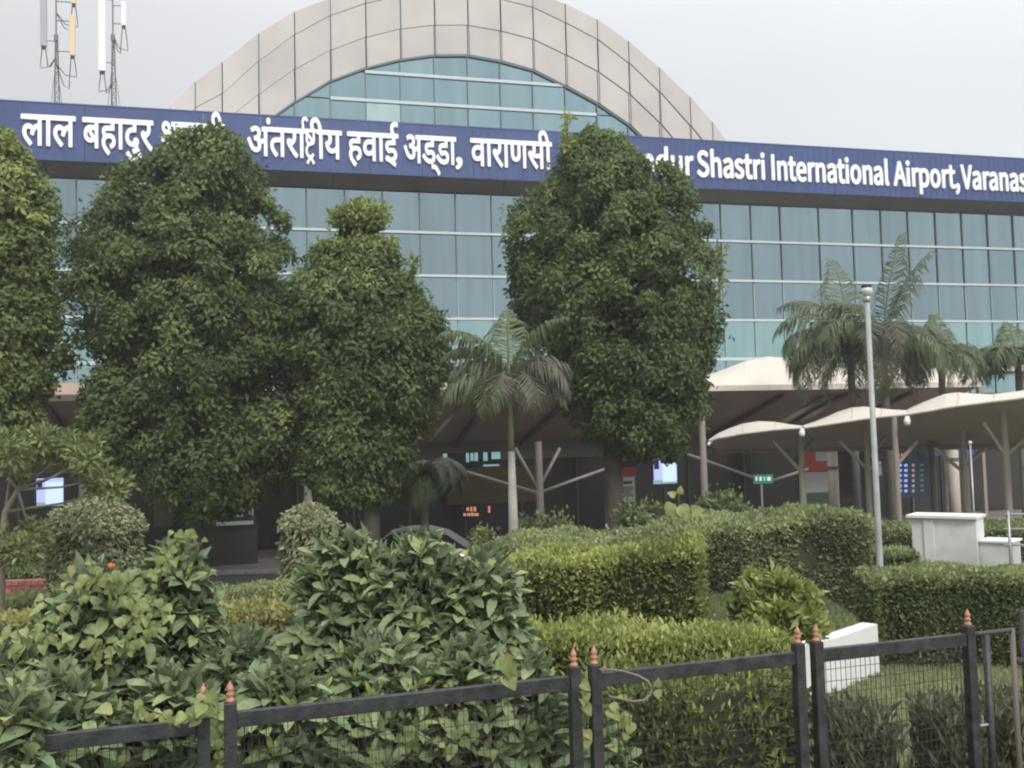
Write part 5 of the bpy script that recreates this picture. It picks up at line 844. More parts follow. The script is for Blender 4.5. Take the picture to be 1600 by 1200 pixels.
# ================================================================== PALMS
def frond(base, az, el, length, droop, m, parent, npair=66, ll=.55, hang=1.25, wd=.045):
    """one feather leaf: arching midrib with two rows of drooping leaflets"""
    h = Vector((math.cos(az), math.sin(az), 0)); pts = []; p = Vector(base); e = el; n = 12
    for i in range(n+1):
        pts.append(p.copy()); p = p+(h*math.cos(e)+Vector((0, 0, math.sin(e))))*length/n; e -= droop/n*(1+i/n)
    b = MB(); b.tube(pts, [.035*(1-.85*i/n) for i in range(n+1)], 5)
    side = Vector((-h.y, h.x, 0))
    for k in range(npair):
        t = .1+.88*k/npair; f = t*n; i = min(int(f), n-1); q = pts[i].lerp(pts[i+1], f-i); d = (pts[i+1]-pts[i]).normalized()
        for sg in (-1, 1):
            l = ll*(math.sin(min(t*1.15, 1)*math.pi)*.75+.35)*random.uniform(.85, 1.15); dn = random.uniform(.5, 1.2)*hang
            v = (side*sg*random.uniform(.5, 1)+d*.55+Vector((0, 0, .25-dn*.5))).normalized(); v2 = (v+Vector((0, 0, -dn*1.5))).normalized()
            w = d*wd/2; m1 = q+v*l*.5; m2 = m1+v2*l*.5
            b.poly([q-w*.5, q+w*.5, m1+w, m1-w]); b.poly([m1-w, m1+w, m2])
    me = b.mesh('frond', m); a = me.attributes.new('tint', 'FLOAT', 'POINT')
    a.data.foreach_set('value', np.clip(rng.normal(.45, .2, len(me.vertices)), 0, 1).astype(np.float32))
    return link('frond', me, parent)
def palm(name, x, ycrown, Y, label, fronds, trunk_r=.15, shaft=None, length=2.2, ll=.55, group='feather palms', wd=.06, top_r=.8):
    c = P(x, ycrown, Y); base = Vector((c.x, c.y, ground_z(Y))); T = empty(name, base, label, 'palm', group)
    zs = c.z-(shaft or 0)
    MB().tube([base, base+Vector((0, 0, .4)), Vector((c.x, c.y, (base.z+zs)/2)), Vector((c.x, c.y, zs))], [trunk_r*1.15, trunk_r, trunk_r*.95, trunk_r*top_r], 14).build('trunk', M['palmt'] if x == 796 else M['palmt2'], T, smooth=True)
    if shaft: MB().tube([Vector((c.x, c.y, zs)), Vector((c.x, c.y, zs+shaft*.3)), Vector((c.x, c.y, c.z)), Vector((c.x, c.y, c.z+shaft*.3))], [trunk_r*top_r, trunk_r*.55, trunk_r*.28, .015], 12).build('crownshaft', M['crownshaft'], T, smooth=True)
    for (az, el, ln, dr, old) in fronds:
        frond(c, math.radians(az), math.radians(el), ln, dr, M['leaf_palm_old'] if old else M['leaf_palm'], T, ll=ll, wd=wd)
    return T
def ring(n, l0, l1, els, drs, old=.35):
    return [(360*i/n+random.uniform(-14, 14), random.uniform(*els), random.uniform(l0, l1), random.uniform(*drs), random.random() < old) for i in range(n)]
palm('royal_palm', 796, 600, 22, 'royal palm with a pale trunk and green crownshaft in the gap between the tall trees',
     ring(11, 1.7, 2.1, (30, 75), (1.5, 2.3), .5)+[(180, 62, 1.9, 1.9, True), (0, 60, 1.8, 2.1, True), (200, 75, 2.2, 1.2, False), (340, 78, 2.2, 1.0, False), (165, 70, 2.1, 1.5, False), (20, 66, 1.9, 2.2, True), (5, 40, 1.8, 1.7, True), (350, 25, 1.7, 1.5, True), (178, 40, 1.7, 1.7, True), (90, 84, 2.1, .6, False), (188, 30, 1.6, 1.5, False)], trunk_r=.12, shaft=1.5, ll=.75, top_r=.62, wd=.04)
palm('royal_palm', 1328, 545, 32, 'royal palm with wide drooping fronds standing left of the grey lamp post',
     ring(16, 2.9, 3.5, (15, 70), (1.6, 2.4), .3)+[(180, 55, 3.0, 1.9, False), (195, 40, 2.8, 1.7, False), (170, 72, 3.4, 1.9, False), (100, 86, 3.3, .35, False), (175, 25, 2.6, 1.5, True), (0, 50, 2.4, 1.9, False), (150, 80, 3.3, 1.4, False)], trunk_r=.14, ll=1.15, wd=.042)
palm('royal_palm', 1380, 545, 31, 'royal palm with one tall upright spear frond standing right of the grey lamp post',
     ring(16, 2.8, 3.4, (15, 70), (1.6, 2.4), .3)+[(20, 84, 3.9, .25, False), (0, 78, 3.6, .5, False), (0, 45, 2.5, 1.9, True), (10, 62, 2.8, 2.2, False), (190, 75, 2.8, 1.2, False), (350, 30, 2.4, 1.5, True)], trunk_r=.14, ll=1.1, wd=.042)
palm('royal_palm', 1470, 566, 34, 'smaller palm with drooping fronds behind the wavy canopy, right of the spear-topped palm',
     ring(12, 1.8, 2.4, (35, 75), (1.8, 2.5), .35)+[(80, 84, 1.9, .4, False), (0, 65, 2.0, 2.2, False), (182, 62, 1.9, 2.2, False)], trunk_r=.13, ll=.85, wd=.05)
palm('royal_palm', 1590, 566, 34, 'small palm cut by the right edge above the wavy canopy',
     ring(12, 1.8, 2.4, (35, 75), (1.8, 2.5), .2)+[(182, 68, 2.0, 2.2, False), (80, 80, 1.8, .6, False)], trunk_r=.13, ll=.85, wd=.05)
palm('low_palm', 662, 745, 26, 'low shaggy palm in the shade left of the royal palm trunk, above the parked car',
     ring(22, 1.5, 2.0, (10, 75), (1.8, 2.8), .4)+[(0, 30, 1.3, 2.0, True), (180, 30, 1.3, 2.0, True)], trunk_r=.12, ll=.4, group=None)
frs = [o for o in bpy.data.objects if o.name.startswith('royal_palm') or o.name.startswith('low_palm')]

# ================================================================== HEDGES
def wob(p, a): return a*(np.sin(p[:, 0]*3.1+p[:, 2]*2.3)+np.sin(p[:, 0]*7.3+1.3+p[:, 1]*4)*.6+np.sin(p[:, 2]*9.1+p[:, 0]*1.7)*.5)
def hedge(label, A, Bp, zt_a, zt_b, depth, n, LL, m, amp=.02, name='clipped_hedge', cat='hedge', group=None, zb=None, top_tint=.12, tint=.42, rnd=.15, up=.3, wr=.5, top_frac=None, out=.04, patch=.10):
    """A, Bp: the two front corners on the ground (x, y); a clipped block of small leaves round a twiggy core"""
    A = Vector(A[:2]); Bp = Vector(Bp[:2]); d = (Bp-A); ln = d.length; d = d/ln; back = Vector((-d.y, d.x))
    if back.y < 0: back = -back
    z0 = zb if zb is not None else min(ground_z(A.y), ground_z(Bp.y))-.02; h = (zt_a+zt_b)/2-z0
    hh = min(h, 1.5)   # leaves only where light reaches; lower faces are covered too
    areas = np.array([ln*h, ln*depth, depth*h, depth*h, ln*h*.25]); pr = areas/areas.sum(); f = rng.choice(5, n, p=pr)
    u = rng.random(n); v = rng.random(n); t = np.zeros(n); w = np.zeros(n); q = np.zeros(n); N = np.zeros((n, 3))
    D = np.array([d.x, d.y, 0]); K = np.array([back.x, back.y, 0]); Zz = np.array([0, 0, 1.])
    t = np.where(f == 2, 0, np.where(f == 3, 1, u)); q = np.where(f == 0, 0, np.where(f == 4, 1, np.where(f == 1, v, u))); w = np.where(f == 1, 1, v)
    N = np.where((f == 0)[:, None], -K, np.where((f == 1)[:, None], Zz, np.where((f == 2)[:, None], -D, np.where((f == 3)[:, None], D, K))))
    zt = zt_a+(zt_b-zt_a)*t; pos = np.array([A.x, A.y, 0])+D*(t*ln)[:, None]+K*(q*depth)[:, None]; pos[:, 2] = z0+(zt-z0)*w
    # rounded upper edges
    e = np.clip((w-.9)/.1, 0, 1)*(f != 1); pos -= N*(e*.05)[:, None]
    er = ((f == 1) & ((q < .08) | (q > .92) | (t < .02) | (t > .98))); pos[:, 2] -= er*.035
    pos += N*(wob(pos, amp)+rng.normal(0, out*.5, n)-out*.8)[:, None]
    dd = N*.9+unit(n)*.8+Zz*up; nn = unit(n)+N*.5+Zz*.4
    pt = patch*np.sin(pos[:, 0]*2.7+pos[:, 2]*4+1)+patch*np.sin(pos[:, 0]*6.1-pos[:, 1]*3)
    ti = tint+pt+rng.normal(0, rnd, n)+top_tint*(w > .9)  # top leaves tinted paler, the light from above put into their colour
    L = LL*(.65+.7*rng.random(n)); T = empty(name, (A.x, A.y, z0), label, cat, group)
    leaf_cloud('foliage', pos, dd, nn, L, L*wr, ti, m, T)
    ins = .07; b = MB(); a0 = A+d*ins+back*ins; a1 = Bp-d*ins+back*ins; a2 = Bp-d*ins+back*(depth-ins); a3 = A+d*ins+back*(depth-ins)
    b.hexa([(a0.x, a0.y, z0), (a1.x, a1.y, z0), (a2.x, a2.y, z0), (a3.x, a3.y, z0)], [(a0.x, a0.y, zt_a-ins), (a1.x, a1.y, zt_b-ins), (a2.x, a2.y, zt_b-ins), (a3.x, a3.y, zt_a-ins)])
    b.build('twig_core', M['hcore'], T)
    return T
def XY(x, y, Y): p = P(x, y, Y); return (p.x, p.y)
def zat(x, y, Y): return P(x, y, Y).z
# yellow-green clipped block in the middle
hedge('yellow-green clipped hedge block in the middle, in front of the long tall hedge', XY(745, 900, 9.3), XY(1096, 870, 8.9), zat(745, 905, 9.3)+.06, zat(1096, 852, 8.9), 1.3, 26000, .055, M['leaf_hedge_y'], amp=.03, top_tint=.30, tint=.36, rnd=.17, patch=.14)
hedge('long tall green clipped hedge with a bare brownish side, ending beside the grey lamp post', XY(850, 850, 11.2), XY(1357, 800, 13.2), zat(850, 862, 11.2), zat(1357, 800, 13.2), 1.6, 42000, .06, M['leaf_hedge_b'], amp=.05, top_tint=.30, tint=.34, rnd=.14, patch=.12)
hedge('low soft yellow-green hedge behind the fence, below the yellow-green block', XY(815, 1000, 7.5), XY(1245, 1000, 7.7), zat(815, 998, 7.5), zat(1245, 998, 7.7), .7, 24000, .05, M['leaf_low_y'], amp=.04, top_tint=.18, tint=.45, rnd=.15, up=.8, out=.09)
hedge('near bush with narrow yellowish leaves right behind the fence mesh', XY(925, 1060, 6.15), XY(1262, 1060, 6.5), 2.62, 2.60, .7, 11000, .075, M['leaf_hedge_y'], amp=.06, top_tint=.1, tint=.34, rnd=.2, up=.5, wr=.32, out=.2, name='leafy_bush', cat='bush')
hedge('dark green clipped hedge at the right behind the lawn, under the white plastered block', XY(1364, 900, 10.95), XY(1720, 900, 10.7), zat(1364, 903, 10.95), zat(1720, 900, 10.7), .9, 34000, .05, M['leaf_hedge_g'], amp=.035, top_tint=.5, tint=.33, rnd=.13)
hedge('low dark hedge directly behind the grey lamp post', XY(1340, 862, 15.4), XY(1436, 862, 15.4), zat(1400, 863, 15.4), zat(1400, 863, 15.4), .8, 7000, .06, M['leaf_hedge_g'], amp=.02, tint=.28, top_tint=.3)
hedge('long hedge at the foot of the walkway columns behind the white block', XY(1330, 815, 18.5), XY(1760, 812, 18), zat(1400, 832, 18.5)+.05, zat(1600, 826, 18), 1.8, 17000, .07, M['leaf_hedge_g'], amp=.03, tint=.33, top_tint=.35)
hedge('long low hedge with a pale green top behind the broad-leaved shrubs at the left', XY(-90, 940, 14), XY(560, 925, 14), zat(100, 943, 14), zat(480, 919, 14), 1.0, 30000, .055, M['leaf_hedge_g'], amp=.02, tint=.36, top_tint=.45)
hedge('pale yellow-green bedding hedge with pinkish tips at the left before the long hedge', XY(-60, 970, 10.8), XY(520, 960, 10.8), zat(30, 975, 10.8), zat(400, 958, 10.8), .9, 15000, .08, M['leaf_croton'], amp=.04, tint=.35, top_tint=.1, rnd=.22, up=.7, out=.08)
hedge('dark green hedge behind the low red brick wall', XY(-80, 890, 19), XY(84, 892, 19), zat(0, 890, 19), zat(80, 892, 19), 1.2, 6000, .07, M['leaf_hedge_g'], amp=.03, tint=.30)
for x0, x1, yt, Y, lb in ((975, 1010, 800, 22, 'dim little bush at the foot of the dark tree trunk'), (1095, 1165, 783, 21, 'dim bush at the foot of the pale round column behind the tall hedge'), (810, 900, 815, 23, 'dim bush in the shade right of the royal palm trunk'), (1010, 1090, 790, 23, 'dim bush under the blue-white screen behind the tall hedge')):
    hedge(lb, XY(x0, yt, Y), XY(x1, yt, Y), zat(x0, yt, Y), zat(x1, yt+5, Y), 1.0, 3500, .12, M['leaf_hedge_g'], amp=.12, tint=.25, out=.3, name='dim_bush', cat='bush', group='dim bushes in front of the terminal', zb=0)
# clipped round topiaries
def topiary(x, yt, hw, Y, label, n):
    c = P(x, yt, Y); r = hw/FPX*Y; z0 = 1.58; h = c.z-z0; T = empty('topiary_bush', (c.x, Y, z0), label, 'topiary', 'clipped round-topped bushes')
    u = unit(n); w = rng.random(n); cap = rng.random(n) < .42; th = rng.random(n)*2*math.pi; dome = r*.75
    side = np.stack([np.cos(th), np.sin(th), np.zeros(n)], 1)
    up_ = u.copy(); up_[:, 2] = np.abs(up_[:, 2])
    # flat-topped dome: superellipse profile
    pc = up_*np.array([r, r, dome]); pc[:, :2] = pc[:, :2]*(1+.12*(1-np.abs(up_[:, 2:3])))*.95
    pos = np.where(cap[:, None], pc+np.array([0, 0, h-dome]), side*r*(.93+.07*np.sin(w*3))[:, None]+np.array([0, 0, 1.])*(w*(h-dome))[:, None])
    N = np.where(cap[:, None], up_, side); pos = pos+N*(wob(pos, .015)+rng.normal(0, .025, n))[:, None]+np.array([c.x, Y, z0])
    L = .085*(.6+.8*rng.random(n))
    leaf_cloud('foliage', pos, N*.5+unit(n)*.6+np.array([0, 0, -.5]), N+unit(n)*.4, L, L*.45, rng.normal(.5, .22, n)+.12*cap, M['leaf_topiary'], T)
    MB().lathe((c.x, Y, z0), [(.05, -.0), (r*.84, .05), (r*.84, h-dome), (r*.72, h-dome*.55), (r*.4, h-dome*.2), (.03, h-.1)], 16).build('twig_core', M['hcore'], T)
topiary(150, 781, 64, 15.2, 'larger round-topped clipped bush at the left, partly behind the broad-leaved shrubs', 13000)
topiary(483, 794, 39, 15.6, 'narrower clipped bush with a flat rounded top, left of the parked car', 7000)
# pale shrub with soft leaves on the planter
def soft_shrub(x, yt, hw, hh, Y, label, n, m, LL=.10, name='pale_shrub', tint=.55):
    c = P(x, yt+hh, Y); r = hw/FPX*Y; h = hh/FPX*Y; T = empty(name, (c.x, Y, ground_z(Y)), label, 'shrub')
    st = 70; u = unit(st); u[:, 2] = np.abs(u[:, 2]); cen = np.array(c)+u*np.array([r, r*.8, h])*(.5+.45*rng.random((st, 1)))
    k = np.repeat(np.arange(st), n//st); d = unit(len(k))+np.array([0, 0, .5]); L = LL*(.6+.8*rng.random(len(k)))
    leaf_cloud('foliage', cen[k]+unit(len(k))*.11*rng.random((len(k), 1)), d, unit(len(k))+np.array([0, 0, .6]), L, L*.34, rng.normal(tint, .18, len(k)), m, T)
    b = MB()
    for i in range(0, st, 3): b.tube([(c.x, Y, ground_z(Y)), tuple((np.array((c.x, Y, ground_z(Y)+.4))+cen[i])/2), tuple(cen[i])], [.015, .01, .005], 5)
    b.build('stems', M['stem'], T)
soft_shrub(1215, 895, 78, 95, 9.3, 'pale yellow-green shrub with soft drooping leaves in front of the tall hedge', 7000, M['leaf_low_y'], .12)
soft_shrub(755, 825, 16, 30, 14, 'small pale sapling by the foot of the royal palm', 500, M['leaf_small'], .10, 'sapling')

# ================================================================== PLANTER WALL, LAWN
T = empty('planter_wall', PZ(1371, 1050, 1.6), 'low white retaining wall behind the fence at the edge of the lawn', 'wall')
wt = [PZ(1160, 1022, 2.11), PZ(1200, 1018, 2.11), PZ(1255, 1010, 2.11), PZ(1310, 996, 2.12), PZ(1345, 984, 2.12), PZ(1371, 975, 2.12)]
b = MB()
for i in range(len(wt)-1):
    a, c = wt[i], wt[i+1]; bk = Vector((-.12, .12, 0))
    b.hexa([Vector((a.x, a.y, 1.5)), Vector((c.x, c.y, 1.5)), Vector((c.x, c.y, 1.5))+bk, Vector((a.x, a.y, 1.5))+bk], [a, c, c+bk, a+bk])
b.build('rendered_wall', M['white'], T)
b = MB()
for i in range(len(wt)-1):
    a, c = wt[i], wt[i+1]; o = Vector((-.12, .12, -.02)); f = Vector((-.2, 2.2, .12))
    b.poly([a+o, c+o, c+o+f*.5+Vector((0, 0, .06)), a+o+f*.5+Vector((0, 0, .06))]); b.poly([a+o+f*.5+Vector((0, 0, .06)), c+o+f*.5+Vector((0, 0, .06)), c+o+f, a+o+f])
b.build('planter_soil', M['grass'], kind='structure')
n = 9000; tt = rng.random(n); ii = rng.integers(0, len(wt)-1, n); WA = np.array([tuple(p) for p in wt])
pos = WA[ii]*(1-tt[:, None])+WA[ii+1]*tt[:, None]; f = rng.random(n); pos += np.array([-.14, .14, -.02])+np.array([-.2, 2.2, .12])*f[:, None]; pos[:, 2] += .06*np.minimum(f*2, 2-2*f)
L = .05+.05*rng.random(n); leaf_cloud('planter_grass', pos, unit(n)*.5+np.array([0, 0, .8]), unit(n), L, L*.12, rng.normal(.55, .15, n), M['leaf_hedge_g'], kind='stuff')
# lawn blades on the stretch seen through the fence
n = 42000; x = rng.uniform(1.6, 7.5, n); y = rng.uniform(6.3, 11.2, n); pos = np.stack([x, y, np.full(n, 1.6)], 1)
L = .03+.035*rng.random(n); leaf_cloud('lawn_grass', pos, unit(n)*.45+np.array([0, 0, .8]), unit(n), L, L*.16, rng.normal(.5, .2, n)+.08*np.sin(x*2.2+y), M['leaf_lawn'], kind='stuff', label=None)
# low red brick wall at the far left
T = empty('brick_wall', XY(-70, 925, 17)+(1.5,), 'low red brick wall at the left edge in front of a dark hedge', 'wall')
zt = zat(40, 906, 17); x0 = P(-70, 915, 17).x; x1 = P(82, 915, 17).x
MB().box(x0, x1, 17.015, 17.2, 1.3, zt-.06).build('mortar_core', M['mortar'], T)
bl, bh = .215, .062; bmesh_ = MB().box(0, bl-.012, 0, .1, 0, bh-.01).mesh('brick', M['brick'])
for r in range(8):
    for i in range(int((x1-x0)/bl)):
        xx = x0+i*bl+(bl/2 if r % 2 else 0)
        if xx+bl <= x1+.02: link('brick', bmesh_, T, Matrix.Translation((xx, 16.99+random.uniform(-.003, .003), zt-.08-(r+1)*bh)))
head_ = MB().box(0, .098, 0, .235, 0, .075).mesh('brick', M['brick'])
for i in range(int((x1-x0)/.11)): link('brick', head_, T, Matrix.Translation((x0+i*.11, 16.97+random.uniform(-.004, .004), zt-.088+random.uniform(-.003, .003))))

# ================================================================== WHITE BLOCK, RAILING, LAMP POST, SMALL THINGS
Y = 16.0; g = ground_z(Y); pc = P(1493, 800, Y); ang = math.radians(-38); zc = zat(1480, 806, Y)
T = empty('plastered_block', (pc.x, pc.y, g), 'white plastered stepped block with a thin cap, beside the grey lamp post', 'wall')
rot = Matrix.Translation((pc.x, pc.y, g)) @ Matrix.Rotation(ang, 4, 'Z')
def tb(b, x0, x1, y0, y1, z0, z1): 
    m = len(b.v); b.box(x0, x1, y0, y1, z0, z1)
    for i in range(m, len(b.v)): b.v[i] = tuple(rot @ Vector(b.v[i]))
    return b
w = .93; hb = zc-g
tb(MB(), -.70, .30, 0, .5, -.1, hb-.05).build('tall_block', M['whiteb'], T, bevel=.012)
tb(MB(), -.72+.22, -.34, -.03, 0, -.1, hb-.05).build('pilaster', M['whiteb'], T, bevel=.006)
tb(MB(), -.76, .33, -.07, .53, hb-.05, hb).build('cap', M['white'], T, bevel=.006)
h2 = zat(1550, 842, Y)-g
tb(MB(), .30, .80, .10, .62, -.1, h2-.035).build('low_block', M['whiteb'], T, bevel=.012)
tb(MB(), .302, .83, .06, .65, h2-.035, h2).build('low_cap', M['white'], T, bevel=.006)
Y = 15.2; T = empty('steel_railing', XY(1575, 880, Y)+(ground_z(Y),), 'galvanised pipe railing at the right edge beside the white block', 'railing')
gz = ground_z(Y)
for x in (1575, 1690): p = P(x, 798, Y); MB().tube([(p.x, p.y, gz), tuple(p)], .022, 8).build('post', M['steel'], T, smooth=True)
for y in (804, 827, 852, 882): MB().tube([P(1569, y, Y), P(1720, y-2, Y)], .016, 8).build('rail', M['steel'], T, smooth=True)
# lamp post
Y = 12.5; tp = P(1355, 470, Y); g = ground_z(Y); base = Vector((tp.x, tp.y, g))
T = empty('lamp_post', base, 'tall grey lamp post with a small round lamp head in front of the palms', 'lamp post')
MB().tube([base, base+Vector((0, 0, .02)), base+Vector((0, 0, .021)), base+Vector((0, 0, 1.2)), tp], [.09, .09, .042, .040, .030], 14).build('pole', M['paintgrey'], T, smooth=True)
MB().lathe(tp, [(.034, -.02), (.045, 0), (.045, .05), (.03, .06)], 12).build('collar', M['steel'], T, smooth=True)
MB().lathe(tp+Vector((0, 0, .05)), [(.02, 0), (.05, .02), (.075, .07), (.07, .10), (.03, .13)], 14).build('lamp_head', M['luminaire'], T, smooth=True)
MB().tube([tp+Vector((0, 0, .10)), tp+Vector((-.05, 0, .13)), tp+Vector((-.09, 0, .10))], .012, 8).build('bracket', M['dark'], T)
MB().box(tp.x-.05, tp.x+.045, tp.y-.05, tp.y+.05, tp.z+.17, tp.z+.20).build('hood', M['dark'], T)
# thin flag pole, direction sign, junction box
p = P(1516, 694, 24); T = empty('thin_pole', (p.x, p.y, ground_z(24)), 'thin pale pole behind the white block at the right', 'pole'); MB().tube([(p.x, p.y, 0), tuple(p)], .022, 8).build('shaft', M['steel'], T, smooth=True); MB().lathe(p, [(.03, 0), (.045, .03), (.03, .08)], 10).build('cap', M['white'], T)
Y = 24; p = P(1190, 748, Y); T = empty('direction_sign', (p.x, p.y, ground_z(Y)), 'small green direction sign with white marks on a thin pole behind the tall hedge', 'sign')
a = P(1177, 742, Y); c = P(1208, 755, Y); MB().box(a.x, c.x, Y-.02, Y+.02, c.z, a.z).build('sign_plate', M['greensign'], T)
for x0, x1 in ((1180, 1183), (1186, 1190), (1193, 1195), (1198, 1204)):
    a = P(x0, 745, Y); c = P(x1, 751, Y); MB().box(a.x, c.x, Y-.03, Y-.022, c.z, a.z).build('lettering', M['signw'], T)
MB().tube([(p.x, p.y+.05, ground_z(Y)), (p.x, p.y+.05, p.z)], .025, 8).build('pole', M['steel'], T)
Y = 28.0; a = P(1372, 721, Y); c = P(1378, 743, Y); T = empty('junction_box', (a.x, Y, c.z), 'small white box mounted beside a tan column, right of the grey lamp post', 'box')
MB().box(a.x, c.x, Y, Y+.12, c.z, a.z).build('case', M['white'], T, bevel=.01); MB().box(a.x+.02, c.x-.02, Y-.01, Y, c.z+.25, a.z-.08).build('cover', M['steel'], T); MB().box(a.x-.25, a.x, Y+.04, Y+.09, c.z+.2, c.z+.25).build('bracket', M['steel'], T)

# ================================================================== ANTENNA MASTS ON THE ROOF
def mast(x, label, ants, guys, zextra=3.0, r=.13):
    off = -4.0; s, z0 = PF(x, 170, off); zb = zt_blue-.55; zt = PF(x, -30, off)[1]; T = empty('antenna_mast', Wf(s, zb, off), label, 'mast', 'roof antenna masts')
    legs = [Vector((math.cos(t)*r, math.sin(t)*r, 0)) for t in (.5, 2.6, 4.7)]; b = MB(); o = Wf(s, 0, off); zlat = PF(x, 62, off)[1]
    for l in legs: MB().tube([o+l*1.4+Vector((0, 0, zb)), o+l*.45+Vector((0, 0, zlat))], .024, 6).build('leg', M['mast'], T)
    nseg = 12
    for i in range(nseg):
        f0, f1 = i/nseg, (i+1)/nseg
        for j in range(3):
            a = o+legs[j]*(1.4-.95*f0)+Vector((0, 0, zb+(zlat-zb)*f0)); c = o+legs[(j+1) % 3]*(1.4-.95*f1)+Vector((0, 0, zb+(zlat-zb)*f1)); b.tube([a, c], .014, 4, cap=False)
            b.tube([a, o+legs[(j+1) % 3]*(1.4-.95*f0)+Vector((0, 0, zb+(zlat-zb)*f0))], .012, 4, cap=False)
    b.build('lattice', M['mast'], T)
    MB().tube([o+Vector((0, 0, zlat-.5)), o+Vector((0, 0, zt))], .035, 8).build('pole', M['mast'], T)
    MB().lathe(o+Vector((0, 0, zlat-.1)), [(.05, 0), (.09, .05), (.09, .3), (.04, .36)], 8).build('clamp', M['mast'], T)
    for (ax, y0, y1, hw, m, d) in ants:
        sa, za = PF(ax, y0, off+.3); _, zb2 = PF(ax, y1, off+.3); w = hw/FPX*44
        an = MB().fbox(sa-w, sa+w, zb2, za, off+.2, off+.36).build('panel_antenna', M[m], T, bevel=.02)
        MB().fbox(sa-w*.7, sa+w*.7, zb2-.13, zb2-.02, off+.24, off+.32).build('connector', M['cable'], T)
        for yy in (.12, .88):
            zz = zb2+(za-zb2)*yy; MB().tube([Wf(sa, zz, off+.18), Wf(s, zz+.05, off)], .02, 6).build('arm', M['mast'], T)
        for kx in (-.06, .07):
            q = Wf(sa+kx, zb2-.12, off+.28); ln = random.uniform(.7, 1.4)
            MB().tube([q, q+Vector((kx, 0, -ln*.6)), q+Vector((kx*1.4, 0, -ln)), q.lerp(Wf(s, q.z, off), .5)+Vector((0, 0, -ln*.85)), Wf(s, zb2-.3, off)], .019, 5).build('cable', M['cable'], T, smooth=True)
    for gx in guys:
        sg, _ = PF(gx, 165, off); MB().tube([Wf(s, PF(x, 90, off)[1], off), Wf(sg, zb, off)], .012, 5).build('stay', M['mast'], T)
mast(88, 'left antenna mast with a grey panel and a beige panel, above the first Hindi word', [(68, -20, 72, 4.5, 'ant_g', 0), (113, 24, 87, 3.8, 'ant_b', 0), (115, -30, 6, 3.5, 'ant_b', 0)], (72, 106))
mast(177, 'right antenna mast with a long white panel, above the second Hindi word', [(159, -20, 111, 5.2, 'ant_w', 0), (193, 3, 40, 3.6, 'ant_w', 0)], (160, 199))
# ================================================================== CAR AND PEOPLE
def ring_loft(b, secs, closed_ends=True):
    """secs: list of rings with the same count"""
    base = len(b.v); n = len(secs[0])
    for r in secs: b.v += [tuple(p) for p in r]
    for i in range(len(secs)-1):
        for k in range(n):
            b.f.append((base+i*n+k, base+i*n+(k+1) % n, base+(i+1)*n+(k+1) % n, base+(i+1)*n+k)); b.mi.append(0)
    b.f.append(tuple(base+k for k in range(n))[::-1]); b.mi.append(0); b.f.append(tuple(base+(len(secs)-1)*n+k for k in range(n))); b.mi.append(0)
pc = P(650, 824, 29.5); T = empty('parked_car', (pc.x, 29.5, 0), 'silver car parked side-on in the shade behind the broad-leaved shrubs', 'car')
def at(x, y, z): return Vector((pc.x+x, 29.5+y, z))
zr = zat(650, 823, 29.5); sc_ = zr/1.5
b = MB(); secs = []
for x, zb_, zm, hw in ((-2.15, .4, .62, .62), (-2.05, .25, .82, .78), (-1.3, .2, .98, .86), (0, .2, 1.02, .88), (1.2, .2, 1.0, .86), (1.95, .25, .88, .80), (2.15, .4, .65, .65)):
    secs.append([at(x, -hw*.9, zb_*sc_), at(x, -hw, (zb_+zm)*.5*sc_), at(x, -hw*.95, zm*.96*sc_), at(x, -hw*.6, zm*sc_), at(x, hw*.6, zm*sc_), at(x, hw*.95, zm*.96*sc_), at(x, hw, (zb_+zm)*.5*sc_), at(x, hw*.9, zb_*sc_)])
ring_loft(b, secs); b.build('body', M['carsilver'], T, smooth=True)
b = MB(); prof = [(-1.25, 1.0, .74), (-.75, 1.40, .60), (-.2, 1.495, .58), (.4, 1.49, .58), (.95, 1.36, .60), (1.55, 1.0, .72)]
for (xa, za, wa), (xb, zb2, wb) in zip(prof[:-1], prof[1:]):
    b.hexa([at(xa, -wa, (za-.05)*sc_), at(xb, -wb, (zb2-.05)*sc_), at(xb, wb, (zb2-.05)*sc_), at(xa, wa, (za-.05)*sc_)], [at(xa, -wa, za*sc_), at(xb, -wb, zb2*sc_), at(xb, wb, zb2*sc_), at(xa, wa, za*sc_)])
b.build('roof', M['carsilver'], T)
for sy in (-1, 1):
    for (q) in ([(-1.12, .98, .74), (-.12, .98, .76), (-.12, 1.43, .595), (-.7, 1.36, .61)], [(-.04, .98, .76), (.8, .98, .76), (.75, 1.38, .61), (-.04, 1.44, .595)], [(.87, .98, .75), (1.4, .98, .73), (.92, 1.31, .63), (.83, 1.34, .62)]):
        b = MB(); o = [at(x, sy*y, z*sc_) for x, z, y in q]; i = [p+Vector((0, -sy*.04, 0)) for p in o]
        b.hexa([o[0], o[1], i[1], i[0]], [o[3], o[2], i[2], i[3]]); b.build('side_window', M['carglass'], T)
    for wx in (-1.35, 1.3):
        c = at(wx, sy*.78, .32); wo = MB().tube([c+Vector((0, -sy*.1, 0)), c+Vector((0, sy*.1, 0))], .31, 20).build('wheel', M['tyre'], T, smooth=False)
        MB().tube([c+Vector((0, sy*.101, 0)), c+Vector((0, sy*.115, 0))], .2, 16).build('rim', M['steel'], wo)
    MB().tube([at(-.95, sy*.86, 1.0*sc_), at(-.9, sy*.98, 1.06*sc_)], [.03, .09], 8).build('mirror', M['carsilver'], T)
    MB().box(pc.x-2.17, pc.x-2.05, 29.5+sy*.62-.12, 29.5+sy*.62+.12, .66, .78).build('headlight', M['luminaire'], T)
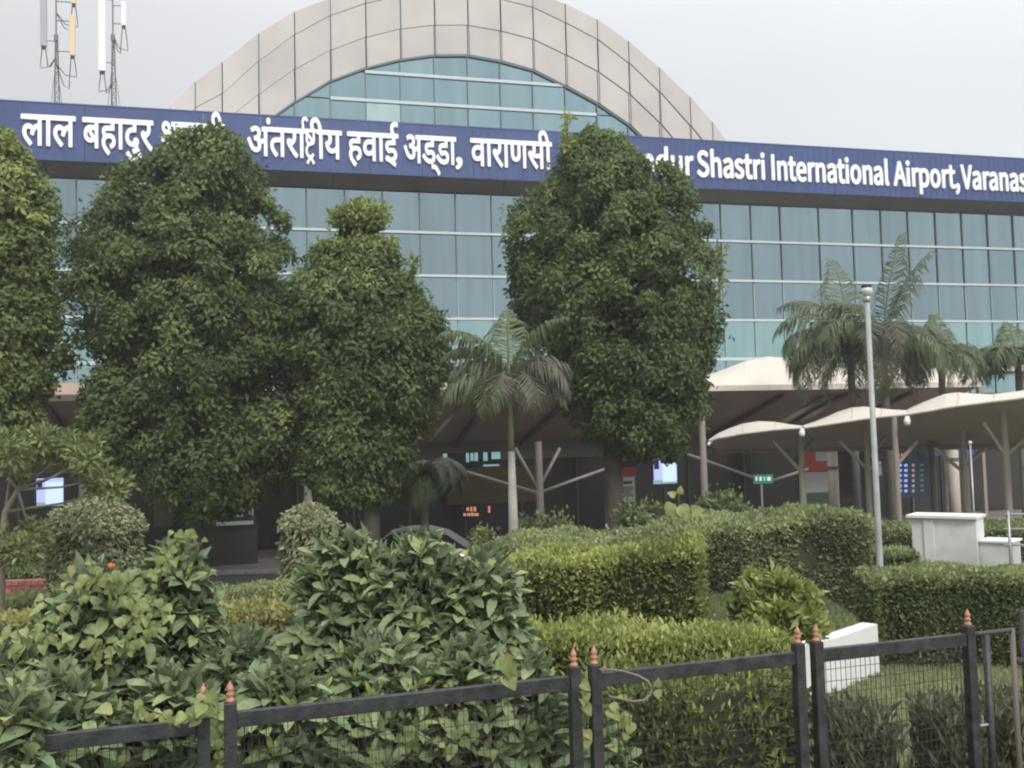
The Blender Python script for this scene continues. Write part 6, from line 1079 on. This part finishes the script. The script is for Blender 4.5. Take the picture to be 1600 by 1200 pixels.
MB().hexa([at(-1.2, -.66, 1.0*sc_), at(-1.2, .66, 1.0*sc_), at(-1.17, .66, 1.0*sc_), at(-1.17, -.66, 1.0*sc_)], [at(-.78, -.55, 1.38*sc_), at(-.78, .55, 1.38*sc_), at(-.75, .55, 1.38*sc_), at(-.75, -.55, 1.38*sc_)]).build('windscreen', M['carglass'], T)
def person(x, ytop, Y, label, shirt, legs, H=1.66, hairm='hair', yaw=0, lean=0):
    top = P(x, ytop, Y); g = ground_z(Y); H = max(min(top.z-g, 1.85), 1.5); T = empty('person', (top.x, Y, g), label, 'person'); s = H/1.7
    mw = Matrix.Translation((top.x, Y, g)) @ Matrix.Rotation(yaw, 4, 'Z') @ Matrix.Scale(s, 4)
    J = dict(pel=(0, 0, .95), wa=(0, 0, 1.1), ch=(0, 0, 1.3), nk=(0, 0, 1.44), hd0=(0, -.01, 1.53), hd=(0, -.02, 1.6), hdt=(0, -.01, 1.66), ls=(-.17, 0, 1.38), le=(-.24, .02, 1.12), lw=(-.24, -.08, .88), lh=(-.24, -.1, .80), rs=(.17, 0, 1.38), re=(.25, .02, 1.12), rw=(.23, -.08, .88), rh=(.23, -.1, .80), lhp=(-.09, 0, .9), lk=(-.11, -.02, .5), la=(-.12, .02, .09), lt=(-.13, -.15, .04), rhp=(.09, 0, .9), rk=(.12, -.06, .5), ra=(.12, .03, .09), rt=(.13, -.14, .04))
    R = dict(pel=.13, wa=.125, ch=.15, nk=.055, hd0=.075, hd=.085, hdt=.06, ls=.07, le=.045, lw=.03, lh=.035, rs=.07, re=.045, rw=.03, rh=.035, lhp=.1, lk=.06, la=.042, lt=.035, rhp=.1, rk=.06, ra=.042, rt=.035)
    E = [('pel', 'wa'), ('wa', 'ch'), ('ch', 'nk'), ('nk', 'hd0'), ('hd0', 'hd'), ('hd', 'hdt'), ('ch', 'ls'), ('ls', 'le'), ('le', 'lw'), ('lw', 'lh'), ('ch', 'rs'), ('rs', 're'), ('re', 'rw'), ('rw', 'rh'), ('pel', 'lhp'), ('lhp', 'lk'), ('lk', 'la'), ('la', 'lt'), ('pel', 'rhp'), ('rhp', 'rk'), ('rk', 'ra'), ('ra', 'rt')]
    def skin(name, keys, m, grow=0):
        ks = [k for k in J if k in keys]; me = bpy.data.meshes.new(name); me.from_pydata([J[k] for k in ks], [(ks.index(a), ks.index(c)) for a, c in E if a in ks and c in ks], []); me.materials.append(m)
        o = link(name, me, T, mw); md = o.modifiers.new('skin', 'SKIN'); 
        for i, k in enumerate(ks): me.skin_vertices[0].data[i].radius = (R[k]+grow, (R[k]+grow)*(.72 if k in ('wa', 'ch', 'pel') else 1))
        me.skin_vertices[0].data[0].use_root = True; sd_ = o.modifiers.new('sub', 'SUBSURF'); sd_.levels = 1; sd_.render_levels = 2; return o
    me = bpy.data.meshes.new('x'); 
    body = bpy.data.meshes.new('body'); o = None
    me2 = bpy.data.meshes.new('body'); ks = list(J); me2.from_pydata([J[k] for k in ks], [(ks.index(a), ks.index(c)) for a, c in E], []); me2.materials.append(M['skin'])
    bpy.data.meshes.remove(me); bpy.data.meshes.remove(body)
    o = link('body', me2, T, mw); md = o.modifiers.new('skin', 'SKIN')
    sv = me2.skin_vertices
    if not len(sv): 
        bm = bmesh.new(); bm.from_mesh(me2); bm.verts.layers.skin.verify(); bm.to_mesh(me2); bm.free(); sv = me2.skin_vertices
    for i, k in enumerate(ks): sv[0].data[i].radius = (R[k], R[k]*(.72 if k in ('wa', 'ch', 'pel') else 1)); 
    sv[0].data[0].use_root = True; s_ = o.modifiers.new('sub', 'SUBSURF'); s_.levels = 1; s_.render_levels = 2
    def cloth(name, keys, m, grow):
        ks = [k for k in J if k in keys]; me = bpy.data.meshes.new(name); me.from_pydata([J[k] for k in ks], [(ks.index(a), ks.index(c)) for a, c in E if a in ks and c in ks], []); me.materials.append(m)
        bm = bmesh.new(); bm.from_mesh(me); bm.verts.layers.skin.verify(); bm.to_mesh(me); bm.free()
        for i, k in enumerate(ks): me.skin_vertices[0].data[i].radius = (R[k]+grow, (R[k]+grow)*(.76 if k in ('wa', 'ch', 'pel') else 1))
        me.skin_vertices[0].data[0].use_root = True
        c = link(name, me, T, mw); c.modifiers.new('skin', 'SKIN'); q = c.modifiers.new('sub', 'SUBSURF'); q.levels = 1; q.render_levels = 2
    cloth('shirt', ('pel', 'wa', 'ch', 'ls', 'le', 'rs', 're'), M[shirt], .02)
    cloth('trousers', ('pel', 'lhp', 'lk', 'la', 'rhp', 'rk', 'ra'), M[legs], .016)
    hb = MB().lathe((0, .012, 1.575), [(.03, -.05), (.092, -.02), (.098, .04), (.08, .09), (.01, .125)], 14); me = hb.mesh('hair', M[hairm], True); link('hair', me, T, mw)
import bmesh
person(778, 823, 27.5, 'person in a grey shirt seen from behind beside the royal palm trunk', 'shirt', 'trousers', yaw=math.pi)

# ================================================================== FENCE
ZR = 2.97
FL, FR = PZ(370, 1111, ZR), PZ(1512, 989, ZR)
fd = (FR-FL); fdn = fd.normalized()
def FX(x):
    """point of the fence line, at rail height, on the sight line of column x"""
    y = 1111+(989-1111)*(x-370)/(1512-370); d = ray(x, y); a = CAM
    # intersect in plan
    det = fdn.x*(-d.y)-fdn.y*(-d.x); rx, ry = a.x-FL.x, a.y-FL.y
    t = (rx*(-d.y)-ry*(-d.x))/det; return FL+fdn*t
fn = Vector((fdn.y, -fdn.x, 0));  fn = fn if fn.y < 0 else -fn
def fbeam(b, p0, p1, z0, z1, th, dz=0):
    h = fn*th/2
    return b.hexa([p0+h+Vector((0, 0, z0-p0.z)), p1+h+Vector((0, 0, z0-p1.z)), p1-h+Vector((0, 0, z0-p1.z)), p0-h+Vector((0, 0, z0-p0.z))], [p0+h+Vector((0, 0, z1-p0.z)), p1+h+Vector((0, 0, z1-p1.z)), p1-h+Vector((0, 0, z1-p1.z)), p0-h+Vector((0, 0, z1-p0.z))])
GZ = 1.6
def fpost(x, parent, w=.058, fin=True, zt=ZR+.045):
    p = FX(x); a, c = p-fdn*w/2, p+fdn*w/2
    o = fbeam(MB(), a, c, GZ-.1, zt, w).build('post', M['black'], parent, bevel=.004)
    if fin:
        q = Vector((p.x, p.y, zt))
        MB().lathe(q, [(r_*.92, z_*.8) for r_, z_ in [(.022, 0), (.024, .012), (.016, .020), (.014, .032), (.020, .040), (.021, .050), (.012, .058), (.017, .068), (.019, .078), (.012, .095), (.005, .110), (.001, .122)]], 12).build('finial', M['orange'], parent, smooth=True)
def fpanel(xa, xb, label, drop=0.0):
    T = empty('fence_panel', (FX(xa).x, FX(xa).y, GZ), label, 'fence panel', 'black mesh fence panels')
    fpost(xa, T); fpost(xb, T)
    a, c = FX(xa)+fdn*.029, FX(xb)-fdn*.029
    fbeam(MB(), a, c, ZR-.073-drop, ZR-drop, .035).build('top_rail', M['black'], T, bevel=.004)
    fbeam(MB(), a, c, GZ+.08, GZ+.14, .035).build('bottom_rail', M['black'], T)
    b = MB(); ln = (c-a).length; k = int(ln/.033); back = -fn*.012
    for i in range(1, k):
        p = a+fdn*(ln*i/k)+back; j = random.uniform(-.002, .002)
        b.tube([Vector((p.x+j, p.y, GZ+.12)), Vector((p.x, p.y, ZR-.06-drop))], .0021, 4, cap=False)
    z = GZ+.16
    while z < ZR-.09: 
        b.tube([a+Vector((0, 0, z-a.z))+back*.8, (a+c)/2+Vector((0, 0, z-a.z+random.uniform(-.004, .004)))+back*.8, c+Vector((0, 0, z-c.z))+back*.8], .0021, 4, cap=False); z += .068
    b.build('wire_mesh', M['wire'], T, kind='stuff')
    return T
fpanel(-420, -20, 'leafy fence panel ending at the left edge of the photo')
fpanel(15, 318, 'first fence panel from the left, its rail half hidden by broad leaves and vine', .012)
fpanel(360, 897, 'fence panel in the middle left, its rail in front of the big broad-leaved shrub')
fpanel(929, 1247, 'fence panel in the middle with a dry curled tendril on its rail')
fpanel(1276, 1513, 'fence panel at the right in front of the white retaining wall and lawn')
T = empty('side_gate', (FX(1540).x, FX(1540).y, GZ), 'narrow black pipe gate at the right edge with a small latch', 'gate')
def pipe(x, m, zt, w=.045, back=0): p = FX(x)+fn*-back; return MB().tube([(p.x, p.y, GZ-.05), (p.x, p.y, zt)], w/2, 10).build('gate_post', M[m], T, smooth=True)
pipe(1540, 'black', ZR-.02); pipe(1581, 'brownst', ZR-.0, .034); pipe(1600, 'black', ZR+.10, .05)
p, q = FX(1517), FX(1581); MB().tube([p+Vector((0, 0, -.012)), q+Vector((0, 0, -.012))], .014, 8).build('gate_rail', M['black'], T)
p, q = FX(1519), FX(1538); MB().tube([p+Vector((0, 0, -.55)), q+Vector((0, 0, -.55))], .008, 8).build('latch', M['steel'], T); MB().tube([q+Vector((-.04, 0, -.55)), q+Vector((-.04, 0, -.50))], .008, 8).build('latch_knob', M['steel'], T)
p, q = FX(1585), FX(1597); MB().tube([p+Vector((0, 0, -.2)), q+Vector((0, 0, -.2))], .02, 8).build('hinge', M['black'], T)

# ================================================================== BROAD-LEAVED SHRUBS
def leaf_mesh(name, L, Wd, prof, m, curl=.25, fold=.25, n=6, twist=0):
    b = MB(); rows = []
    for i in range(n+1):
        t = i/n; w = Wd*prof(t)/2; z = -curl*L*t*t+.04*L*math.sin(t*math.pi); y = L*t*(1-.12*curl*t)
        tw = twist*t; c, s = math.cos(tw), math.sin(tw)
        def q(x, zz): return (x*c-zz*s, y, z+x*s+zz*c)
        rows.append([q(-w, fold*w), q(-w*.5, fold*w*.45), q(0, 0), q(w*.5, fold*w*.45), q(w, fold*w)])
    for r in rows: b.v += r
    for i in range(n):
        for k in range(4): a = i*5+k; b.f.append((a, a+1, a+6, a+5)); b.mi.append(0)
    return b.mesh(name, m, True)
obov = lambda t: max(.10, (math.sin(math.pi*min(t**1.35*.97+.015, 1)))**.8)*(1.0)
heart = lambda t: [.62, .98, 1.0, .86, .62, .34, .03][min(int(round(t*6)), 6)]
BIG = [leaf_mesh('leaf', .155, .066, obov, M['leaf_big'], c, f, twist=tw) for c, f, tw in ((.15, .3, .1), (.35, .2, -.2), (.5, .35, .3), (.05, .4, 0), (.7, .25, -.1))]
YOUNG = [leaf_mesh('leaf', .14, .034, obov, M['leaf_young'], c, .5, twist=tw) for c, tw in ((.05, .1), (.2, -.3))]
HEART = [leaf_mesh('leaf', .062, .052, heart, M['leaf_vine'], c, f, twist=tw) for c, f, tw in ((.2, .2, 0), (.4, .3, .2), (.3, .1, -.3))]
def orient(pos, d, nrml, s):
    y = Vector(d).normalized(); z = Vector(nrml); x = y.cross(z); x = x.normalized() if x.length > 1e-4 else y.orthogonal().normalized(); z = x.cross(y)
    return Matrix(((x.x*s, y.x*s, z.x*s, pos[0]), (x.y*s, y.y*s, z.y*s, pos[1]), (x.z*s, y.z*s, z.z*s, pos[2]), (0, 0, 0, 1)))
def rosette(T, c, axis, count, scale, young=2):
    a = Vector(axis).normalized(); p = a.orthogonal().normalized(); q = a.cross(p); ph = random.random()*6.28; placed = 0
    for i in range(count):
        th = ph+i*2.4; up = .30+.95*(i/count)**1.1+random.uniform(-.15, .15); rdl = p*math.cos(th)+q*math.sin(th)
        d = rdl*math.cos(up)+a*math.sin(up); nn = a*math.cos(up)-rdl*math.sin(up)
        yng = i >= count-young and random.random() < .75
        me = random.choice(YOUNG) if yng else random.choice(BIG); s = scale*random.uniform(.72, 1.12)*(1-.3*(i/count))
        link('leaf', me, T, orient(Vector(c)-a*.05*(1-i/count)+d*.008, d+Vector((0, 0, random.uniform(-.15, .05))), nn+Vector((random.gauss(0, .15),)*3), s)); placed += 1
    return placed
def shrub(label, x, yt, hw, Y, zlow_, nros=34, scale=1.16, depth=.9, ninner=3400, stemm='stem', face=.0, group='broad-leaved shrubs behind the fence'):
    top = P(x, yt, Y); r = hw/FPX*Y; c = Vector((top.x, Y, (top.z+zlow_)/2)); h = (top.z-zlow_)/2
    T = empty('broadleaf_shrub', (top.x, Y, GZ), label, 'shrub', group); b = MB(); tot = 0
    golden = math.pi*(3-math.sqrt(5)); got = []; i = 0; tries = 0
    while len(got) < nros and tries < 6000:
        tries += 1
        u = Vector(rng.normal(size=3)).normalized()
        if u.y > .35: continue
        if u.z < -.75: continue
        if u.z*h+c.z < 2.78 and random.random() < .62: continue
        e = u.copy(); pos = Vector((c.x+e.x*r*random.uniform(.86, 1.05), c.y+e.y*r*depth*random.uniform(.86, 1.05), c.z+math.copysign(abs(e.z)**.8, e.z)*(h-.08)))
        if all((pos-g).length > .105*scale for g in got) or tries > 4500: got.append(pos)
    for pos in got:
        u = (pos-c); u = Vector((u.x/r, u.y/r, u.z/h)).normalized(); ax = u*.75+Vector((0, -.1, .75))+Vector(rng.normal(size=3))*.22
        k = random.choice((7, 8, 8, 9)) if tot < 280 else 0
        if not k: break
        tot += rosette(T, pos, ax, min(k, 296-tot), scale)
        root = Vector((c.x+(pos.x-c.x)*.2, c.y+(pos.y-c.y)*.3+.05, GZ)); b.tube([root, root.lerp(pos, .5)+Vector((0, .05, -.05)), pos-Vector(ax).normalized()*.03], [.012, .009, .005], 5)
    b.build('stems', M[stemm], T, smooth=True)
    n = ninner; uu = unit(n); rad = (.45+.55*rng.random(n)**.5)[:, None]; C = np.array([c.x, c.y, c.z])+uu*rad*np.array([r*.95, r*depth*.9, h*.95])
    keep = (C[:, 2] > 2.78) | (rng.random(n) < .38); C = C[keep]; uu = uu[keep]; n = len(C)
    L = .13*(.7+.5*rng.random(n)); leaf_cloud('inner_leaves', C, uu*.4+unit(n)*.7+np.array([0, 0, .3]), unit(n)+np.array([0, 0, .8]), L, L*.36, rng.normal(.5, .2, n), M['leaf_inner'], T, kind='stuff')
    return T
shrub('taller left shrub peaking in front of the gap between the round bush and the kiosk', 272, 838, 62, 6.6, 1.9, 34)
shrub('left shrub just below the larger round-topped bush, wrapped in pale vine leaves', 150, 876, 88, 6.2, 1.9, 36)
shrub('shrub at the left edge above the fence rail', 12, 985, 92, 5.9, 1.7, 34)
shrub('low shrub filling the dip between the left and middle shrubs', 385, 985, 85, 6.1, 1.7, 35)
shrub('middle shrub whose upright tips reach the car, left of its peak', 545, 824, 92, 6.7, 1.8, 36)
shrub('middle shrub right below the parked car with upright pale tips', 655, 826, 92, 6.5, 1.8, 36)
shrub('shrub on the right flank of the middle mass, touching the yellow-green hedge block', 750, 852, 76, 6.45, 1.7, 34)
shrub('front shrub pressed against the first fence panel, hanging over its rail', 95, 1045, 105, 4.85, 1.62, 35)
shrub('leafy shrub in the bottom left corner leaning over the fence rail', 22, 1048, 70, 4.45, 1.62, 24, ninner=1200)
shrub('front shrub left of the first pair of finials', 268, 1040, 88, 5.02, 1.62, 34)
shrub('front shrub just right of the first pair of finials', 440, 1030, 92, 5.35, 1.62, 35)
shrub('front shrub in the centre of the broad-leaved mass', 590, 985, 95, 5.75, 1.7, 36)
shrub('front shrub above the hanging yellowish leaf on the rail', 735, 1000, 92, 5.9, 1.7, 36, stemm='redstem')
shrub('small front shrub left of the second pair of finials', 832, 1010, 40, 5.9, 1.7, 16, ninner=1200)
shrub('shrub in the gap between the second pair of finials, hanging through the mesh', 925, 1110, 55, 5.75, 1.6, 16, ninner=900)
# dark strap-leaved clumps behind the fence at the right
def strap(x, yt, hw, Y, label, n=3400):
    top = P(x, yt, Y); r = hw/FPX*Y; T = empty('strap_plant', (top.x, Y, GZ), label, 'plant', 'dark narrow-leaved plants behind the mesh'); h = top.z-GZ
    C = np.stack([top.x+rng.uniform(-r, r, n), Y+rng.uniform(-.3, .3, n), GZ+h*rng.random(n)**.8*.85], 1); d = unit(n)*.6+np.array([0, 0, .9]); L = .10*(.5+.9*rng.random(n)); L = np.minimum(L, h*.5)
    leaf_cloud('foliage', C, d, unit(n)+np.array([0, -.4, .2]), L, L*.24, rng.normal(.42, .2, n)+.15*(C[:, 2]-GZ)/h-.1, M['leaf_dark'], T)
    b = MB()
    for i in range(14): x_ = top.x+random.uniform(-r, r)*.9; y_ = Y+random.uniform(-.2, .2); b.tube([(x_, y_, GZ), (x_+random.uniform(-.05, .05), y_, GZ+h*.85)], [.008, .004], 5)
    b.build('stems', M['stem'], T)
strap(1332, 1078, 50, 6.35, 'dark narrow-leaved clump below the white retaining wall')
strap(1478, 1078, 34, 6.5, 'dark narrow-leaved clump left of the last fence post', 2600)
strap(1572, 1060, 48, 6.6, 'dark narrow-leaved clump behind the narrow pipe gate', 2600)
# vines: heart-shaped leaves on thin stems
def vine(label, path, Y, n, spread, scale=1.0, name='climbing_vine', m='stem', hang=.6):
    pts = [P(x, y, Yy if Yy else Y) for x, y, *r in path for Yy in [(r[0] if r else None)]]; T = empty(name, pts[-1], label, 'vine', 'pale climbing vines on shrubs and fence')
    MB().tube(pts, .003, 5).build('stem', M[m], T, smooth=True)
    for i in range(n):
        t = random.random()*(len(pts)-1); k = min(int(t), len(pts)-2); p = pts[k].lerp(pts[k+1], t-k)+Vector((random.gauss(0, spread), random.gauss(0, spread*.5), random.gauss(0, spread*.7)))
        d = Vector((random.gauss(0, .45), -.35+random.gauss(0, .2), -hang+random.gauss(0, .35))); nn = Vector((random.gauss(0, .3), -1, .45))
        link('leaf', random.choice(HEART), T, orient(p, d, nn, scale*random.uniform(.6, 1.15)))
vine('dense pale vine draped down the left shrub', [(100, 960), (130, 900), (165, 905), (200, 915), (240, 950), (200, 1000), (150, 1010)], 5.72, 120, .07)
vine('pale vine climbing the tall left shrub to its tip', [(240, 960), (250, 900), (270, 850), (292, 835)], 5.95, 40, .05)
vine('pale vine on the shrub at the left edge', [(10, 1000), (40, 985), (80, 990), (120, 1020)], 5.3, 28, .05)
vine('vine hanging between the first pair of finials', [(322, 1075), (338, 1110), (345, 1150), (350, 1195)], 4.72, 22, .018, .8)
vine('pale leaves hiding the finial at the right end of the first rail', [(325, 1070), (318, 1085), (312, 1105), (300, 1120)], 4.5, 14, .022, 1.1)
vine('vine leaves hanging over the first fence rail', [(200, 1090), (235, 1110), (280, 1125)], 4.6, 12, .04, 1.1)
vine('yellowish vine hanging one big leaf over the rail left of the second finial pair', [(790, 1010), (792, 1040), (786, 1062)], 4.88, 3, .012, 1.6, m='redstem')
vine('vine leaves behind the mesh in the middle left panel', [(620, 1130), (680, 1160), (720, 1140), (770, 1170)], 5.25, 26, .05, .9)
vine('vine between the second pair of finials', [(912, 1060), (914, 1110), (912, 1160)], 5.2, 10, .02, 1.1)
vine('vine behind the mesh beside the second pair of finials', [(950, 1090), (965, 1130), (980, 1180)], 5.3, 14, .04, 1.2)
T = empty('dry_tendril', FX(940), 'dry tan tendril curling off the rail of the middle fence panel', 'vine')
pts = [P(x, y, 4.95) for x, y in ((937, 1046), (955, 1046), (975, 1049), (998, 1056), (1012, 1064), (1019, 1075), (1016, 1086), (1006, 1094), (990, 1096), (970, 1092), (952, 1088))]
MB().tube(pts, .0055, 6).build('stem', M['twig'], T, smooth=True)
for x, y, d in ((1027, 1078, (.1, -.2, -1)), (1026, 1074, (.2, -.2, .8))): link('leaf', HEART[0], T, orient(P(x, y, 4.93), d, (0, -1, .2), .8))
T = empty('young_climber', P(1060, 830, 11.3), 'young pale sprig with broad leaves poking out of the long tall hedge', 'plant')
MB().tube([P(1062, 850, 11.3), P(1060, 800, 11.3), P(1061, 770, 11.3)], .008, 6).build('stem', M['stem'], T)
for x, y, d, s in ((1062, 790, (.5, -.2, -.9), 3.2), (1050, 786, (-.5, -.2, -1), 2.6), (1055, 775, (-.9, 0, .5), 1.6), (1062, 772, (.2, 0, 1), 1.6), (1080, 800, (1, 0, .2), 2.6), (1058, 798, (0, -.3, -1), 3.0)): link('leaf', HEART[0], T, orient(P(x, y, 11.2), d, (0, -1, .3), s))
# orange flower on the left shrub
T = empty('orange_flower', P(174, 882, 5.75), 'small orange-red flower on top of the left shrub', 'flower')
for k in range(5):
    a = k*1.256; link('petal', bpy.data.meshes.get('petal') or leaf_mesh('petal', .032, .022, obov, M['flower'], .3, .2, 4), T, orient(P(174, 888, 5.75), (math.cos(a)*.6, -.2, 1+math.sin(a)*.5), (math.sin(a), -.6, .3), 1))
MB().tube([P(174, 889, 5.75), P(172, 915, 5.85)], .003, 5).build('stalk', M['stem'], T)

# ================================================================== RAIN-DAMP AIR
hz = MB().box(-75, 85, -14, 88, -1.2, 26).build('haze', [], kind='stuff')
hm = bpy.data.materials.new('thin_haze'); hm.use_nodes = True; hn = hm.node_tree
for n_ in list(hn.nodes):
    if n_.type != 'OUTPUT_MATERIAL': hn.nodes.remove(n_)
pv = hn.nodes.new('ShaderNodeVolumePrincipled'); pv.inputs['Color'].default_value = (.93, .95, 1, 1); pv.inputs['Density'].default_value = .0012; pv.inputs['Anisotropy'].default_value = .2
hn.links.new(pv.outputs[0], hn.nodes['Material Output'].inputs['Volume']); hz.data.materials.append(hm)
